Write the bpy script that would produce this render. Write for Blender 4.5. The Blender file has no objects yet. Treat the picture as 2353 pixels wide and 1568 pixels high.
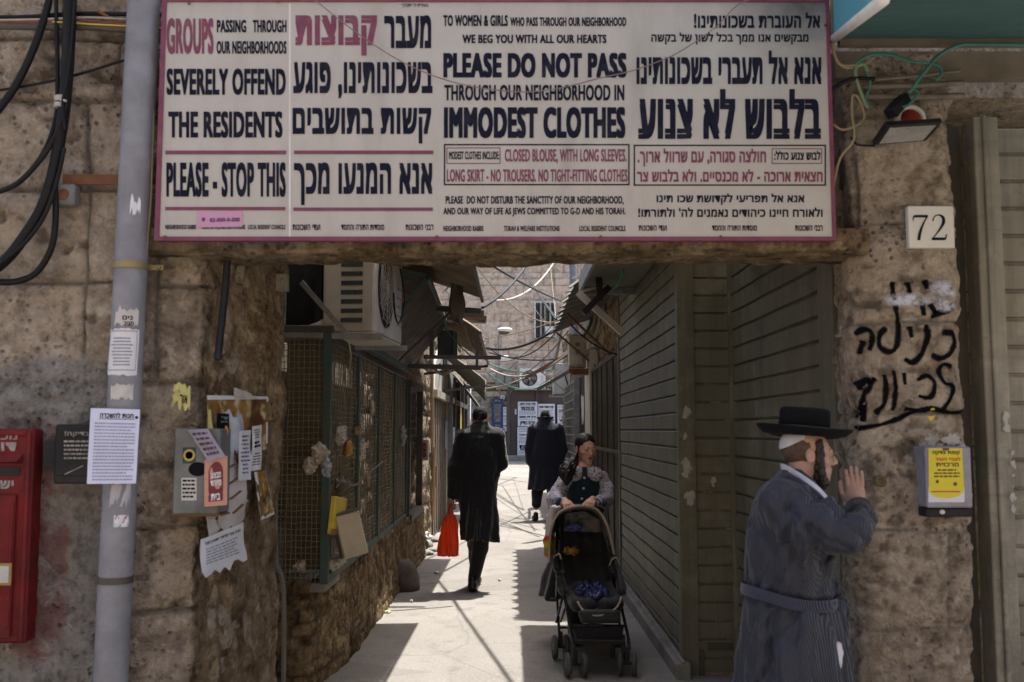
import bpy, bmesh, math, random
import numpy as np
from mathutils import Vector, Matrix
import openvdb as vdb
R = math.radians
SC = bpy.context.scene
COL = SC.collection
random.seed(7)
# ------------------------------------------------------------------ camera
FPX = 995.0; CAMH = 1.5; PITCH = math.atan(89/995.0)
cam = bpy.data.cameras.new('camera'); camo = bpy.data.objects.new('camera', cam); COL.objects.link(camo)
cam.sensor_width = 36; cam.lens = FPX/1024*36; cam.clip_start = .05; cam.clip_end = 600
camo.location = (0, 0, CAMH); camo.rotation_euler = (R(90)+PITCH, 0, 0)
cam.dof.use_dof = True; cam.dof.focus_distance = 13.0; cam.dof.aperture_fstop = 5.6
SC.camera = camo
# ------------------------------------------------------------------ light
SUN = Vector((.183, .30, 1)).normalized()
w = bpy.data.worlds.new('World'); SC.world = w; w.use_nodes = True
nt = w.node_tree; bg = nt.nodes['Background']; sky = nt.nodes.new('ShaderNodeTexSky')
sky.sky_type = 'NISHITA'; sky.sun_disc = False
sky.sun_elevation = math.asin(SUN.z); sky.sun_rotation = math.atan2(SUN.x, SUN.y)
sky.dust_density = 5.0; sky.air_density = 1.0; sky.ozone_density = 1.0
nt.links.new(sky.outputs[0], bg.inputs[0]); bg.inputs[1].default_value = 0.135
sl = bpy.data.lights.new('sun', 'SUN'); sl.energy = 3.9; sl.angle = R(.5); sl.color = (1, .95, .86)
so = bpy.data.objects.new('sun', sl); COL.objects.link(so)
so.rotation_euler = (-SUN).to_track_quat('-Z', 'Y').to_euler(); so.location = (3, 5, 12)
vs = SC.view_settings; vs.view_transform = 'Standard'; vs.look = 'None'; vs.gamma = 1; vs.exposure = 1.3
SC.cycles.max_bounces = 8; SC.cycles.diffuse_bounces = 5; SC.cycles.use_denoising = True
SC.cycles.sample_clamp_indirect = 4; SC.cycles.caustics_reflective = False; SC.cycles.caustics_refractive = False

QS = 1024/2353.0
_c, _s = math.cos(PITCH), math.sin(PITCH)
def W(qx, qy, Y):
    """point at depth Y seen at picture position (2353-wide survey units)"""
    dx = (qx*QS-512)/FPX; dy = (341-qy*QS)/FPX
    d = (dx, _c-dy*_s, _s+dy*_c); t = Y/d[1]
    return Vector((d[0]*t, Y, CAMH+d[2]*t))
def qm(Y): return QS/FPX*Y
# ------------------------------------------------------------------ noise
_rng = np.random.RandomState(3)
_T = _rng.rand(256, 256).astype(np.float32); _P = _rng.permutation(256)
def vnoise(x, y, seed=0):
    x = np.asarray(x, np.float32)+seed*17.31; y = np.asarray(y, np.float32)+seed*5.77
    xi = np.floor(x).astype(int); yi = np.floor(y).astype(int); fx = x-xi; fy = y-yi
    fx = fx*fx*(3-2*fx); fy = fy*fy*(3-2*fy)
    g = lambda a, b: _T[a & 255, b & 255]
    return (g(xi, yi)*(1-fx)+g(xi+1, yi)*fx)*(1-fy)+(g(xi, yi+1)*(1-fx)+g(xi+1, yi+1)*fx)*fy
def fbm(x, y, o=4, seed=0):
    a, s, t = .5, 0, 0
    for i in range(o):
        s = s+a*vnoise(x*2**i, y*2**i, seed+i); t += a; a *= .5
    return s/t
def noise3(X, Y, Z, seed=0):
    zi = np.floor(Z).astype(int); fz = Z-zi; fz = fz*fz*(3-2*fz)
    def layer(k):
        off = _P[k & 255]*1.0
        return vnoise(X+off*.37, Y+off*.71, seed)
    return layer(zi)*(1-fz)+layer(zi+1)*fz
# ------------------------------------------------------------------ materials
class N:
    def __init__(s, name):
        s.m = bpy.data.materials.new(name); s.m.use_nodes = True; s.t = s.m.node_tree
        s.b = s.t.nodes['Principled BSDF']; s.out = s.t.nodes['Material Output']
    def new(s, ty, **k):
        n = s.t.nodes.new('ShaderNode'+ty)
        for a, v in k.items(): setattr(n, a, v)
        return n
    def link(s, a, b): s.t.links.new(a, b)
    def coord(s, kind='Object', scale=None):
        o = s.new('TexCoord').outputs[kind]
        if scale is not None:
            mp = s.new('Mapping'); s.link(o, mp.inputs[0]); mp.inputs['Scale'].default_value = scale if hasattr(scale, '__len__') else (scale,)*3
            o = mp.outputs[0]
        return o
    def noise(s, scale, detail=5, rough=.6, co=None, dist=0):
        n = s.new('TexNoise'); n.inputs['Scale'].default_value = scale; n.inputs['Detail'].default_value = detail
        n.inputs['Roughness'].default_value = rough; n.inputs['Distortion'].default_value = dist
        s.link(co or s.coord(), n.inputs['Vector']); return n.outputs['Fac']
    def ramp(s, fac, lo, hi, a=0., b=1.):
        n = s.new('MapRange'); n.inputs[1].default_value = lo; n.inputs[2].default_value = hi
        n.inputs[3].default_value = a; n.inputs[4].default_value = b
        s.link(fac, n.inputs[0]); return n.outputs[0]
    def mix(s, fac, a, b, mode='MIX'):
        n = s.new('Mix', data_type='RGBA', blend_type=mode)
        for i, v in ((0, fac), (6, a), (7, b)):
            if isinstance(v, (int, float)): n.inputs[i].default_value = v
            elif isinstance(v, (tuple, list)): n.inputs[i].default_value = (*v[:3], 1)
            else: s.link(v, n.inputs[i])
        return n.outputs[2]
    def mul(s, a, b, op='MULTIPLY'):
        n = s.new('Math', operation=op)
        for i, v in ((0, a), (1, b)):
            if isinstance(v, (int, float)): n.inputs[i].default_value = v
            else: s.link(v, n.inputs[i])
        return n.outputs[0]
    def attr(s, name): return s.new('Attribute', attribute_name=name).outputs['Fac']
    def bump(s, h, st=.3, dist=.01):
        n = s.new('Bump'); n.inputs['Strength'].default_value = st; n.inputs['Distance'].default_value = dist
        s.link(h, n.inputs['Height']); s.link(n.outputs[0], s.b.inputs['Normal'])
    def set(s, col=None, rough=.7, metal=0, spec=.4):
        if col is not None:
            if isinstance(col, (tuple, list)): s.b.inputs['Base Color'].default_value = (*col[:3], 1)
            else: s.link(col, s.b.inputs['Base Color'])
        if isinstance(rough, (int, float)): s.b.inputs['Roughness'].default_value = rough
        else: s.link(rough, s.b.inputs['Roughness'])
        s.b.inputs['Metallic'].default_value = metal; s.b.inputs['Specular IOR Level'].default_value = spec
        return s.m
MC = {}
def plain(name, c, c2=None, sc=8, rough=.6, metal=0, bump=.15, bs=40, dirt=.3, dcol=(.03, .025, .02), spec=.4):
    """worn surface: two colours mottled by noise, dirt in patches, fine bump"""
    if name in MC: return MC[name]
    n = N(name); c2 = c2 or tuple(v*.75 for v in c)
    col = n.mix(n.ramp(n.noise(sc), .35, .65), c, c2)
    if dirt: col = n.mix(n.ramp(n.noise(sc*.45, 8, .7), .5, .78, 0, dirt), col, dcol)
    if bump: n.bump(n.noise(bs, 4), bump, .004)
    MC[name] = n.set(col, n.ramp(n.noise(sc*2), .3, .7, max(0, rough-.12), min(1, rough+.12)), metal, spec)
    return MC[name]
def stone(name, c1, c2, c3, grey=(.20, .19, .17), pale=(.5, .43, .34), fine=22, bump=.7, dark=.75, soot=0, pit=.6, fleck=0., cavd=.7):
    """weathered stone; attributes of the mesh: tone per block, joint, cement patch, cavity (how deep a hollow is), red overspray"""
    n = N(name); co = n.coord()
    tone = n.attr('tone'); patch = n.attr('patch'); joint = n.attr('joint'); cav = n.attr('cavity')
    a = n.noise(2.3, 6, .65, co); b = n.noise(fine, 8, .72, co); d = n.noise(fine*3.2, 5, .7, co); e = n.noise(7, 8, .7, co, .4)
    col = n.mix(n.ramp(n.mul(tone, a, 'ADD'), .6, 1.3), c1, c2)
    col = n.mix(n.ramp(a, .47, .62), col, c3)
    col = n.mix(n.ramp(e, .5, .62, 0, .6), col, tuple(v*.5 for v in c2)); col = n.mix(n.ramp(e, .46, .36, 0, .5), col, pale)
    col = n.mix(n.ramp(b, .52, .62, 0, .75), col, pale)
    col = n.mix(n.ramp(joint, .2, .9, 0, .6), col, tuple(v*.75 for v in grey))
    gm = n.mix(n.ramp(b, .4, .6), grey, tuple(v*1.5 for v in grey)); gm = n.mix(n.ramp(e, .52, .66, 0, .35), gm, tuple(v*.6 for v in grey))
    col = n.mix(n.ramp(n.mul(patch, n.ramp(a, .3, .7, .75, 1.3)), .35, .6), col, gm)
    col = n.mix(n.ramp(b, .47, .35, 0, dark), col, tuple(v*.22 for v in c2))
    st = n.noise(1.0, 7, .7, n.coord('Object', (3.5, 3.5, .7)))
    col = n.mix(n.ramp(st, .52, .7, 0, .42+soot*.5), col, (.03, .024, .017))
    vo = n.new('TexVoronoi'); vo.inputs['Scale'].default_value = fine*2.2; n.link(co, vo.inputs['Vector'])
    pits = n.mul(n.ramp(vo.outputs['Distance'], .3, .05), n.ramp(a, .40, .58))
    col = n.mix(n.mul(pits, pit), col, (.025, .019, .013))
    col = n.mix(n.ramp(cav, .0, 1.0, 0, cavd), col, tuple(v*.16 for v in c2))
    if fleck:
        f1 = n.noise(19, 3, .5, co, .3); col = n.mix(n.ramp(f1, .70, .72, 0, fleck), col, (.55, .52, .5))
    red = n.attr('red'); col = n.mix(n.ramp(n.mul(red, n.ramp(e, .4, .6, .2, 1.3)), .3, .9, 0, .6), col, (.22, .06, .06))
    h = n.mul(n.mul(n.mul(b, 1.3), n.mul(d, .5), 'ADD'), n.mul(pits, .8), 'SUBTRACT'); h = n.mul(h, n.mul(e, 1.6), 'ADD')
    n.bump(h, bump, .026)
    return n.set(col, .95, 0, .04)
# ------------------------------------------------------------------ objects
def tag(o, label=None, cat=None, group=None, kind=None):
    for k, v in (('label', label), ('category', cat), ('group', group), ('kind', kind)):
        if v: o[k] = v
    return o
def thing(name, label, cat, loc=(0, 0, 0), group=None):
    o = bpy.data.objects.new(name, None); COL.objects.link(o); o.empty_display_size = .1
    o.location = loc; tag(o, label, cat, group); o['_base'] = tuple(loc)
    return o
def wloc(o):
    v = Vector((0, 0, 0))
    while o is not None: v += o.location; o = o.parent
    return v
def link(name, me, mat, parent=None, loc=None):
    o = bpy.data.objects.new(name, me); COL.objects.link(o)
    if mat is not None and not len(me.materials): me.materials.append(mat)
    if parent is not None: o.parent = parent
    return o
def mesh(name, vs_, fs, mat, parent=None, smooth=False, base=None, bevel=0):
    """vs_ in world coordinates; top-level meshes get their origin at the base of their bounds"""
    a = np.array([tuple(v) for v in vs_], float).reshape(-1, 3)
    if parent is None:
        lo, hi = a.min(0), a.max(0)
        base = Vector(((lo[0]+hi[0])/2, (lo[1]+hi[1])/2, lo[2])) if base is None else Vector(base)
        off = base
    else:
        off = wloc(parent)
    me = bpy.data.meshes.new(name); me.from_pydata((a-np.array(off)).tolist(), [], [tuple(int(i) for i in f) for f in fs]); me.update()
    if bevel:
        bm = bmesh.new(); bm.from_mesh(me)
        es = [e for e in bm.edges if len(e.link_faces) == 2 and e.calc_face_angle(0) > .6]
        bmesh.ops.bevel(bm, geom=es, offset=bevel, segments=1, affect='EDGES', clamp_overlap=True)
        bm.to_mesh(me); bm.free()
    if smooth: me.shade_smooth()
    o = link(name, me, mat, parent)
    if parent is None: o.location = off
    return o
class MB:
    def __init__(s): s.v = []; s.f = []
    def add(s, v, f):
        k = len(s.v); s.v += [tuple(p) for p in v]; s.f += [tuple(i+k for i in q) for q in f]; return s
    def box(s, c, d, rot=None):
        c = Vector(c); v = []
        for x in (-.5, .5):
            for y in (-.5, .5):
                for z in (-.5, .5):
                    p = Vector((x*d[0], y*d[1], z*d[2]))
                    if rot is not None: p = rot @ p
                    v.append(c+p)
        return s.add(v, [(0, 1, 3, 2), (4, 6, 7, 5), (0, 4, 5, 1), (2, 3, 7, 6), (0, 2, 6, 4), (1, 5, 7, 3)])
    def bb(s, a, b):
        return s.box([(a[i]+b[i])/2 for i in range(3)], [abs(b[i]-a[i]) for i in range(3)])
    def bar(s, a, b, wd, th, up=(0, 0, 1)):
        a, b = Vector(a), Vector(b); y = (b-a); L = y.length; y.normalize(); z = Vector(up); x = y.cross(z)
        if x.length < 1e-4: x = y.cross(Vector((1, 0, 0)))
        x.normalize(); z = x.cross(y)
        return s.box((a+b)/2, (wd, L, th), Matrix((x, y, z)).transposed())
    def tube(s, pts, r, n=8, cap=True, smooth=0):
        P = [Vector(p) for p in pts]
        if smooth: P = cat(P, smooth)
        rs = r if hasattr(r, '__len__') else [r]*len(P)
        if len(rs) != len(P): rs = np.interp(np.linspace(0, 1, len(P)), np.linspace(0, 1, len(rs)), rs)
        k = len(s.v); up = None
        for i, p in enumerate(P):
            t = (P[min(i+1, len(P)-1)]-P[max(i-1, 0)]).normalized()
            if up is None:
                up = t.cross(Vector((0, 0, 1)));
                if up.length < .1: up = t.cross(Vector((1, 0, 0)))
            up = (up-t*up.dot(t)).normalized(); b = t.cross(up)
            for j in range(n):
                a = 2*math.pi*j/n; s.v.append(tuple(p+(up*math.cos(a)+b*math.sin(a))*rs[i]))
        for i in range(len(P)-1):
            for j in range(n):
                a = k+i*n+j; b2 = k+i*n+(j+1) % n; s.f.append((a, b2, b2+n, a+n))
        if cap:
            s.f.append(tuple(k+j for j in range(n))[::-1]); s.f.append(tuple(k+(len(P)-1)*n+j for j in range(n)))
        return s
    def lathe(s, prof, c, n=24, rot=None, sx=1, sy=1, zf=None):
        """prof: (r, z) list"""
        k = len(s.v); c = Vector(c)
        for r, z in prof:
            for j in range(n):
                a = 2*math.pi*j/n; p = Vector((r*math.cos(a)*sx, r*math.sin(a)*sy, z+(zf(r, a) if zf else 0)))
                if rot is not None: p = rot @ p
                s.v.append(tuple(c+p))
        for i in range(len(prof)-1):
            for j in range(n):
                a = k+i*n+j; b = k+i*n+(j+1) % n; s.f.append((a, b, b+n, a+n))
        s.f.append(tuple(k+j for j in range(n))[::-1]); s.f.append(tuple(k+(len(prof)-1)*n+j for j in range(n)))
        return s
    def sph(s, c, r, n=12, m=8, rot=None):
        r = r if hasattr(r, '__len__') else (r,)*3
        prof = [(math.sin(math.pi*i/m)*1.0+1e-4, -math.cos(math.pi*i/m)) for i in range(m+1)]
        k = len(s.v); s.lathe(prof, (0, 0, 0), n)
        for i in range(k, len(s.v)):
            p = Vector((s.v[i][0]*r[0], s.v[i][1]*r[1], s.v[i][2]*r[2]))
            if rot is not None: p = rot @ p
            s.v[i] = tuple(Vector(c)+p)
        return s
    def build(s, name, mat, parent=None, smooth=False, bevel=0, base=None):
        return mesh(name, s.v, s.f, mat, parent, smooth, base, bevel)
def cat(P, k=6):
    P = [Vector(p) for p in P]; out = []
    for i in range(len(P)-1):
        p0, p1, p2, p3 = P[max(i-1, 0)], P[i], P[i+1], P[min(i+2, len(P)-1)]
        for j in range(k):
            t = j/k
            out.append(.5*((2*p1)+(p2-p0)*t+(2*p0-5*p1+4*p2-p3)*t*t+(3*p1-p0-3*p2+p3)*t**3))
    return out+[P[-1]]
# ---- rough surfaces that follow a path
def resample(path, step, rnd=2):
    P = [np.array(p, float) for p in path]
    for _ in range(rnd):
        Q = [P[0]]
        for a, b in zip(P[:-1], P[1:]): Q += [a*.86+b*.14, a*.14+b*.86]
        P = Q+[P[-1]]
    P = np.array(P); d = np.r_[0, np.cumsum(np.linalg.norm(np.diff(P, axis=0), axis=1))]
    s = np.linspace(0, d[-1], max(2, int(d[-1]/step)+1))
    X = np.stack([np.interp(s, d, P[:, i]) for i in range(2)], 1)
    T = np.gradient(X, axis=0); T /= np.linalg.norm(T, axis=1)[:, None]+1e-9
    return s, X, np.stack([T[:, 1], -T[:, 0]], 1)
def rough_wall(name, path, e0, e1, step, hfun, mat, parent=None, axis='z', rnd=2, flip=False, estep=None):
    s, X, Nn = resample(path, step, rnd)
    e = np.linspace(e0, e1, max(2, int((e1-e0)/(estep or step))+1))
    S, E = np.meshgrid(s, e, indexing='ij'); h, at = hfun(S, E)
    sg = -1 if flip else 1
    A = X[:, None, 0]+h*Nn[:, None, 0]*sg; B = X[:, None, 1]+h*Nn[:, None, 1]*sg
    V = np.stack([A, B, E], -1) if axis == 'z' else np.stack([E, A, B], -1)
    n, m = S.shape; idx = np.arange(n*m).reshape(n, m)
    F = np.stack([idx[:-1, :-1], idx[1:, :-1], idx[1:, 1:], idx[:-1, 1:]], -1).reshape(-1, 4)
    if flip: F = F[:, ::-1]
    o = mesh(name, V.reshape(-1, 3), F.tolist(), mat, parent, True)
    for k, v in at.items():
        a = o.data.attributes.new(k, 'FLOAT', 'POINT'); a.data.foreach_set('value', np.broadcast_to(v, S.shape).astype(np.float32).ravel())
    return o
def masonry(ch=.28, bw=.45, seed=1, joint=.012, depth=.014, rough=.018, fs=6, chip=.5, irr=.4, bulge=.01):
    """course heights and block widths vary; joints are recessed; faces are rough"""
    rs = np.random.RandomState(seed)
    def f(S, E):
        Sx = S+.02*(fbm(S*5, E*5, 3, seed)-.5); Ex = E+.025*(fbm(S*3+9, E*6, 3, seed+3)-.5)
        z = E.min()-rs.rand()*ch; edges = [z]
        while z < E.max()+ch: z += ch*(1+irr*(rs.rand()-.5)); edges.append(z)
        edges = np.array(edges); ci = np.clip(np.searchsorted(edges, Ex)-1, 0, len(edges)-2)
        dz = np.minimum(Ex-edges[ci], edges[ci+1]-Ex)
        ds = np.full(S.shape, 9.); tone = np.zeros(S.shape)
        for k in range(len(edges)-1):
            m = ci == k
            if not m.any(): continue
            x = S.min()-rs.rand()*bw; b = [x]
            while x < S.max()+bw: x += bw*(.55+.9*rs.rand()); b.append(x)
            b = np.array(b); bi = np.clip(np.searchsorted(b, Sx[m])-1, 0, len(b)-2)
            ds[m] = np.minimum(Sx[m]-b[bi], b[bi+1]-Sx[m]); tone[m] = rs.rand(len(b))[bi]
        d = np.minimum(dz, ds); wob = .6+.9*fbm(S*9, E*9, 2, seed+8)
        j = np.clip(1-(d/(joint*wob)), 0, 1); j = j*j*(3-2*j)
        h = rough*2*(fbm(S*fs, E*fs, 5, seed+5)-.5)+rough*.7*(fbm(S*fs*5, E*fs*5, 3, seed+6)-.5)
        h += bulge*np.clip(d/(joint*5), 0, 1)+(tone-.5)*rough*.5
        pv = np.clip((fbm(S*fs*5, E*fs*5.5, 3, seed+7)-.60)*9, 0, 1)*np.clip(fbm(S*1.6, E*1.6, 2, seed+12)*3-.9, 0, 1); pv = np.maximum(pv, np.clip((fbm(S*fs*2.2, E*fs*3.4, 3, seed+17)-.655)*9, 0, 1))
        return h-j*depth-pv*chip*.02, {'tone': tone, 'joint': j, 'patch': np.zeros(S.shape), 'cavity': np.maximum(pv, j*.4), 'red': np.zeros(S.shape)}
    return f
# ---- implicit surfaces
class SDF:
    def __init__(s, lo, hi, vx):
        s.lo = np.array(lo, np.float32); s.vx = vx; n = np.ceil((np.array(hi)-s.lo)/vx).astype(int)+1
        ax = [s.lo[i]+vx*np.arange(n[i], dtype=np.float32) for i in range(3)]
        s.X, s.Y, s.Z = np.meshgrid(*ax, indexing='ij'); s.d = np.full(s.X.shape, 1., np.float32)
    def un(s, d, k=0.):
        if k <= 0: s.d = np.minimum(s.d, d)
        else:
            h = np.clip(.5+.5*(d-s.d)/k, 0, 1); s.d = d+(s.d-d)*h-k*h*(1-h)
        return s
    def fcap(s, a, b, ra, rb):
        a = np.array(a, np.float32); b = np.array(b, np.float32); ba = b-a
        px, py, pz = s.X-a[0], s.Y-a[1], s.Z-a[2]
        t = np.clip((px*ba[0]+py*ba[1]+pz*ba[2])/max(ba.dot(ba), 1e-9), 0, 1)
        return np.sqrt((px-ba[0]*t)**2+(py-ba[1]*t)**2+(pz-ba[2]*t)**2)-(ra+(rb-ra)*t)
    def fell(s, c, r, rot=None):
        px, py, pz = s.X-c[0], s.Y-c[1], s.Z-c[2]
        if rot is not None:
            m = np.array(rot.inverted()); px, py, pz = [m[i][0]*px+m[i][1]*py+m[i][2]*pz for i in range(3)]
        k0 = np.sqrt((px/r[0])**2+(py/r[1])**2+(pz/r[2])**2); k1 = np.sqrt((px/r[0]**2)**2+(py/r[1]**2)**2+(pz/r[2]**2)**2)
        return k0*(k0-1)/np.maximum(k1, 1e-6)
    def cap(s, a, b, ra, rb=None, k=.02): return s.un(s.fcap(a, b, ra, ra if rb is None else rb), k)
    def chain(s, pts, rs, k=.02):
        for i in range(len(pts)-1): s.cap(pts[i], pts[i+1], rs[i], rs[i+1], k)
        return s
    def ell(s, c, r, k=.02, rot=None): return s.un(s.fell(c, r, rot), k)
    def floft(s, rows):
        """rows: (z, cx, cy, rx, ry) ascending or descending"""
        rows = sorted(rows); a = np.array(rows, np.float32); z = np.clip(s.Z, a[0, 0], a[-1, 0])
        g = [np.interp(z, a[:, 0], a[:, i]).astype(np.float32) for i in range(1, 5)]
        q = np.sqrt(((s.X-g[0])/g[2])**2+((s.Y-g[1])/g[3])**2)
        d = (q-1)*np.minimum(g[2], g[3]); dz = np.maximum(a[0, 0]-s.Z, s.Z-a[-1, 0])
        return np.maximum(d, dz)
    def loft(s, rows, k=.03): return s.un(s.floft(rows), k)
    def sub(s, d, k=.01):
        h = np.clip(.5-.5*(s.d+d)/k, 0, 1); s.d = s.d+(-d-s.d)*h+k*h*(1-h); return s
    def cut(s, n, off): s.d = np.maximum(s.d, n[0]*s.X+n[1]*s.Y+n[2]*s.Z-off); return s
    def disp(s, amp, sc, seed=0, st=(1, 1, 1)):
        s.d = s.d+amp*2*(noise3(s.X*sc*st[0], s.Y*sc*st[1], s.Z*sc*st[2], seed)-.5).astype(np.float32); return s
    def geo(s, M=None):
        g = vdb.FloatGrid(background=1.0); g.copyFromArray(np.ascontiguousarray(s.d, dtype=np.float32))
        p, q = g.convertToQuads(0.0); p = p*s.vx+s.lo
        if M is not None:
            m = np.array(M); p = p @ m[:3, :3].T+m[:3, 3]
        return p, q
def join(*gs):
    V, F, k = [], [], 0
    for p, q in gs: V.append(p); F.append(q+k); k += len(p)
    return np.concatenate(V), np.concatenate(F)
def gmesh(name, g, mat, parent=None, base=None):
    return mesh(name, g[0], g[1].tolist(), mat, parent, True, base)
def bounds(pts, pad):
    a = np.array([tuple(p) for p in pts]); return a.min(0)-pad, a.max(0)+pad
# ---- writing
_tc = {}
def glyphs(s, bold=.03, sp=1.0):
    """filled outlines of a line of writing; heavy type is made by overprinting the thin face with small shifts"""
    key = (s, bold, sp)
    if key not in _tc:
        heb = any('\u0590' <= c <= '\u05ff' for c in s); t = s[::-1] if heb else s
        c = bpy.data.curves.new('t', 'FONT'); c.body = t; c.resolution_u = 3
        if bold > .02: c.space_character = 1+bold*(2.2 if heb else 1.6)
        o = bpy.data.objects.new('t', c); COL.objects.link(o); bpy.context.view_layer.update()
        me = bpy.data.meshes.new_from_object(o.evaluated_get(bpy.context.evaluated_depsgraph_get()))
        v = np.array([p.co[:2] for p in me.vertices]).reshape(-1, 2); f = [tuple(p.vertices) for p in me.polygons]
        bpy.data.objects.remove(o); bpy.data.curves.remove(c); bpy.data.meshes.remove(me)
        bx, by = (bold, bold*.8) if heb else (bold, bold*.5)
        sh = [(0, 0, 0)] if bold < .015 else [(-bx, -by, 0), (bx, -by, 1), (-bx, by, 2), (bx, by, 3)]+([(0, by, 4), (0, -by, 5)] if bold > .035 else [])
        V = np.concatenate([np.c_[v+np.array(q[:2]), np.full(len(v), q[2])] for q in sh]); F = []
        for i in range(len(sh)): F += [tuple(j+i*len(v) for j in q) for q in f]
        # every face gets its own sliver of depth, so that outlines crossing themselves never share a plane
        V2, F2 = [], []
        for i, q in enumerate(F):
            F2.append(tuple(range(len(V2), len(V2)+len(q)))); V2 += [(V[j, 0], V[j, 1], V[j, 2]+(i % 9)*.09) for j in q]
        V, F = np.array(V2), F2
        lo, hi = V.min(0), V.max(0); V[:, :2] = (V[:, :2]-lo[:2])/np.maximum(hi[:2]-lo[:2], 1e-6); _tc[key] = (V, F)
    return _tc[key]
def put(mb, s, box, fn, bold=.03, sp=1.0):
    """write s into box=(x0,y0,x1,y1) with y0 the top; fn maps (x,y)->world"""
    v, f = glyphs(s, bold, sp); x0, y0, x1, y1 = box; k = len(mb.v)
    a, b, c = [Vector(fn(*p)) for p in ((x0, y0), (x1, y0), (x0, y1))]; n = (c-a).cross(b-a).normalized()
    if n.y > .3 or (abs(n.y) <= .3 and n.x < 0): n = -n
    mb.add([Vector(fn(x0+p[0]*(x1-x0), y1+p[1]*(y0-y1)))+n*(p[2]*.00012) for p in v], f); return mb
def rect(mb, box, fn):
    x0, y0, x1, y1 = box
    return mb.add([fn(x0, y1), fn(x1, y1), fn(x1, y0), fn(x0, y0)], [(0, 1, 2, 3)])
def frame(mb, box, lw, fn):
    x0, y0, x1, y1 = box
    for b in ((x0, y0, x1, y0+lw), (x0, y1-lw, x1, y1), (x0, y0+lw, x0+lw, y1-lw), (x1-lw, y0+lw, x1, y1-lw)): rect(mb, b, fn)
    return mb
def sheet(name, q4, mat, parent=None, label=None, cat_='poster', group=None, curl=.006, nx=10, ny=12, seed=0, torn=0, up=None, tornside='b', thick=.0008):
    """a sheet of paper; q4 = world corners TL,TR,BR,BL; returns object and a mapper (u,v from top left)->world a little proud of it"""
    TL, TR, BR, BL = [Vector(p) for p in q4]
    n = ((TR-TL).cross(BL-TL)).normalized()
    if n.y > 0 and abs(n.y) > .2: n = -n
    if abs(n.y) <= .2 and n.x < 0: n = -n
    if up is not None: n = Vector(up)
    wd = (TR-TL).length
    def base(u, v): return (TL*(1-u)+TR*u)*(1-v)+(BL*(1-u)+BR*u)*v
    def h(u, v): return curl*2*(float(fbm(np.float32(u*2.3), np.float32(v*2.3), 2, seed))-.3)
    mb = MB(); k = {}
    rr = np.random.RandomState(seed)
    tb = [rr.rand()*torn for _ in range(nx+1)]; tt = [rr.rand()*torn*.6 for _ in range(nx+1)]; ts = [rr.rand()*torn*.4 for _ in range(ny+1)]
    for j in range(ny+1):
        for i in range(nx+1):
            u, v = i/nx, j/ny
            if torn:
                if 'b' in tornside: v = v*(1-tb[i])
                if 't' in tornside: v = tt[i]+v*(1-tt[i])
                if 's' in tornside: u = ts[j]+u*(1-ts[j])
            mb.v.append(tuple(base(u, v)+n*h(u, v)))
    for j in range(ny):
        for i in range(nx):
            a = j*(nx+1)+i; mb.f.append((a, a+nx+1, a+nx+2, a+1))
    # a real back side, so that the sheet has thickness
    m = len(mb.v); mb.v += [tuple(Vector(p)-n*thick) for p in mb.v]; mb.f += [tuple(i+m for i in f)[::-1] for f in mb.f]
    o = mb.build(name, mat, parent, True)
    if label: tag(o, label, cat_, group)
    return o, (lambda u, v, e=.0012: base(u, v)+n*(h(u, v)+e))
def lines(mb, fn, x0, x1, y0, y1, n, fill=.5, seed=0, center=False, word=.05):
    """rows of small words too small to read"""
    r = np.random.RandomState(seed); dy = (y1-y0)/n
    for k in range(n):
        y = y0+k*dy; x = x0; e = x1-(r.rand()*.25*(x1-x0) if r.rand() < .4 else 0)
        if center: q = r.rand()*.2*(x1-x0); x = x0+q; e = x1-q
        while x < e:
            wl = min(e-x, word*(.5+r.rand())); rect(mb, (x, y, x+wl, y+dy*fill), fn); x += wl+word*.22
    return mb
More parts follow.
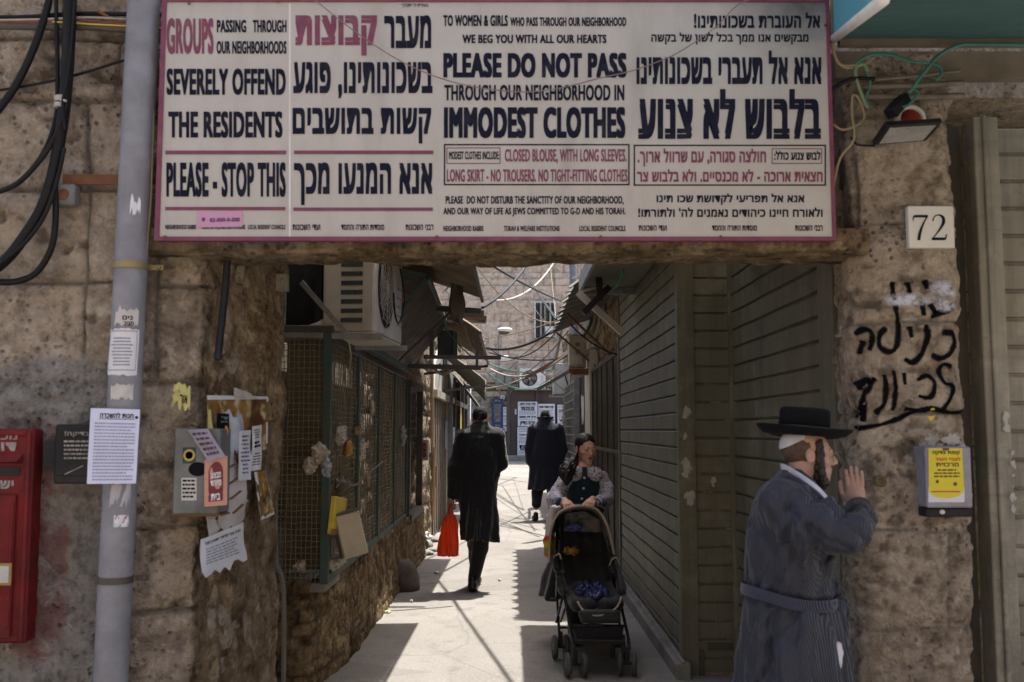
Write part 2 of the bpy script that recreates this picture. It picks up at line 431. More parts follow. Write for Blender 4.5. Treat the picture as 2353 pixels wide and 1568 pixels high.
# ================================================================== materials in use
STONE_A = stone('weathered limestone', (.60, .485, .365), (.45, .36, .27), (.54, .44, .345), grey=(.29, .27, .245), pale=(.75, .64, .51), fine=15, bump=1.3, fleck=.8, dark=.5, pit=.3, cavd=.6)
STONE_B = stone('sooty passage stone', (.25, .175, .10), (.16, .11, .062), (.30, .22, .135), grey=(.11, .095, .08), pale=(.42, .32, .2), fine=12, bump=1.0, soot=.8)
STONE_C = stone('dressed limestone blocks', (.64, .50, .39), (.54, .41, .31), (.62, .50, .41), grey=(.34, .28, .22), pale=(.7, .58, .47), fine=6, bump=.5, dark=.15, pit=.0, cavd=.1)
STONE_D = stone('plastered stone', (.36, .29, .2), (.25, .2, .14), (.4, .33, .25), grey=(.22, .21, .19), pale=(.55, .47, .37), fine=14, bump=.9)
def m_ground():
    n = N('worn pale asphalt'); co = n.coord()
    a = n.noise(.9, 6, .65, co); b = n.noise(60, 5, .7, co); c = n.noise(7, 6, .7, co)
    col = n.mix(n.ramp(a, .35, .65), (.235, .225, .212), (.185, .176, .165))
    col = n.mix(n.ramp(b, .5, .68, 0, .6), col, (.36, .335, .30)); col = n.mix(n.ramp(b, .42, .3, 0, .6), col, (.10, .09, .08))
    col = n.mix(n.ramp(c, .54, .70, 0, .6), col, (.12, .107, .095))
    vo = n.new('TexVoronoi', feature='DISTANCE_TO_EDGE'); vo.inputs['Scale'].default_value = .55; dm = n.new('Mix', data_type='VECTOR'); dm.inputs[0].default_value = .12; n.link(co, dm.inputs[4]); nn_ = n.new('TexNoise'); nn_.inputs['Scale'].default_value = 3; n.link(co, nn_.inputs['Vector']); n.link(nn_.outputs['Color'], dm.inputs[5]); n.link(dm.outputs[1], vo.inputs['Vector'])
    col = n.mix(n.ramp(vo.outputs['Distance'], .007, .001, 0, .22), col, (.04, .035, .03))
    vp = n.new('TexVoronoi'); vp.inputs['Scale'].default_value = .8; n.link(co, vp.inputs['Vector']); sp = n.new('SeparateColor'); n.link(vp.outputs['Color'], sp.inputs[0]); col = n.mix(n.ramp(sp.outputs[0], .55, .6, 0, .35), col, (.14, .13, .12))
    n.bump(b, .35, .006); return n.set(col, .85, 0, .3)
M_GROUND = m_ground()
def m_shutter(name, c):
    n = N(name); co = n.coord()
    st = n.noise(1, 7, .72, n.coord('Object', (9, 9, .55))); a = n.noise(3.5, 7, .7, co); b = n.noise(30, 5, .7, co)
    col = n.mix(n.ramp(st, .4, .7, 0, .8), c, tuple(v*.4 for v in c)); col = n.mix(n.ramp(a, .5, .68, 0, .6), col, tuple(v*1.7 for v in c)); col = n.mix(n.ramp(n.noise(1, 6, .7, n.coord('Object', (1.2, 1.2, 26))), .55, .75, 0, .5), col, tuple(v*.45 for v in c))
    col = n.mix(n.ramp(b, .6, .74, 0, .5), col, (.03, .027, .022)); col = n.mix(n.ramp(n.noise(11, 8, .75, co), .66, .74, 0, .7), col, (.36, .33, .27))
    n.bump(n.mul(a, .5), .12, .006); return n.set(col, n.ramp(a, .3, .7, .42, .68), 0, .3)
M_SHUT = m_shutter('olive painted shutter', (.15, .142, .105)); M_SHUT2 = m_shutter('khaki painted shutter', (.25, .237, .195))
M_BLACKCABLE = plain('black cable sheath', (.009, .009, .010), rough=.5, bump=.1, dcol=(.06, .055, .05), dirt=.3, spec=.2)
M_PIPE = plain('grey painted pipe', (.25, .25, .275), (.18, .18, .20), sc=7, rough=.55, bump=.2, dirt=.6, dcol=(.11, .10, .095))
M_RUST = plain('rusty steel', (.12, .05, .025), (.2, .09, .04), sc=14, rough=.85, bump=.5)
M_DARKSTEEL = plain('dark steel', (.05, .048, .042), (.09, .07, .05), sc=10, rough=.6)
M_GREENSTEEL = plain('peeling teal paint on steel', (.035, .085, .080), (.07, .08, .065), sc=9, rough=.7, dirt=.75, dcol=(.1, .055, .03))
M_GALV = plain('galvanised steel', (.3, .3, .29), (.2, .2, .19), sc=9, rough=.45, metal=.3)
M_WHITE = plain('white painted metal', (.72, .70, .66), (.6, .57, .52), sc=5, rough=.45, dirt=.3, dcol=(.25, .2, .15), bump=.05)
M_CREAM = plain('yellowed white metal', (.52, .48, .40), (.42, .38, .31), sc=4, rough=.5, dirt=.45, dcol=(.16, .12, .08), bump=.05)
M_PAPER = plain('white paper', (.68, .68, .72), (.6, .6, .63), sc=6, rough=.9, bump=.1, bs=12, dirt=.12, dcol=(.3, .26, .2))
M_PAPEROLD = plain('weathered paper', (.56, .54, .52), (.42, .39, .36), sc=9, rough=.95, bump=.3, bs=18, dirt=.5, dcol=(.14, .11, .08))
M_INK = plain('black ink', (.010, .010, .014), rough=.9, bump=0, dirt=0, spec=.05); M_INKGREY = plain('grey small print', (.22, .22, .3), rough=.9, bump=0, dirt=0)
M_WHITEINK = plain('white lettering paint', (.36, .34, .33), (.2, .18, .17), sc=40, rough=.8, bump=0, dirt=.6, spec=.1)
M_YELLOW = plain('yellow paint', (.62, .46, .04), (.5, .35, .03), rough=.55, dirt=.4); M_GOLD = plain('gold lettering', (.5, .36, .1), rough=.5, bump=0, dirt=0)
M_RED = plain('red enamel', (.17, .012, .014), (.09, .010, .011), sc=9, rough=.6, dirt=.7, dcol=(.06, .025, .022), spec=.2)
M_NAVYINK = plain('navy lettering paint', (.010, .012, .026), (.015, .016, .03), sc=30, rough=.8, bump=0, dirt=.1, dcol=(.2, .19, .18), spec=.06)
M_MAGENTA = plain('faded magenta paint', (.15, .032, .068), (.20, .05, .09), sc=20, rough=.6, bump=0, dirt=.12, dcol=(.4, .36, .35))
M_GREENWIRE = plain('green cable', (.05, .2, .15), rough=.5, dirt=.3); M_YELLOWWIRE = plain('yellowed cable', (.3, .23, .12), rough=.6); M_WHITEWIRE = plain('white cable', (.40, .38, .34), rough=.7, spec=.2)
M_CONCRETE = plain('grey concrete', (.24, .23, .21), (.17, .165, .15), sc=6, rough=.9, bump=.6, bs=30, dirt=.5)
M_BLACKPLASTIC = plain('black plastic', (.010, .010, .012), (.02, .02, .022), rough=.5, dirt=.25, dcol=(.09, .08, .07), spec=.2)
M_WOOD = plain('weathered wood', (.24, .2, .15), (.15, .12, .09), sc=7, rough=.85, bump=.5, bs=24)
def m_mesh(): return plain('rusted wire', (.20, .165, .105), (.25, .215, .15), rough=.7, bump=0)
M_WIRE = m_mesh()
# ================================================================== ground
def gz(y):
    return float(np.interp(y, [-30, 3.3, 4.6, 6, 20, 37, 60], [-.16, -.14, -.05, 0, 0, .40, .45]))
def build_ground():
    xs = np.r_[np.linspace(-40, -2.2, 8), np.linspace(-2, 2, 101), np.linspace(2.2, 40, 8)]
    ys = np.r_[np.linspace(-40, 3, 14), np.linspace(3.1, 22, 316), np.linspace(22.5, 60, 50)]
    X, Y = np.meshgrid(xs, ys, indexing='ij'); Z = np.interp(Y, [-30, 3.3, 4.6, 6, 20, 37, 60], [-.16, -.14, -.05, 0, 0, .40, .45])
    Z = Z+.014*(fbm(X*1.3, Y*1.1, 3, 2)-.5)+.006*(fbm(X*7, Y*7, 2, 5)-.5)
    n, m = X.shape; idx = np.arange(n*m).reshape(n, m)
    F = np.stack([idx[:-1, :-1], idx[1:, :-1], idx[1:, 1:], idx[:-1, 1:]], -1).reshape(-1, 4)
    o = mesh('ground', np.stack([X, Y, Z], -1).reshape(-1, 3), F.tolist(), M_GROUND, None, True)
    tag(o, 'worn pale grey asphalt paving of the alley and street', 'ground', None, 'structure')
build_ground()
# ================================================================== gateway building (one thing, its masses as parts)
D = 3.75
gate = thing('stone_building', 'weathered limestone front with the square opening into the alley under the big sign', 'building', (0, D+.3, -.15))
def wl(S, E):
    h, a = masonry(.31, .46, 11, .016, .020, .034, 5, 1.0, .5, .006)(S, E)
    X = S-2.9
    p = np.clip(1.6-np.abs((E-1.0)/.75)**4-np.abs((X+1.72)/.30)**4, 0, 1)*np.clip(.25+1.5*fbm(X*4, E*4, 4, 40), 0, 1)
    p = np.maximum(p, np.clip(2.4*fbm(X*1.7+3, E*1.7, 4, 44)-1.5, 0, 1)); a['red'] = np.clip(1.6-np.abs((X+1.76)/.11)**2-np.abs((E-1.08)/.46)**6, 0, 1); a['patch'] = p; a['joint'] = a['joint']*(1-.6*p)
    a['cavity'] = a['cavity']*(1-.7*p); return h*(1-.6*np.clip(p, 0, 1)), a
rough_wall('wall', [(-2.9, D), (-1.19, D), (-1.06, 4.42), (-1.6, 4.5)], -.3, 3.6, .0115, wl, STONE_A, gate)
def pil(S, E):
    h, a = masonry(.40, .6, 23, .011, .009, .026, 6, .5, .4, .004)(S, E)
    a['patch'] = np.clip(2.3*fbm(S*2.2+1, E*2.2, 4, 61)-1.35, 0, 1)*.9; return h+.05*(fbm(S*1.5, E*2.5, 3, 9)-.5), a
pillar_ob = rough_wall('pillar', [(1.62, 4.32), (1.35, 4.14), (1.28, D), (1.72, D), (1.72, 4.1)], -.3, 2.95, .0105, pil, STONE_A, gate)
zl0 = W(1200, 585, 3.68).z; zl1 = W(1200, 545, D).z
def lin(S, E):
    h = .034*(fbm(S*9, E*3, 4, 70)-.5)+.026*(fbm(S*26, E*14, 3, 71)-.5)
    h = h+.010*np.clip((S-.05)/.02, 0, 1)
    return h, {'tone': fbm(S*1, E*1.4, 2, 72)*1.2-.2, 'joint': np.clip(2*fbm(S*8, E*2, 3, 73)-.8, 0, 1)*.6, 'patch': np.clip(fbm(E*1.2, S*3, 3, 75)*1.4-.4, 0, 1)*.6}
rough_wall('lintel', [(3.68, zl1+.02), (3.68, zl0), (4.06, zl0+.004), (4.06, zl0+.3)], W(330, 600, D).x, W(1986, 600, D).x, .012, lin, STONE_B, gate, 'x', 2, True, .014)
mb = MB(); mb.bb((-2.9, 3.93, 2.3), (-1.1, 4.38, 6.8)); mb.bb((-1.1, 3.93, zl0+.14), (1.74, 4.38, 6.8)); mb.bb((1.74, 3.98, 2.86), (4.6, 4.38, 6.8))
mb.build('upper_wall', STONE_D, gate)
mb = MB(); mb.bb((-2.2, 4.385, 2.62), (1.9, 5.75, 2.8)); mb.build('shade_slab', STONE_D, gate)  # unseen slab added overhead to keep sun off the near passage walls
mb = MB(); mb.bb((-2.9, 3.80, 3.4), (-1.3, 3.925, 6.8)); mb.build('facing', STONE_D, gate)
# grey paint patch / smears on the facade belong to the stone
# ---- passage wall behind the splay
def rockf(seed, amp=.07, fs=2.2):
    def f(S, E):
        h = amp*2*(fbm(S*fs, E*fs*.8, 5, seed)-.5)+amp*.9*(fbm(S*fs*5, E*fs*3, 4, seed+1)-.5)
        return h, {'tone': fbm(S*2, E*2, 3, seed+2)*1.4-.2, 'joint': np.zeros(S.shape), 'patch': np.zeros(S.shape)}
    return f
# the splayed reveal carries rough uncut rock in front of the squared edge
rv = rough_wall('reveal', [(-1.165, 3.80), (-1.03, 4.44), (-1.09, 4.62), (-1.7, 4.66)], -.3, zl0+.5, .012, rockf(81, .055, 3.4), stone('uncut passage stone', (.40, .30, .19), (.24, .17, .10), (.34, .26, .17), grey=(.14, .12, .10), pale=(.58, .47, .34), fine=11, bump=1.3, soot=.35), gate, rnd=1)
# ---- low wall under the cage
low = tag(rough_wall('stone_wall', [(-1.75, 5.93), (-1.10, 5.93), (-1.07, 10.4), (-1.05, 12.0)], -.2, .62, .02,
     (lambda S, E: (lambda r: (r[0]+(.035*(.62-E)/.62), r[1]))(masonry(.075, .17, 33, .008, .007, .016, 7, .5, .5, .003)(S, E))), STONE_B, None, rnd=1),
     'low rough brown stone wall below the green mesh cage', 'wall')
mb = MB(); mb.bb((-1.75, 5.95, .55), (-1.10, 10.3, .60)); mb.build('coping', M_CONCRETE, low)
# ---- buildings along the left of the alley
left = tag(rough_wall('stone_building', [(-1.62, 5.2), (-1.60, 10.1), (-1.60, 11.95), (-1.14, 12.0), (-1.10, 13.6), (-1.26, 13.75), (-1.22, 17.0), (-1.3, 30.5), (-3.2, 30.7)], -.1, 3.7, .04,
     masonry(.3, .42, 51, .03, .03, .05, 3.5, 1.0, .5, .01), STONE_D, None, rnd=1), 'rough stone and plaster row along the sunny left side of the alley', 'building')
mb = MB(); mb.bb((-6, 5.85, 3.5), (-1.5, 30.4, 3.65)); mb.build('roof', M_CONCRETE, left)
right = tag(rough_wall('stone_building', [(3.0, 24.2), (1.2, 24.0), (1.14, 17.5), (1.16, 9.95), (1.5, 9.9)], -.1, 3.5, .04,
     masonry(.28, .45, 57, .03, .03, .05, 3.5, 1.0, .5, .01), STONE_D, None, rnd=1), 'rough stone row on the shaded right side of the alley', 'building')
mb = MB(); mb.bb((1.25, 9.9, 3.3), (6, 24, 3.45)); mb.build('roof', M_CONCRETE, right)
# ---- end building
YE = 37.0
endb = thing('stone_building', 'tall dressed limestone building closing the far end of the alley', 'building', (0, YE+.2, .4))
rough_wall('wall', [(-9, YE), (7, YE)], W(1200, 905, YE).z, 10.2, .045, masonry(.27, .48, 77, .022, .03, .03, 3.2, .4, .25, .03), STONE_C, endb, rnd=0)
def lowf(S, E):
    h, a = masonry(.5, .9, 79, .03, .02, .03, 3, .6, .4, .01)(S, E); a['patch'] = np.clip(fbm(S*.8, E*.8, 4, 4)*2-.5, 0, 1); return h, a
rough_wall('base_wall', [(-9, YE-.08), (7, YE-.08)], .2, W(1200, 885, YE).z, .06, lowf, STONE_D, endb, rnd=0)
mb = MB(); zb = W(1200, 905, YE).z
for i in range(3): mb.bb((-9, YE-.18-.04*(i % 2), zb-.1+i*.26), (7, YE+.1, zb+.08+i*.26))
mb.bb((-9, YE-.02, 10.2), (7, YE+3, 10.4)); mb.bb((-9, YE+.3, .2), (7, YE+3, 10.19)); mb.build('string_course', STONE_D, endb)
# window with bars
def wq(box, Y): x0, y0, x1, y1 = box; a = W(x0, y0, Y); b = W(x1, y1, Y); return a.x, b.x, b.z, a.z
x0, x1, z0, z1 = wq((1229, 697, 1276, 777), YE)
mb = MB(); mb.bb((x0, YE-.10, z0), (x1, YE-.06, z1)); win = mb.build('window', plain('dark window glass', (.03, .033, .036), rough=.6, bump=0, dirt=0, spec=.15), endb)
mb = MB()
for t in (0, .3, .5, .75, 1): mb.bb((x0+(x1-x0)*t-.03, YE-.15, z0), (x0+(x1-x0)*t+.03, YE-.11, z1))
mb.bb((x0-.03, YE-.15, z1), (x1+.03, YE-.11, z1+.05)); mb.build('frame', M_WHITE, win)
mb = MB()
for k in range(9): xx = x0+.08+(x1-x0-.16)*k/8; mb.tube([(xx, YE-.24, z0), (xx, YE-.24, z1)], .011, 5)
for k in range(4): zz = z0+.1+(z1-z0-.2)*k/3; mb.tube([(x0, YE-.24, zz), (x1, YE-.24, zz)], .013, 5)
mb.build('bars', M_DARKSTEEL, win)
mb = MB(); mb.bb((x0-.05, YE-.22, z0-.12), (x1+.05, YE-.04, z0-.01)); mb.build('sill', STONE_D, win)
xm = x0+(x1-x0)*.5; mb = MB(); mb.bb((xm, YE-.26, z0+.02), (x1-.05, YE-.22, z0+(z1-z0)*.32)); mb.build('panel', M_WHITE, win)
# dark rusty shop front under the poster wall
x0, x1, z0, z1 = wq((1168, 898, 1345, 1050), YE)
mb = MB(); mb.bb((x0, YE-.2, z0), (x1, YE-.12, z1)); door = mb.build('shop_front', plain('dark rusty door paint', (.07, .05, .042), (.1, .075, .062), sc=1.2, rough=.8, dirt=.5), endb)
mb = MB()
for qx in (1168, 1235, 1300, 1345): xx = W(qx, 950, YE).x; mb.bb((xx-.06, YE-.26, z0), (xx+.06, YE-.2, z1))
mb.bb((x0, YE-.26, z1), (x1, YE-.12, z1+.14)); mb.build('frame', M_DARKSTEEL, door)
mb = MB(); mb.bb((-6, YE-.75, .1), (6, YE-.1, W(1200, 1046, YE).z))
tag(mb.build('pavement', M_CONCRETE, None, bevel=.02), 'grey kerb and pavement along the foot of the far building', 'pavement', None, 'structure')
# unseen building added behind the camera, bounces warm sunlight onto the gateway front
opp = thing('bounce_building', 'unseen pale stone building added across the street to bounce sunlight', 'building', (0, -8, -.2)); opp['kind'] = 'structure'
M_OPP = plain('sunlit pale stone', (.62, .5, .36), (.54, .42, .3), sc=3, rough=.9)
mb = MB(); mb.bb((-16, -12, -.2), (16, -7, 6.5)); mb.build('wall', M_OPP, opp)
for k in range(6): mb = MB(); mb.bb((-13+k*5, -7.0, 3.2), (-11.8+k*5, -6.94, 4.8)); mb.build('window', M_DARKSTEEL, opp)
# ================================================================== shutters on the right
PITCHS = .112
def slats(name, a, b, z0, z1, mat, parent, pitch=PITCHS):
    """horizontal shutter slats between plan points a and b; outward = right-hand side of a->b"""
    a, b = Vector((*a, 0)), Vector((*b, 0)); t = (b-a).normalized(); n = Vector((t.y, -t.x, 0)); v, f = [], []; k = 0; z = z1
    prof = []
    while z > z0+.01:
        zb = max(z-pitch, z0); prof += [(-.004, z), (0, z-.006), (0, zb+.015), (-.018, zb+.012), (-.018, zb+.0005)]; z = zb
    cols = max(2, int((b-a).length/.25))
    rr = random.Random(len(name)+int(a.x*100))
    for i in range(cols+1):
        p = a+(b-a)*i/cols
        for d, zz in prof: v.append(p+n*(d+.003*math.sin(i*1.7+zz*9))+Vector((0, 0, zz)))
    m = len(prof)
    for i in range(cols):
        for j in range(m-1): f.append((i*m+j, i*m+j+1, (i+1)*m+j+1, (i+1)*m+j))
    return mesh(name, v, f, mat, parent)
XS, XN, YB = 1.06, 1.38, 6.25
sh = thing('roller_shutter', 'long olive metal shutter on the right wall, bottom slats catching light', 'shutter', (XS+.05, 8, .1))
slats('slats', (XS, 9.76), (XS, 6.32), .1, 2.95, M_SHUT, sh)
mb = MB(); mb.bb((XS-.015, 9.76, .0), (XS+.12, 9.82, 2.95)); mb.build('guide_rail', M_SHUT, sh)
mb = MB(); mb.bb((XS-.02, 6.24, 0), (XS+.03, 6.325, 2.95)); mb.bb((XS+.03, 6.235, 0), (XS+.085, 6.25, 2.95)); mb.build('corner_post', M_SHUT, sh)
sh = thing('roller_shutter', 'narrow olive shutter panel facing the street inside the gateway', 'shutter', ((XS+XN)/2, YB, 0))
slats('slats', (XS+.085, YB), (XN, YB), .02, 2.9, M_SHUT, sh)
mb = MB(); mb.bb((XS+.09, YB-.008, 0), (XS+.12, YB+.02, .16)); mb.bb((XS+.14, YB-.02, .16), (XS+.3, YB-.002, .2)); mb.build('bottom_rail', M_DARKSTEEL, sh)
sh = thing('roller_shutter', 'scuffed olive shutter inside the gateway behind the man in the striped coat', 'shutter', (XN+.05, 5.3, -.05))
slats('slats', (XN, YB-.012), (XN, 4.42), -.04, 2.9, M_SHUT, sh)
for a_, b_ in (((XN-.02, YB-.03, -.02), (XN+.02, YB-.0125, 2.9)), ((XN-.012, 4.34, -.1), (XN+.05, 4.42, 2.9)), ((XN-.03, 4.16, -.1), (XN+.0, 4.30, 2.9))): mb = MB(); mb.bb(a_, b_); mb.build('guide_rail', M_SHUT, sh)
mb = MB(); mb.bb((XS+.03, 6.335, -.1), (XS+.4, 9.75, 3.1)); mb.bb((XN+.03, 4.43, -.1), (2.4, 6.1, 3.1)); mb.bb((XS+.1, YB+.02, -.1), (XN+.3, 6.33, 3.1)); mb.bb((XS+.2, 9.83, 0), (1.6, 9.88, 3.1))
tag(mb.build('shop_building', STONE_D, None), 'dark shop unit behind the olive shutters of the right wall', 'building')
# right street shop shutter
xr = W(2290, 800, 3.95).x
sh = thing('roller_shutter', 'khaki metal shop shutter at the right edge of the street front', 'shutter', (2.4, 3.95, -.15))
slats('slats', (xr, 3.95), (3.6, 3.95), -.1, 2.72, M_SHUT2, sh)
xp = W(2248, 800, 3.9).x
mb = MB(); mb.bb((xp, 3.86, -.15), (xr, 3.97, 2.74)); mb.bb((xp+.03, 3.845, -.15), (xp+.05, 3.86, 2.74)); mb.build('guide_rail', M_SHUT2, sh, bevel=.004)
mb = MB(); mb.bb((1.74, 3.985, -.15), (xp, 4.05, 2.74)); mb.build('side_gap', M_DARKSTEEL, sh)
# kerb
mb = MB(); mb.bb((XS-.07, 6.15, -.02), (XS+.02, 9.8, .095)); mb.bb((XS-.035, 6.15, .096), (XS-.008, 9.8, .11))
tag(mb.build('kerb', M_CONCRETE, None, bevel=.01), 'low pale concrete kerb at the foot of the long shutter', 'kerb', None, 'structure')
# dark panelled gate further in
g = thing('metal_gate', 'tall dark brown panelled metal gate beyond the long shutter', 'gate', (XS, 11.4, 0))
ztop = 2.28
M_DGATE = plain('dark brown sheet metal', (.010, .0085, .006), (.018, .014, .01), sc=6, rough=.6, dirt=.3, dcol=(.03, .023, .015), bump=.1, spec=.12)
mb = MB()
for k in range(5): mb.bb((XS+.01, 9.84+k*.67, .12), (XS+.05, 9.84+k*.67+.64, ztop))
mb.build('panel', M_DGATE, g)
mb = MB()
for k in range(6): mb.bb((XS-.005, 9.81+k*.67, .1), (XS+.03, 9.838+k*.67, ztop))
for z in (.12, 1.28, ztop): mb.bb((XS-.006, 9.84, z-.02), (XS+.009, 13.15, z+.02))
mb.build('frame', plain('brown steel strip', (.10, .075, .04), rough=.7, spec=.2), g)
mb = MB(); mb.bb((XS-.03, 13.2, 0), (XS+.12, 14.1, 2.55)); mb.build('post', M_CREAM, g)
# window grille beyond
g = thing('window_grille', 'black iron grille of square bars by the right wall behind the girl', 'grille', (1.1, 17, .8))
mb = MB(); mb.bb((1.12, 15.5, .2), (1.16, 18.6, 2.4)); mb.build('backing', M_DGATE, g)
mb = MB()
for k in range(8): mb.tube([(1.0, 15.5+k*.44, .4), (1.0, 15.5+k*.44, 2.3)], .017, 5)
for k in range(14): mb.tube([(1.0, 15.5, .4+k*.145), (1.0, 18.6, .4+k*.145)], .014, 5)
mb.bb((.96, 15.4, .3), (1.1, 15.46, 2.42)); mb.build('bars', M_GALV, g)
# ================================================================== the big sign
YS = 3.63
def SG(x, y, e=0): p = W(x, y, YS); return Vector((p.x, YS-e, p.z))
def m_sign():
    n = N('off white sign board'); co = n.coord()
    st = n.noise(1, 6, .7, n.coord('Object', (6, 6, .9))); a = n.noise(4, 7, .7, co)
    col = n.mix(n.ramp(a, .35, .7), (.47, .445, .405), (.41, .385, .345)); col = n.mix(n.ramp(st, .5, .75, 0, .45), col, (.25, .23, .2))
    col = n.mix(n.ramp(n.noise(14, 8, .75, co), .66, .76, 0, .35), col, (.2, .17, .13))
    # soot stain with a shape of its own by the top right corner
    g = n.new('VectorMath', operation='DISTANCE'); n.link(co, g.inputs[0]); g.inputs[1].default_value = (1.17, 0, .93)
    col = n.mix(n.mul(n.ramp(g.outputs['Value'], .05, .34, .8, 0), n.ramp(a, .3, .62, .6, 1)), col, (.06, .06, .055))
    n.bump(n.noise(3, 3, .5, co), .05, .02); return n.set(col, .45, 0, .4)
cs = [W(367, 275, YS), W(1910, 275, YS)]; sz0, sz1 = W(1130, 551, YS).z, W(1130, -1, YS).z
sign = thing('street_sign', 'big white bilingual sign with navy and magenta lettering above the gateway', 'sign', ((cs[0].x+cs[1].x)/2, YS+.012, sz0))
mb = MB(); mb.bb((cs[0].x, YS, sz0), (cs[1].x, YS+.02, sz1)); mb.build('board', m_sign(), sign, bevel=.003)
mb = MB(); bw = .013
mb.bb((cs[0].x-.004, YS-.006, sz0-.004), (cs[0].x+bw, YS+.024, sz1)); mb.bb((cs[1].x-bw*.7, YS-.006, sz0-.004), (cs[1].x+.004, YS+.024, sz1))
mb.bb((cs[0].x+bw, YS-.006, sz0-.004), (cs[1].x-bw*.7, YS+.024, sz0+bw*.85)); mb.bb((cs[0].x+bw, YS-.006, sz1-bw*.8), (cs[1].x-bw*.7, YS+.024, sz1)); mb.build('border', M_MAGENTA, sign)
fn = lambda x, y: SG(x, y, .0014)
nav, mag = MB(), MB()
for s, b, bd in [('PASSING', (498.5, 46, 566, 75), .05), ('THROUGH', (581, 46, 658.6, 75), .05), ('OUR NEIGHBORHOODS', (498, 94.5, 658.6, 124), .05),
    ('SEVERELY OFFEND', (383, 157.5, 657, 218.7), .055), ('THE RESIDENTS', (387, 256, 649.5, 317), .055), ('PLEASE - STOP THIS', (382.5, 373, 657, 453), .055),
    ('NEIGHBORHOOD RABBIS', (380, 516.5, 451, 527), .04), ('TORAH & WELFARE INSTITUTIONS', (462, 516.5, 563.5, 527), .04), ('LOCAL RESIDENT COUNCILS', (570, 516.5, 656, 527), .04),
    ('מעבר', (883, 35.5, 991, 111), .045), ('בשכונותינו, פוגע', (674, 143, 994, 227), .045), ('קשות בתושבים', (672.5, 248, 991, 330), .045), ('אנא המנעו מכך', (675.5, 373.6, 994, 471.5), .045),
    ('ועדי השכונות', (672.5, 516, 736, 529), .035), ('מוסדות התורה והחסד', (784, 516, 883, 529), .035), ('רבני השכונות', (932, 516, 996, 529), .035), ("בעזרת ה' יתברך", (922.7, 8, 984, 18), .02),
    ('TO WOMEN & GIRLS', (1018.7, 35, 1167, 60.5), .05), ('WHO PASS THROUGH OUR NEIGHBORHOOD', (1172.6, 40, 1439, 60.5), .05), ('WE BEG YOU WITH ALL OUR HEARTS', (1062.7, 80, 1393.6, 99.7), .05),
    ('PLEASE DO NOT PASS', (1018.7, 121.6, 1440, 179), .07), ('THROUGH OUR NEIGHBORHOOD IN', (1021, 195, 1434.6, 231.6), .045), ('IMMODEST CLOTHES', (1020, 246, 1437, 318), .07),
    ('MODEST CLOTHES INCLUDE:', (1031.6, 348, 1147, 366.5), .04), ('PLEASE  DO NOT DISTURB THE SANCTITY OF OUR NEIGHBORHOOD,', (1024, 450.7, 1433, 471), .045),
    ('AND OUR WAY OF LIFE AS JEWS COMMITTED TO G-D AND HIS TORAH.', (1018.7, 477.4, 1437, 497.6), .045), ('NEIGHBORHOOD RABBIS', (1019, 519, 1111, 531.5), .04),
    ('TORAH & WELFARE INSTITUTIONS', (1157.7, 519, 1286, 531.5), .04), ('LOCAL RESIDENT COUNCILS', (1331, 519, 1437, 531.5), .04),
    ('אל העוברת בשכונותינו!', (1594.5, 29, 1884, 65), .04), ('מבקשים אנו ממך בכל לשון של בקשה', (1496.5, 75, 1857.6, 102.6), .035), ('אנא אל תעברי בשכונותינו', (1462.5, 116.5, 1887.6, 193.5), .05),
    ('בלבוש לא צנוע', (1466.6, 205, 1886, 319.5), .06), ('לבוש צנוע כולל:', (1778.8, 346, 1885, 368), .04), ('אנא אל תפריעי לקדושת שכו תינו', (1508.5, 445, 1848, 471), .035),
    ("ולאורח חיינו כיהודים נאמנים לה' ולתורתו!", (1466.4, 477, 1890, 499), .035), ('ועדי השכונות', (1467.5, 518, 1532, 530.6), .035), ('מוסדות התורה והחסד', (1636, 518, 1739, 530.6), .035), ('רבני השכונות', (1827, 518, 1890, 530.6), .035)]:
    put(nav, s, b, fn, bd)
frame(nav, (1020, 331, 1446.7, 426), 3.2, fn); frame(nav, (1456, 332.7, 1897.8, 427), 3.2, fn)
for s, b, bd in [('GROUPS', (383, 42, 491, 124.5), .055), ('קבוצות', (679, 35.5, 866.5, 128), .06), ('CLOSED BLOUSE, WITH LONG SLEEVES.', (1160, 342.6, 1440, 376), .04),
    ('LONG SKIRT - NO TROUSERS. NO TIGHT-FITTING CLOTHES', (1026.8, 389, 1442, 418), .04), ('חולצה סגורה, עם שרוול ארוך.', (1465, 341.5, 1760, 383), .04), ('חצאית ארוכה - לא מכנסיים. ולא בלבוש צר', (1463.5, 389, 1890, 418.5), .04)]:
    put(mag, s, b, fn, bd)
for b in [(380, 346, 658, 355), (380, 475.5, 656, 483.5), (675.5, 346, 996, 354.5), (674, 477, 995, 485)]: rect(mag, b, fn)
frame(mag, (1026, 339, 1150, 376.7), 2, fn); frame(mag, (1773, 341, 1889, 376.7), 2, fn)
nav.build('lettering', M_NAVYINK, sign); mag.build('coloured_lettering', M_MAGENTA, sign)
seam = MB(); rect(seam, (664, 8, 668, 545), lambda x, y: SG(x, y, .0009)); seam.build('panel_seam', M_WHITE, sign)
mb = MB()
for x, y in ((436, 10), (640, 5), (1004, 545), (1655, 545), (1895, 60), (380, 545), (1380, 545)): p = SG(x, y, .009); mb.sph(p, (.006, .004, .006), 8, 6)
mb.build('bolt', M_RUST, sign)
q = [SG(454, 487, .003), SG(557, 485, .003), SG(557, 521, .003), SG(454, 523, .003)]
o, f2 = sheet('sticker', q, plain('pink sticker paper', (.55, .26, .4), (.5, .3, .42), rough=.7, dirt=.2), None, 'small pink sticker with a phone number near the lower left of the big sign', 'sticker', curl=.001, nx=6, ny=3)
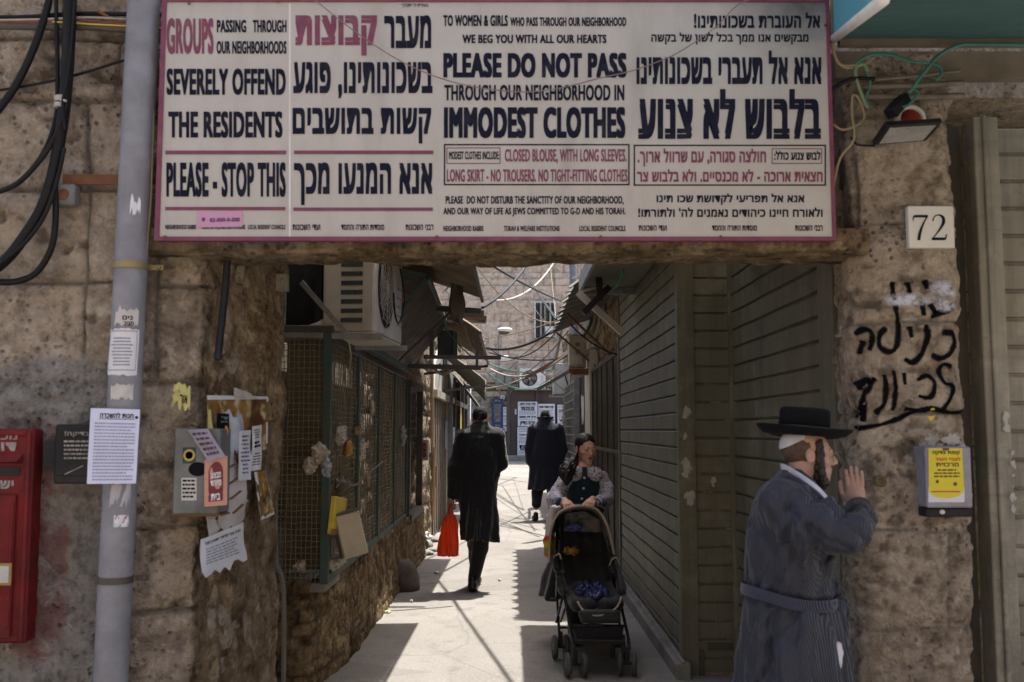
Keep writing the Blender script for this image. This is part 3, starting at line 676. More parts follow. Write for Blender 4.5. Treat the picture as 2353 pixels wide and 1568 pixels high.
mb = MB(); put(mb, '02-000-0-000', (.28, .42, .95, .68), f2, .04); mb.sph(f2(.14, .5), (.007, .001, .008), 8, 5); mb.build('lettering', plain('purple ink', (.1, .05, .2), bump=0, dirt=0), o)
# thread hanging across the sign
pts = [(700, -14), (718, 0), (770, 42), (830, 88), (910, 140), (990, 178), (1080, 204), (1160, 215), (1220, 217), (1290, 208), (1380, 185), (1440, 172), (1500, 152), (1560, 125), (1640, 70), (1690, 20), (1742, 0), (1770, -8)]
mb = MB(); mb.tube([SG(x, y, .03) for x, y in pts], .0022, 6, smooth=5)
tag(mb.build('sagging_wire', plain('pinkish wire', (.26, .16, .15), rough=.6, bump=0, dirt=.2), None, True), 'thin pinkish wire sagging across the front of the big sign', 'wire')
# ================================================================== left of the sign
YP = 3.665
a, b = W(331, 0, YP), W(254, 1568, YP)
dv = (b-a); a2 = a-dv*.25; b2 = b+dv*.42
pipe = thing('drainpipe', 'grey painted drainpipe running down the wall left of the gateway', 'drainpipe', tuple(b2))
mb = MB(); mb.tube([a2+(b2-a2)*t for t in np.linspace(0, 1, 30)], .0595, 28); mb.build('pipe', M_PIPE, pipe, True)
def pp(qy, ang=0, r=.0615):
    t = (qy)/1568; c = a+dv*t; return c+Vector((math.sin(ang)*r, -math.cos(ang)*r, 0))
for qy, m in ((635, plain('brass band', (.32, .26, .12), rough=.4, metal=.4)), (1343, M_DARKSTEEL)):
    c = pp(qy, 0, 0); mb = MB()
    mb.lathe([(.059, -.012), (.0635, -.012), (.0635, .012), (.059, .012)], c, 28); mb.box(c+Vector((.085, .03, 0)), (.05, .006, .02)); mb.sph(c+Vector((.095, .022, 0)), .009, 8, 6)
    mb.build('bracket', m, pipe, False)
def wrapped(name, qy0, qy1, a0, a1, mat, label, cat_='poster', torn=0, seed=1, r=.0618):
    """paper pasted round the pipe"""
    nx, ny = 10, 12; mb = MB(); rr = np.random.RandomState(seed)
    tb = rr.rand(nx+1)*torn; tt = rr.rand(nx+1)*torn
    g = lambda u, v, e=0: pp(qy0+(qy1-qy0)*v, a0+(a1-a0)*u, r+e+.0015*math.sin(u*9+v*5+seed))
    for j in range(ny+1):
        for i in range(nx+1):
            v = j/ny; v = tt[i]+v*(1-tb[i]-tt[i]); mb.v.append(tuple(g(i/nx, v)))
    for j in range(ny):
        for i in range(nx): k = j*(nx+1)+i; mb.f.append((k, k+nx+1, k+nx+2, k+1))
    n0 = len(mb.v); mb.v += [tuple(Vector(p)+Vector((0, .0006, 0))) for p in mb.v]; mb.f += [tuple(i+n0 for i in f)[::-1] for f in mb.f]
    o = mb.build(name, mat, None, True); tag(o, label, cat_); return o, (lambda u, v, e=.001: g(u, v, e))
o, f2 = wrapped('notice', 781, 890, -1.0, 1.05, M_PAPER, 'small white notice with dashed black border pasted round the drainpipe', torn=.04, seed=4)
mb = MB()
for k in range(16): rect(mb, (.06+k*.055, .05, .095+k*.055, .075), f2); rect(mb, (.06+k*.055, .86, .095+k*.055, .885), f2)
for k in range(20): rect(mb, (.05, .06+k*.041, .075, .085+k*.041), f2); rect(mb, (.92, .06+k*.041, .945, .085+k*.041), f2)
lines(mb, f2, .18, .85, .2, .82, 9, .4, 3, True); mb.build('print', M_INKGREY, o)
o, f2 = wrapped('paper_scrap', 728, 779, -.45, .95, M_PAPEROLD, 'torn triangular white scrap above the dashed notice on the drainpipe', torn=.35, seed=9)
mb = MB(); put(mb, 'נים', (.35, .5, .75, .68), f2); put(mb, 'מניב', (.4, .75, .8, .93), f2); mb.build('print', M_INK, o)
o, f2 = wrapped('sticker', 905, 945, -.5, .85, M_PAPEROLD, 'pale round sticker half hidden on the drainpipe between the two notices', 'sticker', torn=.2, seed=12)
o, f2 = wrapped('sticker', 1198, 1225, .1, .95, M_PAPER, 'small white red and blue sticker low on the drainpipe', 'sticker', torn=.05, seed=15, r=.0605)
mb = MB(); rect(mb, (.05, .65, .95, .95), f2); mb.build('print', plain('light blue print', (.15, .4, .6), bump=0), o); mb = MB(); rect(mb, (.3, .08, .85, .35), f2); mb.build('print', plain('red print', (.5, .08, .1), bump=0), o)
o, f2 = wrapped('paper_scrap', 470, 525, .15, .75, M_PAPER, 'curled torn white shred on the drainpipe beside the lower part of the sign', torn=.5, seed=21)
o, f2 = wrapped('tape_remains', 1105, 1190, -.2, 1.0, plain('clear tape', (.34, .34, .38), (.42, .42, .45), rough=.2, bump=.4), 'shiny remains of clear tape under the rental notice on the drainpipe', 'tape', torn=.4, seed=22, r=.0602)
# rental notice
YN = 3.585
q = [W(210, 938, YN), W(322, 941, YN), W(313, 1111, YN-.01), W(200, 1112, YN-.02)]
o, f2 = sheet('notice', q, plain('bright white paper', (.62, .64, .80), (.56, .58, .74), rough=.9, bump=.05, dirt=0), None, 'white rental notice with rows of text taped to the drainpipe', 'notice', curl=.006, seed=5)
mb = MB(); put(mb, 'חנות להשכרה', (.2, .05, .88, .125), f2, .035); rect(mb, (.18, .135, .9, .142), f2); mb.sph(f2(.94, .11), (.0055, .001, .0055), 8, 5); mb.build('lettering', M_INK, o)
mb = MB(); lines(mb, f2, .1, .93, .19, .98, 18, .42, 8); mb.build('print', plain('violet grey print', (.3, .3, .45), bump=0, dirt=0), o)
# red mailbox
YM = 3.70
def B(qx, qy, Y): return W(qx, qy, Y)
x0, x1 = W(-75, 1200, YM).x, W(78, 1200, YM).x; z1, z0 = W(30, 985, YM).z, W(30, 1475, YM).z
box = thing('mailbox', 'worn red wall mailbox with white lettering at the left edge', 'mailbox', ((x0+x1)/2, YM, z0))
mb = MB(); mb.bb((x0, YM-.03, z0), (x1, YM+.08, z1)); mb.build('body', M_RED, box, bevel=.008)
wz = lambda qy: W(30, qy, YM).z
mb = MB()
mb.bb((x0+.01, YM-.04, z0+.01), (x0+.03, YM-.031, z1-.01)); mb.bb((x1-.022, YM-.04, z0+.01), (x1-.006, YM-.031, z1-.01)); mb.bb((x0+.03, YM-.04, z1-.025), (x1-.022, YM-.031, z1-.008)); mb.bb((x0+.03, YM-.04, z0+.008), (x1-.022, YM-.031, z0+.03)); mb.build('rim', M_RED, box, bevel=.003)
mb = MB(); mb.bb((x0+.035, YM-.044, wz(1462)), (x1-.05, YM-.031, wz(1135))); 
for k in range(3): mb.bb((x0+.05+k*.065, YM-.05, wz(1440)), (x0+.062+k*.065, YM-.0445, wz(1150)))
dr = mb.build('door', M_RED, box, bevel=.003)
mb = MB(); c = W(10, 1420, YM); mb.bb((x0+.06, YM-.052, wz(1340)), (x1-.05, YM-.0455, wz(1290))); mb.build('window_frame', plain('brass frame', (.35, .22, .06), rough=.5), dr)
mb = MB(); mb.bb((x0+.07, YM-.054, wz(1334)), (x1-.058, YM-.0525, wz(1296))); mb.build('label_card', M_PAPEROLD, dr)
mb = MB(); mb.add([(x0+.02, YM-.031, wz(1042)), (x1-.035, YM-.031, wz(1042)), (x1-.045, YM-.062, wz(1060)), (x0+.03, YM-.062, wz(1060)), (x0+.02, YM-.031, wz(1064)), (x1-.035, YM-.031, wz(1064))], [(0, 3, 2, 1), (3, 4, 5, 2), (0, 4, 3), (1, 2, 5), (0, 1, 5, 4)]); mb.build('slot_hood', M_RED, box)
mb = MB(); mb.bb((x0+.04, YM-.034, wz(1092)), (x1-.045, YM-.031, wz(1072))); mb.build('slot', M_BLACKPLASTIC, box)
mf = lambda x, y: W(x, y, YM)+Vector((0, -.0325, 0))
mb = MB(); put(mb, 'מכתבים', (-58, 995, 50, 1010), mf, .03); put(mb, 'דואר', (-45, 1016, 48, 1036), mf, .04); put(mb, 'ישראל', (-50, 1098, 42, 1122), mf, .04); mb.build('lettering', M_WHITEINK, box)
# black box beside it
x0, x1 = W(140, 1040, YM).x, W(222, 1040, YM).x; z1, z0 = W(170, 975, YM).z, W(170, 1110, YM).z
bx = thing('mailbox', 'small black metal mailbox with scratched white text behind the rental notice', 'mailbox', ((x0+x1)/2, YM, z0))
mb = MB(); mb.bb((x0, YM-.055, z0), (x1, YM+.06, z1)); mb.build('body', M_BLACKPLASTIC, bx, bevel=.006)
mb = MB(); mb.bb((x0+.008, YM-.06, z0+.03), (x1-.005, YM-.0555, z1-.006)); lid = mb.build('door', M_BLACKPLASTIC, bx, bevel=.002)
mb = MB(); mb.bb((W(108, 1040, YM).x, YM-.03, W(170, 1075, YM).z), (x0-.001, YM+.04, W(170, 1015, YM).z)); mb.build('hinge', M_BLACKPLASTIC, bx)
bf = lambda x, y: W(x, y, YM-.058)+Vector((0, -.0045, 0))
mb = MB(); put(mb, 'בדיקה!', (150, 991, 206, 1004), bf, .03); lines(mb, bf, 148, 205, 1012, 1060, 5, .45, 4, word=9); mb.bar(bf(150, 1090), bf(192, 1070), .002, .004); mb.build('lettering', M_WHITEINK, bx)
# rusty bar and small grey box
mb = MB(); p0, p1 = W(145, 412, 3.715), W(368, 413, 3.715); mb.bar(p0, p1, .006, .038); tag(mb.build('flat_bar', M_RUST, None), 'rusty flat iron bar crossing behind the drainpipe', 'metal bar')
p = W(152, 450, 3.71); jb = thing('junction_box', 'small grey square box with rusty round middle on the left wall', 'junction box', (p.x, p.y, p.z-.04))
mb = MB(); mb.box(p, (.085, .05, .082)); mb.build('cover', plain('dull grey metal', (.19, .2, .2), (.15, .15, .14), sc=12, dirt=.5), jb, bevel=.006)
mb = MB(); mb.lathe([(.022, 0), (.02, .004)], p+Vector((0, -.0255, 0)), 18, Matrix.Rotation(R(90), 3, 'X')); mb.build('plug', M_RUST, jb)
# cables, left
def cable(pts, r, mat, label, Y=3.68, group=None, name='cable', cat_='cable', n=8):
    P = [W(p[0], p[1], p[2] if len(p) > 2 else Y) for p in pts]
    mb = MB(); mb.tube(P, r, n, smooth=6); return tag(mb.build(name, mat, None, True), label, cat_, group)
G1 = 'black cables hanging on the left wall'
cb = thing('cable', 'thick bundle of black cables tied with a pale band on the left wall', 'cable', tuple(W(60, 560, 3.67)), G1)
mb = MB(); mb.tube([W(x, y, 3.665) for x, y in [(164, -60), (160, 40), (156, 140), (148, 240), (140, 300), (122, 400), (95, 480), (55, 545), (10, 600), (-60, 650)]], [.024, .024, .023, .022, .021, .021, .021], 10, smooth=6); mb.build('sheath', M_BLACKCABLE, cb, True)
mb = MB(); mb.tube([W(x, y, 3.66) for x, y in [(141, 222), (141, 234)]], .0255, 12); mb.tube([W(130, 226, 3.645), W(152, 232, 3.63)], .005, 6); mb.tube([W(141, 238, 3.66), W(140, 248, 3.66)], .025, 12); mb.build('tie', M_WHITEWIRE, cb)
cable([(120, -50), (108, 20), (78, 110), (40, 190), (0, 248), (-50, 300)], .0145, M_BLACKCABLE, 'black cable slanting to the upper left corner of the wall', group=G1)
cable([(128, -50), (130, 60), (132, 170), (128, 270), (100, 350), (50, 412), (0, 440), (-60, 465)], .0085, M_BLACKCABLE, 'thin black cable looping left below the pale band', group=G1)
cable([(150, 180), (150, 250), (118, 330), (78, 385), (30, 428), (-50, 455)], .0095, M_BLACKCABLE, 'black cable looping left just above the lower loops', 3.65, G1)
cable([(126, 430), (128, 500), (118, 570), (85, 625), (45, 645), (0, 648), (-60, 640)], .0125, M_BLACKCABLE, 'lowest black cable loop curving back to the left edge', group=G1)
cable([(148, 340), (130, 420), (100, 500), (55, 560), (0, 606), (-50, 640)], .008, M_BLACKCABLE, 'black cable running along the thick bundle', 3.645, G1)
cable([(175, -40), (165, 90), (155, 180), (144, 240), (150, 300)], .006, M_BLACKCABLE, 'thin greenish black cable twisted round the bundle', 3.635, G1)
cable([(-60, 214), (20, 204), (120, 186), (200, 165), (280, 140), (360, 118)], .0055, M_BLACKCABLE, 'thin black wire rising across the left wall behind the drainpipe', 3.70)
for i, (pts, r, m, lb) in enumerate([([(-60, 40), (60, 39), (170, 32), (260, 32), (380, 34)], .009, M_BLACKCABLE, 'dark wire along the top of the left wall'), ([(-60, 58), (80, 62), (200, 62), (300, 68), (380, 66)], .014, M_DARKSTEEL, 'dark conduit along the top of the left wall'),
    ([(-60, 50), (100, 50), (180, 46), (240, 52), (330, 58), (380, 60)], .004, plain('red wire', (.3, .06, .05), rough=.5), 'thin red wire along the top of the left wall'), ([(-60, 47), (100, 44), (200, 40), (290, 44), (380, 47)], .004, M_WHITEWIRE, 'thin pale wire along the top of the left wall'), ([(120, 50), (200, 55), (260, 58), (380, 64)], .003, M_YELLOW, 'thin yellow wire along the top of the left wall')]):
    cable(pts, r, m, lb, 3.70-.006*i, 'wires along the top of the left wall')
cable([(345, 40), (338, 130), (352, 260), (350, 360), (346, 470), (338, 560), (330, 640), (322, 700)], .0035, M_YELLOWWIRE, 'thin yellow green wire hanging between the drainpipe and the sign', 3.66)
cable([(225, 25), (260, 45), (300, 62), (345, 58), (380, 88)], .006, M_RUST, 'rusty tangled wire beside the top of the drainpipe', 3.69)
# yellow torn sticker on the corner
q = [W(398, 873, 3.71), W(438, 884, 3.71), W(436, 946, 3.71), W(393, 944, 3.71)]
o, f2 = sheet('paper_scrap', q, plain('yellow paper', (.5, .46, .16), (.42, .38, .14), rough=.9), None, 'torn yellow paper scrap on the corner stone by the posters', 'paper scrap', torn=.35, tornside='tbs', seed=31)
mb = MB(); put(mb, 'אור', (.45, .42, .85, .72), f2); mb.build('print', M_INK, o)
# meter box on the reveal edge
YB2 = 3.74
x0, x1 = W(407, 1070, YB2).x, W(512, 1070, YB2).x; z1, z0 = W(450, 985, YB2).z, W(450, 1180, YB2).z
mbx = thing('meter_box', 'grey metal meter box with green stickers on the left corner stone', 'meter box', ((x0+x1)/2, YB2, z0))
mb = MB(); mb.bb((x0, YB2-.045, z0), (x1, YB2+.1, z1)); mb.build('body', plain('grey box paint', (.17, .175, .165), (.12, .125, .12), dirt=.6), mbx, bevel=.006)
mb = MB(); mb.bb((x0-.006, YB2-.03, z0-.008), (x1+.006, YB2+.09, z0-.0005)); mb.bb((x0-.01, YB2-.03, z1-.03), (x0-.0005, YB2+.08, z1-.01)); mb.build('rail', M_RUST, mbx)
mf = lambda x, y: W(x, y, YB2-.045)+Vector((0, -.0015, 0))
mb = MB(); rect(mb, (420, 1028, 450, 1065), mf); s1 = mb.build('emblem', plain('green sticker', (.015, .06, .035), bump=0), mbx)
mb = MB(); mb.lathe([(.014, 0), (.018, .0006), (.022, 0)], mf(435, 1046)+Vector((0, -.001, 0)), 18, Matrix.Rotation(R(90), 3, 'X')); mb.build('ring', M_GOLD, mbx)
mb = MB(); mb.sph(mf(455, 1078), (.035, .003, .026), 14, 8); mb.build('black_blot', M_INK, mbx)
mb = MB(); rect(mb, (417, 1098, 452, 1150), mf); mb.build('label_card', M_PAPEROLD, mbx)
mb = MB(); lines(mb, lambda x, y: mf(x, y)+Vector((0, -.001, 0)), 420, 450, 1102, 1148, 5, .5, 3, word=8); mb.build('print', M_INK, mbx)
# posters on the reveal: the reveal plane runs from (-1.165,3.80) to (-1.03,4.44)
RA, RB = Vector((-1.165, 3.80, 0)), Vector((-1.03, 4.44, 0)); RN = Vector((.979, -.206, 0)); RD = (RB-RA).normalized()
def RV(qx, qy, off=.05):
    """picture position -> point on the plane 'off' in front of the reveal"""
    a = RA+RN*off; o = Vector((0, 0, CAMH)); d = (W(qx, qy, 4.0)-o); t = (a-o).dot(RN)/d.dot(RN); return o+d*t
PC = []
def poster(q, mat, label, off, seed, torn=0, curl=.008, ts='b', cat_='poster', name='poster'):
    return sheet(name, [RV(x, y, off) for x, y in q], mat, None, label, cat_, 'posters layered on the rock beside the gateway', curl, seed=seed, torn=torn, tornside=ts, up=RN)
def m_photo():
    n = N('brown and gold poster print'); co = n.coord('Generated')
    a = n.noise(2.2, 6, .6, co, .6); b = n.noise(5, 4, .5, co)
    col = n.mix(n.ramp(a, .35, .65), (.075, .03, .012), (.42, .24, .05)); col = n.mix(n.ramp(b, .55, .68), col, (.6, .52, .4)); return n.set(col, .55)
o, f2 = poster([(473, 908), (612, 911), (610, 1030), (478, 1100)], m_photo(), 'brown and gold picture poster with white upper edge', .05, 41, curl=.010)
mb = MB(); rect(mb, (0, 0, 1, .055), f2); rect(mb, (.965, .055, 1, .9), f2); mb.build('white_edge', M_PAPER, o)
o, f2 = poster([(471, 925), (480, 935), (492, 1020), (474, 1035)], plain('yellow paper', (.5, .46, .16)), 'pale yellow strip torn at the left edge of the brown poster', .062, 42, .4, ts='tbs')
o, f2 = poster([(497, 950), (524, 951), (525, 1032), (499, 1030)], M_INK, 'narrow black flyer with orange picture over the brown poster', .072, 43)
mb = MB(); put(mb, 'יערי', (.3, .08, .8, .16), f2); put(mb, 'לחינוך', (.2, .2, .8, .27), f2, .03); mb.build('lettering', M_WHITEINK, o)
mb = MB(); mb.sph(f2(.6, .5), (.012, .003, .022), 10, 6); mb.build('picture', plain('orange print', (.6, .2, .04), bump=0), o); mb = MB(); mb.sph(f2(.55, .8), (.012, .002, .008), 10, 6); mb.sph(f2(.2, .82), (.006, .002, .01), 8, 6); mb.build('picture', plain('red print', (.5, .04, .03), bump=0), o)
o, f2 = poster([(520, 935), (545, 945), (570, 1040), (528, 1060)], plain('pale blue paper', (.42, .46, .54), dirt=.3), 'pale blue crumpled paper over the middle of the brown poster', .074, 44, .3, .02, ts='tb')
o, f2 = poster([(490, 1030), (560, 1020), (560, 1215), (500, 1230)], M_PAPEROLD, 'large torn weathered sheet under the white leaflets', .058, 45, .15, .012)
mb = MB()
for k in range(5): mb.bar(f2(.1+.1*k, .1+.17*k), f2(.5+.08*k, .06+.16*k), .02, .004)
mb.build('glue_stain', plain('brown glue', (.2, .1, .04)), o)
o, f2 = poster([(547, 990), (577, 988), (574, 1104), (544, 1106)], M_PAPER, 'white leaflet with centred text pinned in the middle of the posters', .085, 46, .03)
mb = MB(); lines(mb, f2, .15, .85, .1, .9, 10, .42, 5, True, .2); mb.build('print', plain('blue ink', (.1, .1, .3), bump=0, dirt=0), o)
o, f2 = poster([(578, 980), (602, 976), (598, 1080), (575, 1085)], M_PAPER, 'white leaflet with a table of figures at the right of the posters', .08, 47, .03)
mb = MB(); lines(mb, f2, .12, .88, .08, .3, 4, .4, 6, True, .2); lines(mb, f2, .12, .88, .34, .5, 2, .7, 7, False, .18); lines(mb, f2, .12, .88, .6, .9, 5, .4, 8, True, .2); mb.build('print', M_INK, o)
o, f2 = poster([(584, 1085), (601, 1080), (622, 1180), (590, 1195)], m_photo(), 'curling strip of gold picture poster hanging at the right end', .07, 48, .1, .02)
mb = MB(); rect(mb, (0, 0, .25, 1), f2); rect(mb, (.9, 0, 1, 1), f2); rect(mb, (.25, .93, .9, 1), f2); mb.build('white_edge', M_PAPER, o)
def m_brickprint():
    n = N('brick pattern print'); br = n.new('TexBrick'); br.inputs['Scale'].default_value = 14
    br.inputs['Color1'].default_value = (.42, .17, .11, 1); br.inputs['Color2'].default_value = (.5, .24, .16, 1); br.inputs['Mortar'].default_value = (.55, .4, .33, 1)
    mp = n.new('Mapping'); mp.inputs['Rotation'].default_value = (R(90), 0, R(90)); n.link(n.coord('Generated'), mp.inputs[0]); n.link(mp.outputs[0], br.inputs['Vector']); return n.set(br.outputs['Color'], .7)
o, f2 = sheet('poster', [W(470, 1057, 3.675), W(523, 1047, 3.69), W(522, 1160, 3.69), W(469, 1165, 3.675)], m_brickprint(), None, 'flyer with a brick arch design and dark red lettering over the meter box', 'poster', 'posters layered on the rock beside the gateway', .008, seed=49)
mb = MB(); v = [f2(.18, .9)]+[f2(.5-.32*math.cos(math.pi*k/10), .32-.24*math.sin(math.pi*k/10)) for k in range(11)]+[f2(.82, .9)]; mb.add(v, [tuple(range(13))]); mb.build('arch', plain('dark red print', (.16, .02, .03), bump=0), o)
fe = lambda u, v: f2(u, v, .0022)
mb = MB(); put(mb, 'מבצע', (.3, .3, .72, .42), fe, .04); put(mb, 'מיוחד', (.27, .46, .75, .58), fe, .04); put(mb, 'בית', (.3, .74, .7, .88), fe, .04); mb.build('lettering', M_PAPER, o)
o, f2 = sheet('poster', [W(432, 988, 3.672), W(478, 985, 3.672), W(521, 1052, 3.672), W(480, 1062, 3.672)], plain('purple tinted paper', (.3, .27, .34), (.2, .18, .2), dirt=.4), None, 'slanting purple tinted flyer over the top of the meter box', 'poster', 'posters layered on the rock beside the gateway', .008, seed=50, torn=.06)
mb = MB(); lines(mb, f2, .1, .85, .1, .9, 5, .5, 2, True, .2); mb.build('print', plain('dark purple ink', (.06, .03, .08), bump=0), o)
o, f2 = poster([(471, 1160), (540, 1140), (570, 1150), (478, 1245)], M_PAPEROLD, 'grey torn sheet hanging between the brick flyer and the lowest paper', .05, 51, .12)
mb = MB(); lines(mb, f2, .2, .8, .1, .8, 5, .4, 2, True, .14); mb.build('print', M_INK, o)
o, f2 = poster([(462, 1240), (556, 1200), (567, 1300), (460, 1332)], M_PAPER, 'lowest white paper with ragged bottom edge on the rock', .06, 52, .22)
mb = MB(); put(mb, 'הרב צבי מרדכי שטרן זצל', (.08, .1, .9, .2), f2, .03); mb.build('lettering', M_INK, o); mb = MB(); lines(mb, f2, .1, .85, .28, .7, 6, .35, 2, False, .1); mb.build('print', M_INKGREY, o)
o, f2 = poster([(536, 890), (575, 902), (592, 918), (538, 912)], M_PAPEROLD, 'small torn white scrap above the brown poster', .06, 53, .3, ts='t')
# passage: black pipe piece, small box, conduits
mb = MB(); mb.tube([RV(524, 560, .06), RV(518, 660, .06), RV(503, 800, .06), RV(500, 826, .06)], .014, 10, smooth=4); tag(mb.build('pipe', M_BLACKPLASTIC, None, True), 'short black pipe hanging on the rock at the upper left of the passage', 'pipe')
p = RV(649, 650, .03); mb = MB(); mb.box(p, (.05, .045, .075)); mb.sph(p+Vector((.005, -.024, .005)), (.012, .006, .012), 10, 6)
tag(mb.build('junction_box', plain('beige plastic box', (.28, .26, .18), dirt=.4), None, bevel=.004), 'small beige junction box high on the rock by the air conditioner', 'junction box')
for i, (pts, r, lb) in enumerate([([(640, 760), (628, 860), (632, 1000), (628, 1180), (630, 1280), (650, 1340), (652, 1500), (650, 1640)], .011, 'grey conduit bending right beside the mesh cage'), ([(648, 775), (640, 900), (636, 1050), (634, 1200), (636, 1310)], .009, 'thinner grey conduit ending beside the mesh cage')]):
    P = [W(x, y, 4.75-.03*i) for x, y in pts]; mb = MB(); mb.tube(P, r, 8, smooth=5); tag(mb.build('conduit', plain('dirty grey conduit', (.2, .18, .14), rough=.7), None, True), lb, 'conduit', 'conduits beside the cage')
# ================================================================== right pillar and shop front
def PF(qx, qy, e=0): p = W(qx, qy, D-.02-e); return p
# house number plate
x0, x1 = W(2084, 522, D-.03).x, W(2189, 522, D-.03).x; z1, z0 = W(2130, 475, D-.03).z, W(2130, 571, D-.03).z
nb = thing('number_plate', 'white house number plate reading 72 on the right pillar', 'number plate', ((x0+x1)/2, D-.03, z0))
mb = MB(); mb.bb((x0, D-.045, z0), (x1, D-.015, z1)); mb.build('plate', plain('white enamel', (.66, .65, .6), (.6, .59, .54), dirt=.12, rough=.35), nb, bevel=.003)
mb = MB(); 
def ribbon(mb, pts, ws, fn_):
    C = cat([Vector((x, y, 0)) for x, y in pts], 8); ww = np.interp(np.linspace(0, 1, len(C)), np.linspace(0, 1, len(ws)), ws); k = len(mb.v)
    for i, p in enumerate(C):
        t = (C[min(i+1, len(C)-1)]-C[max(i-1, 0)]).normalized()
        for s_ in (-1, 1): mb.v.append(tuple(fn_(p.x-t.y*ww[i]*s_, p.y+t.x*ww[i]*s_)))
    for i in range(len(C)-1): mb.f.append((k+2*i, k+2*i+1, k+2*i+3, k+2*i+2))
pf = lambda x, y: W(x, y, D-.046)+Vector((0, -.0012, 0)); pf2 = lambda x, y: pf(x, y)+Vector((0, -.0004, 0))
ribbon(mb, [(2098, 508), (2099, 499), (2103, 496)], [.6, 1.6, 1.6], pf2); ribbon(mb, [(2100, 497), (2116, 497), (2132, 497)], [3, 3, 3], pf); ribbon(mb, [(2131, 497), (2121, 515), (2114, 534), (2111, 552)], [1, 2, 3.2, 3.6], pf2)
ribbon(mb, [(2143, 508), (2147, 498), (2156, 494), (2166, 499), (2168, 510), (2162, 523), (2152, 537), (2142, 549)], [1.5, 1.2, 1.4, 3.2, 3.8, 2.6, 1.4, 1], pf); ribbon(mb, [(2141, 549), (2158, 549), (2172, 549)], [3, 3.2, 3], pf2); ribbon(mb, [(2172, 550), (2174, 543), (2175, 538)], [1.8, 1.3, .7], pf); mb.build('lettering', M_NAVYINK, nb)
# graffiti
gfx = lambda x, y: (3200+x/1.2065)/1.7408
gfy = lambda y: (900+y/1.2065)/1.7408
strokes = [  # crop coordinates, survey
 [(455, 275), (462, 330), (475, 400), (490, 480), (480, 580), (445, 610), (400, 590), (395, 530), (425, 495)], [(530, 275), (545, 320)], [(615, 265), (630, 300)], [(600, 370), (612, 430)], [(650, 440), (690, 420), (740, 405), (760, 380)], [(640, 380), (670, 430)], [(740, 285), (745, 300)],
 [(285, 520), (320, 500), (352, 515), (358, 560), (345, 598)], [(318, 560), (300, 615)], [(545, 490), (555, 535)], [(628, 480), (632, 540), (605, 620), (560, 660), (525, 645)], [(708, 515), (760, 520), (775, 560), (750, 615), (700, 640), (655, 625)],
 [(310, 770), (340, 745), (355, 780), (330, 810), (325, 850), (335, 945)], [(370, 740), (360, 765)], [(300, 755), (312, 790)], [(418, 725), (432, 790), (425, 860), (390, 905)], [(465, 705), (480, 790), (470, 890)], [(515, 715), (522, 765)], [(580, 745), (630, 725), (665, 765), (640, 830), (585, 825)], [(755, 680), (715, 670), (690, 705), (715, 760), (752, 775), (735, 830), (700, 890)],
 [(310, 980), (400, 965), (480, 940), (560, 905), (640, 885), (735, 905), (815, 900)], [(530, 885), (600, 895), (650, 880)]]
def m_spray(name, c):
    n = N(name); n.set(n.mix(n.ramp(n.noise(60, 4, .7), .35, .7), c, tuple(v*2+.02 for v in c)), .7); return n.m
bpy.context.view_layer.update()
def on_pillar(p, off=.003):
    """drop a point straight on to the rough face of the pillar"""
    o_ = wloc(pillar_ob); hit, q, nn, ix = pillar_ob.ray_cast(Vector((p.x, D-.4, p.z))-o_, Vector((0, 1, 0)))
    return Vector((p.x, (q.y+o_.y if hit else D)-off, p.z))
def m_spray2(name, c):
    n = N(name); n.set(c, .9, 0, .03); e_ = n.attr('edge'); al = n.ramp(n.mul(e_, n.mul(n.noise(120, 4, .7), .55, 'SUBTRACT'), 'ADD'), .10, .62)
    tp_ = n.new('BsdfTransparent'); mx = n.new('MixShader'); n.link(al, mx.inputs[0]); n.link(tp_.outputs[0], mx.inputs[1]); n.link(n.b.outputs[0], mx.inputs[2]); n.link(mx.outputs[0], n.out.inputs[0]); return n.m
mb = MB(); edge = []
for si, st in enumerate(strokes):
    P = [W(gfx(x, y), gfy(y), D-.026) for x, y in st]; C = cat(P, 9) if len(P) > 2 else [P[0]+(P[1]-P[0])*t for t in np.linspace(0, 1, 9)]
    C = [C[0]-(C[1]-C[0]).normalized()*.006]+C+[C[-1]+(C[-1]-C[-2]).normalized()*.006]
    k = len(mb.v); wd = .0165 if si < 16 else .013
    for i, p in enumerate(C):
        t = (C[min(i+1, len(C)-1)]-C[max(i-1, 0)]); t.y = 0; t.normalize(); nn = Vector((-t.z, 0, t.x)); ww = wd*(.9+.2*math.sin(i*.35+len(st)))
        for s_ in (-1, -.6, -.2, .2, .6, 1): mb.v.append(tuple(on_pillar(p+nn*ww*s_, .003+.0004*(si % 5)))); edge.append((1-abs(s_))*1.25 if 0 < i < len(C)-1 else 0)
    for i in range(len(C)-1):
        for j in range(5): a_ = k+i*6+j; mb.f.append((a_, a_+1, a_+7, a_+6))
gr = mb.build('graffiti', m_spray2('black spray paint', (.006, .006, .007)), None, True); at_ = gr.data.attributes.new('edge', 'FLOAT', 'POINT'); at_.data.foreach_set('value', np.array(edge, np.float32))
tag(gr, 'three lines of black sprayed Hebrew handwriting on the right pillar', 'graffiti')
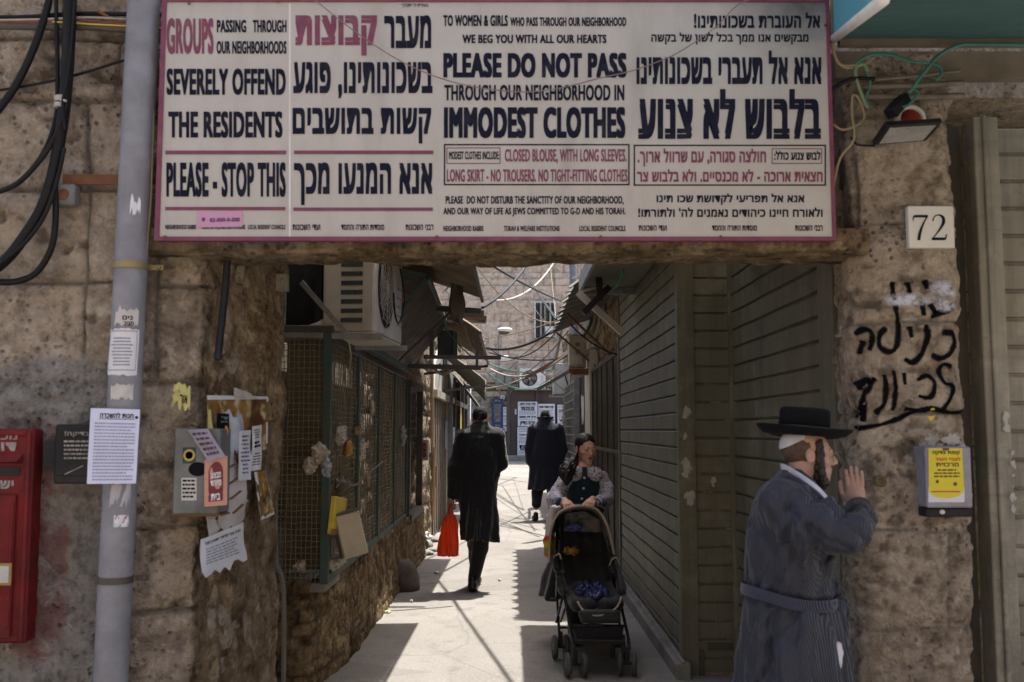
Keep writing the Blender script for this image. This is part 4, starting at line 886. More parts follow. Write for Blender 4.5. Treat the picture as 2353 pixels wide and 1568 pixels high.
def splat(name, pts, Y, r, mat, label, cat_, seed, n=14, sq=.5, wall=False):
    """ragged patch of paint or paste lying on a wall"""
    mb = MB(); rr = random.Random(seed)
    for ii, (qx, qy, s_) in enumerate(pts):
        c = W(qx, qy, Y); k = len(mb.v); pr = lambda p: on_pillar(p, .003+.0005*ii) if wall else p+Vector((0, -.0005*ii, 0)); mb.v.append(tuple(pr(c)))
        qs = [r*s_*(.45+.75*rr.random()) for i in range(n)]
        for m_ in (.5, 1):
            for i in range(n): a_ = 2*math.pi*i/n; mb.v.append(tuple(pr(c+Vector((math.cos(a_)*qs[i]*m_, .0, math.sin(a_)*qs[i]*sq*m_)))))
        for i in range(n): j = (i+1) % n; mb.f.append((k, k+1+j, k+1+i)); mb.f.append((k+1+i, k+1+j, k+1+n+j, k+1+n+i))
    return tag(mb.build(name, mat, None, True), label, cat_)
n = N('white sprayed paint'); co = n.coord('Generated'); n.set((.55, .57, .66), .9); sx = n.new('SeparateXYZ'); n.link(co, sx.inputs[0])
def blob(cx_, cz_, rx_, rz_):
    u_ = n.mul(n.mul(sx.outputs[0], cx_, 'SUBTRACT'), 1/rx_); v_ = n.mul(n.mul(sx.outputs[2], cz_, 'SUBTRACT'), 1/rz_); return n.ramp(n.mul(n.mul(u_, u_), n.mul(v_, v_), 'ADD'), 1.0, .25)
al = n.mul(n.mul(blob(.35, .42, .36, .22), blob(.8, .62, .2, .42), 'MAXIMUM'), blob(.83, .3, .16, .25), 'MAXIMUM')
al = n.mul(al, n.ramp(n.noise(22, 5, .7), .36, .58)); tp_ = n.new('BsdfTransparent'); mx = n.new('MixShader'); n.link(n.mul(al, .9), mx.inputs[0]); n.link(tp_.outputs[0], mx.inputs[1]); n.link(n.b.outputs[0], mx.inputs[2]); n.link(mx.outputs[0], n.out.inputs[0])
a_, b_ = W(2025, 640, D-.03), W(2212, 722, D-.03); mb = MB(); gx, gz_ = 28, 14
for j in range(gz_+1):
    for i in range(gx+1): mb.v.append(tuple(on_pillar(Vector((a_.x+(b_.x-a_.x)*i/gx, 0, b_.z+(a_.z-b_.z)*j/gz_)), .0065)))
for j in range(gz_):
    for i in range(gx): k = j*(gx+1)+i; mb.f.append((k, k+1, k+gx+2, k+gx+1))
tag(mb.build('paint_smear', n.m, None), 'white sprayed smear crossing out the top line of graffiti', 'paint smear')
splat('paper_scrap', [(2148, 960, 1), (2150, 940, .5)], D-.03, .02, M_YELLOW, 'tiny yellow paper scrap below the graffiti', 'paper scrap', 8, 8, .6, True)
splat('plaster_patch', [(2150, 1010, 1), (2190, 1012, 1.1), (2222, 1030, .9), (2225, 1060, .8), (2205, 1085, .6)], D-.022, .034, plain('pale paste', (.42, .41, .4), (.3, .29, .27), sc=20, bump=.3), 'pale torn paste patch above the yellow fronted box', 'plaster patch', 9, 18, .8, True)
mb = MB()
for a_, b_ in (((1945, 735), (1940, 772)), ((1940, 772), (1922, 772)), ((1932, 748), (1930, 770))): mb.bar(W(*a_, D+.14), W(*b_, D+.14), .006, .008)
tag(mb.build('chalk_mark', M_WHITEINK, None), 'small white painted bracket mark on the inner edge of the right pillar', 'paint mark')
mb = MB(); c = W(2022, 1105, D-.018); mb.lathe([(.018, 0), (.022, .008), (.012, .009), (.010, -.01)], c, 16, Matrix.Rotation(R(90), 3, 'X'))
tag(mb.build('pipe_stub', plain('old brass', (.12, .09, .04), rough=.6), None, True), 'round brass pipe stub set in the right pillar', 'pipe stub')
# yellow fronted box
x0, x1 = W(2118, 1100, D-.05).x, W(2222, 1100, D-.05).x; z1, z0 = W(2165, 1026, D-.05).z, W(2165, 1165, D-.05).z
bx = thing('charity_box', 'metal box with a bright yellow printed front on the right pillar', 'charity box', ((x0+x1)/2, D-.05, z0-.03))
mb = MB(); mb.bb((x0, D-.09, z0), (x1, D+.02, z1)); mb.build('body', plain('lilac grey metal', (.3, .3, .34), (.22, .22, .25)), bx, bevel=.005)
mb = MB(); mb.bb((x0-.002, D-.075, z0-.034), (x1+.001, D+.02, z0-.002)); mb.build('base', M_BLACKPLASTIC, bx, bevel=.004)
mb = MB(); c = W(2165, 1166, D-.08); mb.sph(Vector((c.x, D-.078, z0-.016)), (.011, .008, .009), 10, 6); mb.build('lock', M_WHITE, bx)
yf = lambda x, y: W(x, y, D-.09)+Vector((0, -.0022, 0))
mb = MB(); v = [yf(2133, 1030), yf(2210, 1030), yf(2215, 1125)]+[yf(2174+41*math.cos(t), 1125+20*math.sin(t)) for t in np.linspace(0, math.pi, 9)[1:-1]]+[yf(2134, 1125)]; mb.add(v, [tuple(range(len(v)))[::-1]]); mb.build('front_label', plain('bright yellow print', (.66, .56, .03), (.62, .5, .03), bump=0, dirt=.15, rough=.4), bx)
mb = MB(); rect(mb, (2133, 1120, 2216, 1154), lambda x, y: W(x, y, D-.09)+Vector((0, -.0012, 0))); mb.build('white_label', M_PAPER, bx)
yg = lambda x, y: W(x, y, D-.09)+Vector((0, -.0036, 0))
mb = MB(); put(mb, 'קופת צדקה', (2142, 1036, 2205, 1046), yg, .03); put(mb, 'מרכזית', (2150, 1063, 2202, 1072), yg, .03); lines(mb, yg, 2145, 2205, 1078, 1100, 3, .5, 3, True, 10); rect(mb, (2165, 1030, 2180, 1035), yg); rect(mb, (2190, 1108, 2198, 1116), yg); rect(mb, (2150, 1103, 2156, 1110), yg); mb.build('lettering', plain('brown ink', (.1, .07, .02), bump=0), bx)
mb = MB(); put(mb, 'לעניי העיר', (2148, 1050, 2206, 1059), yg, .03); rect(mb, (2140, 1128, 2205, 1131), yg); mb.build('coloured_lettering', plain('red ink', (.5, .1, .02), bump=0), bx)
# flood lamp
YF = 3.58
fl = thing('flood_lamp', 'black flat flood lamp tilted downward on the right pillar', 'flood lamp', tuple(W(2085, 310, YF)))
def quadbox(mb, q, off):
    a_ = [Vector(p) for p in q]; b_ = [p+Vector(off) for p in a_]
    return mb.add(a_+b_, [(0, 1, 2, 3), (7, 6, 5, 4), (0, 4, 5, 1), (1, 5, 6, 2), (2, 6, 7, 3), (3, 7, 4, 0)])
fq = [W(2036, 290, YF-.08), W(2166, 282, YF-.08), W(2128, 325, YF+.09), W(2006, 334, YF+.09)]
mb = MB(); quadbox(mb, fq, (0, .012, .022)); mb.build('housing', M_BLACKPLASTIC, fl, bevel=.003)
ctr = sum(fq, Vector())/4; mb = MB(); gq = [ctr+(p-ctr)*.82+Vector((0, -.002, -.0025)) for p in fq]; quadbox(mb, gq, (0, .001, .002)); mb.build('lens', plain('frosted lamp glass', (.42, .41, .38), rough=.3, bump=0, dirt=.1), fl)
mb = MB(); mb.bar(W(2046, 262, YF+.06), W(2078, 225, YF+.1), .05, .04); mb.tube([W(2080, 300, YF), W(2085, 280, 3.70)], .01, 8); mb.build('driver_box', M_BLACKPLASTIC, fl, bevel=.004)
rl = thing('reflector', 'round red reflector with white ring behind the flood lamp', 'reflector', tuple(W(2092, 275, 3.71)))
rot = Matrix.Rotation(R(90), 3, 'X')
mb = MB(); mb.lathe([(.055, -.02), (.055, .012), (.043, .014), (.042, -.01)], W(2092, 275, 3.705), 24, rot); mb.build('ring', M_WHITE, rl, True)
mb = MB(); mb.lathe([(.042, 0), (.035, .012), (.015, .018), (.001, .019)], W(2092, 275, 3.705), 24, rot); mb.build('lens', plain('red plastic', (.28, .035, .02), rough=.3, bump=0), rl, True)
M_CONDUIT = plain('dirty conduit', (.22, .19, .15), (.14, .12, .09), sc=14, dirt=.5)
for i, (a_, b_, r, m, lb) in enumerate([((1975, 186), (2205, 163), .007, M_CONDUIT, 'upper pale conduit across the top of the right pillar'), ((1980, 200), (2215, 190), .011, M_CONDUIT, 'middle pale conduit across the top of the right pillar'), ((1968, 222), (2215, 220), .012, M_CONDUIT, 'lower pale conduit across the top of the right pillar')]):
    mb = MB(); mb.tube([W(*a_, 3.70-.01*i), W((a_[0]+b_[0])/2, (a_[1]+b_[1])/2+2, 3.69), W(*b_, 3.70-.01*i)], r, 10, smooth=4); tag(mb.build('conduit', m, None, True), lb, 'conduit', 'conduits across the right pillar')
GW = 'loose wires by the right pillar'
for pts, r, m, lb in [([(2353, 103), (2250, 102), (2205, 104), (2160, 125), (2120, 170), (2088, 215)], .007, M_GREENWIRE, 'green cable from the awning edge to the flood lamp'),
    ([(1955, 160), (1990, 130), (2040, 125), (2090, 140), (2150, 148), (2165, 165), (2150, 185)], .006, M_GREENWIRE, 'green cable curving over the pale conduits'),
    ([(2060, 245), (2085, 242), (2110, 215), (2098, 205)], .005, M_GREENWIRE, 'short green loop at the reflector'),
    ([(1995, 250), (1985, 230), (1968, 180), (1968, 155), (1985, 148), (1995, 165)], .007, plain('pale green cable', (.2, .25, .14)), 'pale green cable hooked left of the reflector'),
    ([(1912, -10), (1911, 60), (1914, 110), (1930, 148), (1970, 150)], .006, M_YELLOWWIRE, 'yellowed cable down the right edge of the sign'),
    ([(1916, 125), (1940, 155), (1985, 148), (2010, 130)], .005, M_YELLOWWIRE, 'yellowed cable bending under the awning corner'),
    ([(1914, 285), (1940, 298), (1985, 275), (1975, 230), (1960, 220), (1958, 260), (1962, 320), (1930, 365), (1912, 440)], .005, M_YELLOWWIRE, 'long yellowed cable tangled beside the sign'),
    ([(1955, 315), (1970, 332), (2010, 335)], .004, M_BLACKCABLE, 'thin dark wire to the corner of the flood lamp'),
    ([(1985, 150), (2000, 190), (1990, 230), (2005, 250)], .004, M_GREENWIRE, 'thin green strand dropping below the conduits'),
    ([(1910, 205), (1935, 190), (1965, 180), (2010, 182)], .008, M_BLACKCABLE, 'dark cable coming out from behind the sign')]:
    cable(pts, r, m, lb, 3.64, GW)
mb = MB(); p0 = W(1952, 378, 3.9); mb.box(p0, (.07, .05, .2)); tag(mb.build('junction_box', M_DARKSTEEL, None, bevel=.005), 'dark box standing in for the black shade of the recess between sign and right pillar', 'junction box')  # dark filler that imitates the shadowed void of the niche
# awning over the shop
za = W(2150, 97, D).z; xa = W(1916, 92, D-.05).x
aw = thing('shop_awning', 'teal sheet awning with white edge tube over the shop at the upper right', 'awning', (2.3, 3.0, za))
ye = 2.45; e1 = W(2030, -4, ye)
mb = MB(); quadbox(mb, [(xa, D-.03, za), (3.6, D-.03, za), (3.6, ye, e1.z), (e1.x, ye, e1.z)], (0, 0, .012)); mb.build('sheet', plain('teal awning sheet', (.06, .16, .15), (.05, .13, .125), sc=3, rough=.6, bump=.05, dirt=.2), aw)
mb = MB(); mb.add([(xa, D-.03, za+.014), (e1.x, ye, e1.z+.014), (e1.x, ye+.05, e1.z+.5), (xa-.002, D-.03, za+.9), (xa+.006, D-.03, za+.014), (e1.x+.006, ye, e1.z+.014), (e1.x+.006, ye+.05, e1.z+.5), (xa+.004, D-.03, za+.9)], [(0, 1, 2, 3), (7, 6, 5, 4), (0, 4, 5, 1), (1, 5, 6, 2), (2, 6, 7, 3)])
n = N('sky blue awning side'); tr = n.new('BsdfTranslucent'); mx = n.new('MixShader'); n.set((.16, .42, .5), .6); tr.inputs[0].default_value = (.3, .6, .68, 1); mx.inputs[0].default_value = .5; n.link(n.b.outputs[0], mx.inputs[1]); n.link(tr.outputs[0], mx.inputs[2]); n.link(mx.outputs[0], n.out.inputs[0])
mb.build('side_panel', n.m, aw)
mb = MB(); mb.tube([(xa, D-.03, za-.004), (e1.x, ye, e1.z-.004)], .017, 10); mb.build('edge_tube', M_WHITE, aw, True)
mb = MB(); mb.bb((xa+.02, D-.06, za-.035), (3.6, D-.03, za-.006)); mb.bb((xa+.02, D+.0, za-.14), (3.6, D+.06, za-.036)); mb.build('wall_rail', plain('tan rail', (.2, .16, .11)), aw)
c = W(2078, 2, 2.9); mb = MB(); mb.sph(c+Vector((0, 0, .02)), (.05, .05, .04), 14, 8); mb.build('lamp', M_GALV, aw, True)
for i, (qx, q0, q1, s_) in enumerate([(2312, 958, 985, .5), (2328, 1040, 1170, .3)]):
    splat('paste_patch', [(qx, q0+(q1-q0)*t, s_+.2*math.sin(t*9)) for t in np.linspace(0, 1, 3+3*i)], 3.843, .03, plain('pale paste', (.42, .41, .4)), ['small white label stuck on the shutter rail at the right edge', 'long pale paste streak on the shutter rail at the right edge'][i], 'paste patch', 20+i, 10, 1.3)
for i, (qx, qy, s_, lb) in enumerate([(1578, 942, 1, 'round pale paste spot on the corner post at head height of the man'), (1575, 1000, .6, 'small pale paste spot below the round one on the corner post'), (1578, 1068, 1.4, 'pointed white paper remains on the corner post'), (1586, 1140, 1.2, 'lower pale paste spot on the corner post'), (1640, 1105, .7, 'small pale scrap on the narrow shutter panel')]):
    splat('paste_patch', [(qx, qy, s_), (qx-2, qy+12*s_, s_*.7)], YB-.016 if qx < 1600 else YB-.008, .03, plain('pale paste', (.42, .41, .4)), lb, 'paste patch', 30+i, 11, 1.1)
# ================================================================== the alley: left side
# ---- green mesh cage
def grid_wires(mb, o, u, v, nu, nv, r=.0025, wob=.004, seed=0):
    o, u, v = Vector(o), Vector(u), Vector(v); n = u.cross(v).normalized(); rr = random.Random(seed)
    for i in range(nu+1):
        p = o+u*(i/nu); mb.tube([p+v*t+n*rr.uniform(-wob, wob)+u.normalized()*rr.uniform(-wob, wob) for t in np.linspace(0, 1, 9)], r, 4, False)
    for j in range(nv+1):
        p = o+v*(j/nv); mb.tube([p+u*t+n*rr.uniform(-wob, wob)+v.normalized()*rr.uniform(-wob, wob) for t in np.linspace(0, 1, 9)], r, 4, False)
XC, Y0, Y1, ZB, ZT = -1.10, 5.95, 10.3, .60, 2.08
M_DARKIN = plain('dark dusty back board', (.16, .135, .095), (.21, .18, .13), sc=5, rough=.9, dirt=.5)
cage = thing('mesh_cage', 'green framed wire mesh cage with scraps caught in it', 'cage', (-1.3, 8, ZB))
mb = MB()
for y in (Y0, 7.05, 8.15, 9.25, Y1): mb.bb((XC-.028, y-.028, ZB), (XC+.022, y+.022, ZT))
mb.bb((-1.5, Y0-.02, ZB), (-1.455, Y0+.02, ZT)); mb.bb((XC-.025, Y0+.03, ZB), (XC+.018, Y1-.03, ZB+.05)); mb.build('frame', M_GREENSTEEL, cage, bevel=.003)
mb = MB(); mb.bb((-1.52, Y0-.03, ZT+.001), (XC+.03, Y1+.02, ZT+.045)); mb.bb((XC-.02, Y0+.03, ZT-.06), (XC+.025, Y1-.03, ZT)); mb.build('top_rail', M_DARKSTEEL, cage, bevel=.004)
mb = MB(); grid_wires(mb, (-1.455, Y0, ZB), (.33, 0, 0), (0, 0, ZT-ZB), 11, 42, seed=1); mb.build('mesh_panel', M_WIRE, cage)
for k, (ya, yb) in enumerate(((Y0, 7.05), (7.05, 8.15), (8.15, 9.25), (9.25, Y1))):
    mb = MB(); grid_wires(mb, (XC, ya+.03, ZB+.05), (0, yb-ya-.06, 0), (0, 0, ZT-ZB-.1), 32, 40, wob=.007, seed=5+k); mb.build('mesh_panel', M_WIRE, cage)
mb = MB(); mb.bb((-1.58, Y0+.12, ZB), (-1.56, Y1, ZT)); mb.bb((-1.56, Y0+.2, ZB+.7), (-1.2, Y1-.1, ZB+.72)); mb.bb((-1.45, Y0+.45, ZB+.02), (-1.16, Y0+.47, ZT)); mb.build('back_board', M_DARKIN, cage)
rr = random.Random(4)
# things on the cage
def crumple(name, c, r, mat, label, cat_='paper scrap', seed=0, st=(1, .5, 1), group=None):
    g = SDF(np.array(c)-np.array(r)*1.5-.01, np.array(c)+np.array(r)*1.5+.01, max(min(r)*.14, .0035)); g.un(g.fell(c, r)); g.disp(min(r)*.55, 1.4/min(r), seed); g.disp(min(r)*.25, 3.3/min(r), seed+3)
    return tag(gmesh(name, g.geo(), mat, None), label, cat_, group)
def cw(qx, qy, off=.03):
    """a point just outside the long side of the cage"""
    o = Vector((0, 0, CAMH)); d = W(qx, qy, 5)-o; t = (XC+off)/d.x; return o+d*t
GP = 'paper scraps caught in the cage'
M_TISSUE = plain('crumpled tissue', (.5, .46, .4), (.34, .3, .25), sc=14, rough=.95, bump=.4)
for i, (x, y, r, lb) in enumerate([(735, 1042, (.05, .03, .06), 'largest crumpled tissue on the front corner of the cage'), (712, 1068, (.045, .03, .05), 'crumpled tissue left of the largest one on the cage front'), (750, 1072, (.03, .025, .06), 'bluish crumpled scrap hanging under the largest tissue')]):
    crumple('paper_scrap', W(x, y, 5.90), r, M_TISSUE if i < 2 else plain('bluish tissue', (.34, .38, .42)), lb, seed=11+i, group=GP)
for i, (x, y, r, m, lb) in enumerate([(782, 1000, (.03, .08, .06), M_TISSUE, 'pale curled wrapper high in the mesh near the corner post'), (822, 990, (.03, .08, .025), plain('tan wrapper', (.35, .27, .17)), 'tan wrapper stuck beside the second green post'), (800, 1030, (.025, .05, .05), plain('orange wrapper', (.5, .27, .05)), 'small orange wrapper in the mesh'),
    (830, 1035, (.03, .04, .08), M_TISSUE, 'long pale scrap on the second green post'), (783, 1112, (.05, .1, .035), plain('brown rag', (.12, .1, .08)), 'dark rag above the yellow box in the mesh'), (770, 1290, (.05, .12, .04), M_TISSUE, 'heap of pale litter at the bottom of the mesh'), (925, 1000, (.03, .1, .10), plain('clear plastic', (.32, .32, .31), rough=.25), 'shiny clear plastic strip hanging at the far end of the cage'), (855, 935, (.015, .04, .06), M_TISSUE, 'thin white shred in the upper mesh')]):
    crumple('paper_scrap', cw(x, y), r, m, lb, seed=21+i, group=GP)
crumple('paper_scrap', W(688, 1302, 5.97), (.04, .03, .03), M_TISSUE, 'crumpled scrap lying on the coping under the cage front', seed=33, group=GP)
yb = thing('cardboard_box', 'bright yellow flattened box stuck in the mesh near the corner post', 'box', tuple(cw(775, 1230, .05)))
mb = MB(); q = [cw(772, 1140, .05), cw(798, 1145, .05), cw(786, 1230, .06), cw(763, 1228, .06)]; quadbox(mb, q, (-.03, 0, 0)); mb.build('body', M_YELLOW, yb, bevel=.004)
mb = MB(); q = [cw(766, 1215, .065), cw(788, 1217, .065), cw(785, 1230, .065), cw(762, 1228, .065)]; quadbox(mb, q, (-.01, 0, 0)); mb.build('rusty_edge', M_RUST, yb)
c = cw(803, 1228, .12); rt = Matrix.Rotation(R(-14), 3, 'Y') @ Matrix.Rotation(R(20), 3, 'Z')
bb = thing('lamp_box', 'beige plastic housing hanging open on the cage beside the yellow box', 'plastic housing', tuple(c-Vector((0, 0, .13))))
mb = MB(); mb.box(c, (.15, .16, .26), rt); mb.build('body', plain('beige plastic', (.5, .44, .33), (.42, .37, .28), dirt=.2, rough=.5), bb, bevel=.008)
mb = MB(); mb.box(c+rt @ Vector((0, 0, .137)), (.156, .165, .012), rt); mb.build('lid', plain('dark grey lid', (.08, .08, .08)), bb, bevel=.003)
mb = MB(); mb.box(c+rt @ Vector((.078, 0, -.02)), (.006, .07, .12), rt); mb.build('opening', M_BLACKPLASTIC, bb)
mb = MB(); mb.tube([cw(772, 1120), cw(790, 1105), cw(815, 1115), cw(850, 1085), cw(880, 1060)], .006, 6, smooth=5); tag(mb.build('cable', plain('brown cable', (.2, .14, .08)), None, True), 'frayed brown cable looped over the mesh above the yellow box', 'cable')
mb = MB(); mb.tube([cw(800, 780, .03), cw(806, 815, .03), cw(803, 850, .03)], .006, 6, smooth=5); tag(mb.build('cable', M_CREAM, None, True), 'pale cord hanging from the top rail of the cage', 'cable')
# lower tin object: cup on the cage top
p = W(714, 757, 6.02); mb = MB(); mb.lathe([(.03, 0), (.034, .09), (.036, .09), (.03, -.002)], p, 14, Matrix.Rotation(R(70), 3, 'Y')); tag(mb.build('can', M_CREAM, None, True), 'pale can lying on the cage below the air conditioner', 'can')
# padlock
p = cw(843, 1268, .05); lk = thing('padlock', 'dark padlock on the lower rail of the cage', 'padlock', tuple(p)); mb = MB(); mb.box(p, (.03, .045, .05)); mb.build('body', M_DARKSTEEL, lk, bevel=.004); mb = MB(); mb.tube([p+Vector((0, .015*math.cos(t), .025+.03*math.sin(t))) for t in np.linspace(0, math.pi, 9)], .005, 6); mb.build('shackle', M_GALV, lk)
# ---- far display cabinet with mesh
cb2 = thing('display_cabinet', 'narrow dark framed cabinet with a pale mesh window past the cage', 'cabinet', (-1.2, 11.2, .6))
mb = MB()
for y in (10.42, 11.85): mb.bb((XC-.03, y-.03, .55), (XC+.04, y+.03, 2.0))
mb.bb((XC-.03, 10.45, 1.95), (XC+.05, 11.82, 2.02)); mb.bb((XC-.03, 10.45, .55), (XC+.06, 11.82, .62)); mb.build('frame', M_DARKSTEEL, cb2)
mb = MB(); mb.bb((XC-.12, 10.45, .62), (XC-.09, 11.82, 1.95)); mb.build('panel', plain('dusty pale board', (.3, .28, .23), (.22, .2, .16), sc=5), cb2)
mb = MB(); grid_wires(mb, (XC-.04, 10.48, 1.35), (0, 1.3, 0), (0, 0, .58), 10, 7, .004, .002, 9); mb.build('mesh_panel', M_DARKSTEEL, cb2)
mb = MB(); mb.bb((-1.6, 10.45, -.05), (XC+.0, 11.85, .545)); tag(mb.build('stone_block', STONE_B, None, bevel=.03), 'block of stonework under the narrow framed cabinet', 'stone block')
# stone on the ground
def rock(name, c, r, mat, label, seed, cat_='stone', group=None):
    g = SDF(np.array(c)-np.array(r)*1.3, np.array(c)+np.array(r)*1.3, min(r)*.12); g.un(g.fell(c, r)); g.disp(min(r)*.22, 1/min(r), seed); g.disp(min(r)*.08, 3/min(r), seed+2)
    return tag(gmesh(name, g.geo(), mat, None), label, cat_, group)
p = W(925, 1352, 9.6); rock('boulder', (p.x+.0, 9.55, .10), (.19, .16, .2), plain('dark grey rock', (.12, .11, .1), (.08, .075, .07), rough=.95, bump=.5), 'dark rounded stone at the foot of the wall beside the man with the red bag', 3)
for i, (qx, qy, Yc, r) in enumerate([(968, 1225, 12.9, (.16, .2, .07)), (990, 1205, 13.6, (.13, .15, .05)), (975, 1248, 12.2, (.12, .12, .04)), (1000, 1230, 12.6, (.1, .12, .03))]):
    rock('rubble_stone', (W(qx, qy, Yc).x, Yc, r[2]*.5), r, M_CONCRETE, ['pale rubble stone heaped highest in the sunny patch', 'pale rubble stone furthest back in the sunny patch', 'pale rubble stone nearest in the sunny patch by the left wall', 'flat pale rubble stone nearest the red bag'][i], 50+i, 'rubble', 'rubble in the sunny patch')
p = W(975, 1215, 12.8); crumple('plastic_bag', (p.x, 12.75, .16), (.1, .09, .05), plain('shiny clear plastic', (.6, .6, .6), rough=.15), 'shiny plastic bag lying on the rubble', 'plastic bag', 61)
GL = 'small litter on the paving'
for i, (qx, qy, c, lb) in enumerate([(820, 1440, (.6, .58, .55), 'white and red wrapper in the shade at the lower left of the paving'), (818, 1455, (.5, .5, .5), 'white scrap just below the wrapper in the shade'), (890, 1410, (.6, .55, .3), 'yellowish scrap beside the dark stone'), (1003, 1318, (.6, .58, .55), 'white scrap by the foot of the walking man'), (1148, 1335, (.6, .6, .6), 'tiny white scrap on the sunny paving'), (1476, 1320, (.6, .6, .62), 'tiny white scrap left of the stroller wheels on the right kerb'), (1468, 1382, (.6, .6, .62), 'tiny white scrap beside the kerb near the stroller'), (945, 1385, (.5, .48, .4), 'pale cigarette end on the paving')]):
    o_ = Vector((0, 0, CAMH)); d_ = W(qx, qy, 5)-o_; t_ = -CAMH/d_.z; p = o_+d_*t_
    crumple('litter', (p.x, p.y, .012), (.03 if i < 4 else .016, .03 if i < 4 else .018, .012), plain('litter %d' % i, c), lb, 'litter', 70+i, group=GL)
# ---- air conditioners
def ac_unit(name, label, c, dims, rz, mat, fan=True, side_vents=0, badge=False, group=None):
    """c: centre of base; dims: length (fan face), depth, height; rz=0 puts the fan face to -Y"""
    L, Dp, H = dims; t = thing(name, label, 'air conditioner', c, group); M = Matrix.Rotation(rz, 3, 'Z')
    P = lambda x, y, z: Vector(c)+M @ Vector((x, y, z))
    mb = MB(); mb.box(P(0, 0, H/2), (L, Dp, H), M); mb.build('casing', mat, t, bevel=.012)
    mb = MB(); mb.box(P(0, 0, H+.008), (L+.012, Dp+.012, .014), M); mb.box(P(0, 0, -.006), (L+.006, Dp+.008, .012), M); mb.build('cover', mat, t, bevel=.003)
    if fan:
        fx, r = -L*.12, H*.40
        rot = M @ Matrix.Rotation(R(90), 3, 'X')
        mb = MB(); mb.lathe([(r, 0), (r, .006), (r*.97, .007), (r*.97, 0)], P(fx, -Dp/2, H*.5), 36, rot); mb.lathe([(.001, .001), (r*.96, .001)], P(fx, -Dp/2, H*.5), 36, rot); mb.build('fan_opening', M_BLACKPLASTIC, t)
        mb = MB()
        for k in range(5):
            a = 2*math.pi*k/5; ctr = P(fx, -Dp/2-.004, H*.5); pts = [ctr+M @ Vector((math.cos(a+da)*rr_, -.001*j, math.sin(a+da)*rr_)) for j, (da, rr_) in enumerate([(-.1, r*.15), (-.35, r*.85), (.0, r*.92), (.35, r*.8), (.3, r*.2)])]
            mb.add(pts, [(0, 1, 2, 3, 4)])
        mb.build('fan_blades', plain('grey fan blades', (.12, .12, .125), rough=.5), t)
        mb = MB()
        for q in (.25, .42, .58, .74, .88): mb.tube([P(fx+math.cos(a)*r*q, -Dp/2-.012, H*.5+math.sin(a)*r*q) for a in np.linspace(0, 2*math.pi, 25)], .0022, 4, False)
        for k in range(12): a = math.pi*k/6; mb.tube([P(fx+math.cos(a)*r*.1, -Dp/2-.013, H*.5+math.sin(a)*r*.1), P(fx+math.cos(a)*r*.98, -Dp/2-.008, H*.5+math.sin(a)*r*.98)], .002, 4, False)
        mb.lathe([(r*.12, .012), (r*.1, .016), (.001, .017)], P(fx, -Dp/2, H*.5), 16, rot); mb.build('fan_guard', M_CREAM, t)
        mb = MB()
        for k in range(5): mb.box(P(L*.37, -Dp/2-.001, H*(.2+.1*k)), (L*.16, .004, .008), M)
        mb.build('louvre', plain('grey slot', (.2, .2, .22)), t)
    if side_vents:
        mb = MB()
        for k in range(side_vents): mb.box(P(-L/2-.0005, -.02, H*.12+k*H*.82/side_vents), (.006, Dp*.42, H*.045), M)
        mb.build('side_vent', plain('dark vent slots', (.02, .028, .028), (.05, .07, .07), sc=60, bump=0), t)
    if badge: mb = MB(); mb.box(P(L*.36, -Dp/2-.001, H*.82), (L*.14, .004, H*.09), M); mb.build('badge', plain('red badge', (.5, .03, .04), bump=0), t)
    return t, P
# left one above the cage: its end faces the street, fan towards the alley
ac1, P1 = ac_unit('air_conditioner', 'large yellowed air conditioner above the mesh cage with slotted end panel', (-.955, 6.42, 2.085), (.92, .315, .62), R(90-4), M_CREAM, True, 9)
for a_, b_, w_, h_, u_ in (((-1.4, 5.94, 2.07), (-.78, 5.96, 2.06), .035, .035, (0, 0, 1)), ((-1.4, 6.8, 2.07), (-.72, 6.8, 2.06), .035, .035, (0, 0, 1)), (W(692, 648, 5.86), W(795, 765, 5.86), .03, .012, (0, 1, 0))): mb = MB(); mb.bar(a_, b_, w_, h_, u_); mb.build('bracket', M_GALV, ac1)
mb = MB(); mb.tube([P1(.2, -.19, .5), P1(.22, -.22, .3), P1(.1, -.21, .12), P1(0, -.2, .15), P1(-.02, -.19, .3)], .006, 6, smooth=5); mb.build('cable', M_BLACKCABLE, ac1, True)
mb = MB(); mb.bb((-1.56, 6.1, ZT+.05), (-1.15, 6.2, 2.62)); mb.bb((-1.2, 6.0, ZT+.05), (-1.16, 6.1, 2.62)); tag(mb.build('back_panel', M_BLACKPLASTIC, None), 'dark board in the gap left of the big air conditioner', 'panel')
mb = MB(); mb.bb((-1.5, 5.86, ZT+.05), (-1.36, 5.95, 2.62)); tag(mb.build('board', M_GALV, None), 'grey upright board between rock and air conditioner', 'panel')
# brown hinged canopy beside it
cn = thing('metal_canopy', 'dark brown hinged metal canopy hanging between the air conditioner and the awnings', 'canopy', (-1.0, 8.0, 2.1))
a0, a1, a2, a3 = W(925, 560, 7.5), W(1000, 690, 7.5), W(945, 832, 8.2), W(918, 800, 7.6)
M_BROWN = plain('brown painted sheet', (.07, .04, .024), (.05, .03, .02), sc=5, rough=.55, dirt=.3)
mb = MB(); quadbox(mb, [Vector((-1.1, 7.2, 2.75)), Vector((-.62, 7.2, 2.62)), Vector((-.66, 9.9, 2.55)), Vector((-1.1, 9.9, 2.72))], (0, 0, .02)); mb.build('top_sheet', M_BROWN, cn)
mb = MB(); quadbox(mb, [Vector((-.62, 7.2, 2.60)), Vector((-.66, 9.9, 2.54)), Vector((-1.02, 9.9, 2.1)), Vector((-1.02, 7.2, 2.1))], (-.02, 0, 0)); mb.build('front_sheet', M_BROWN, cn)
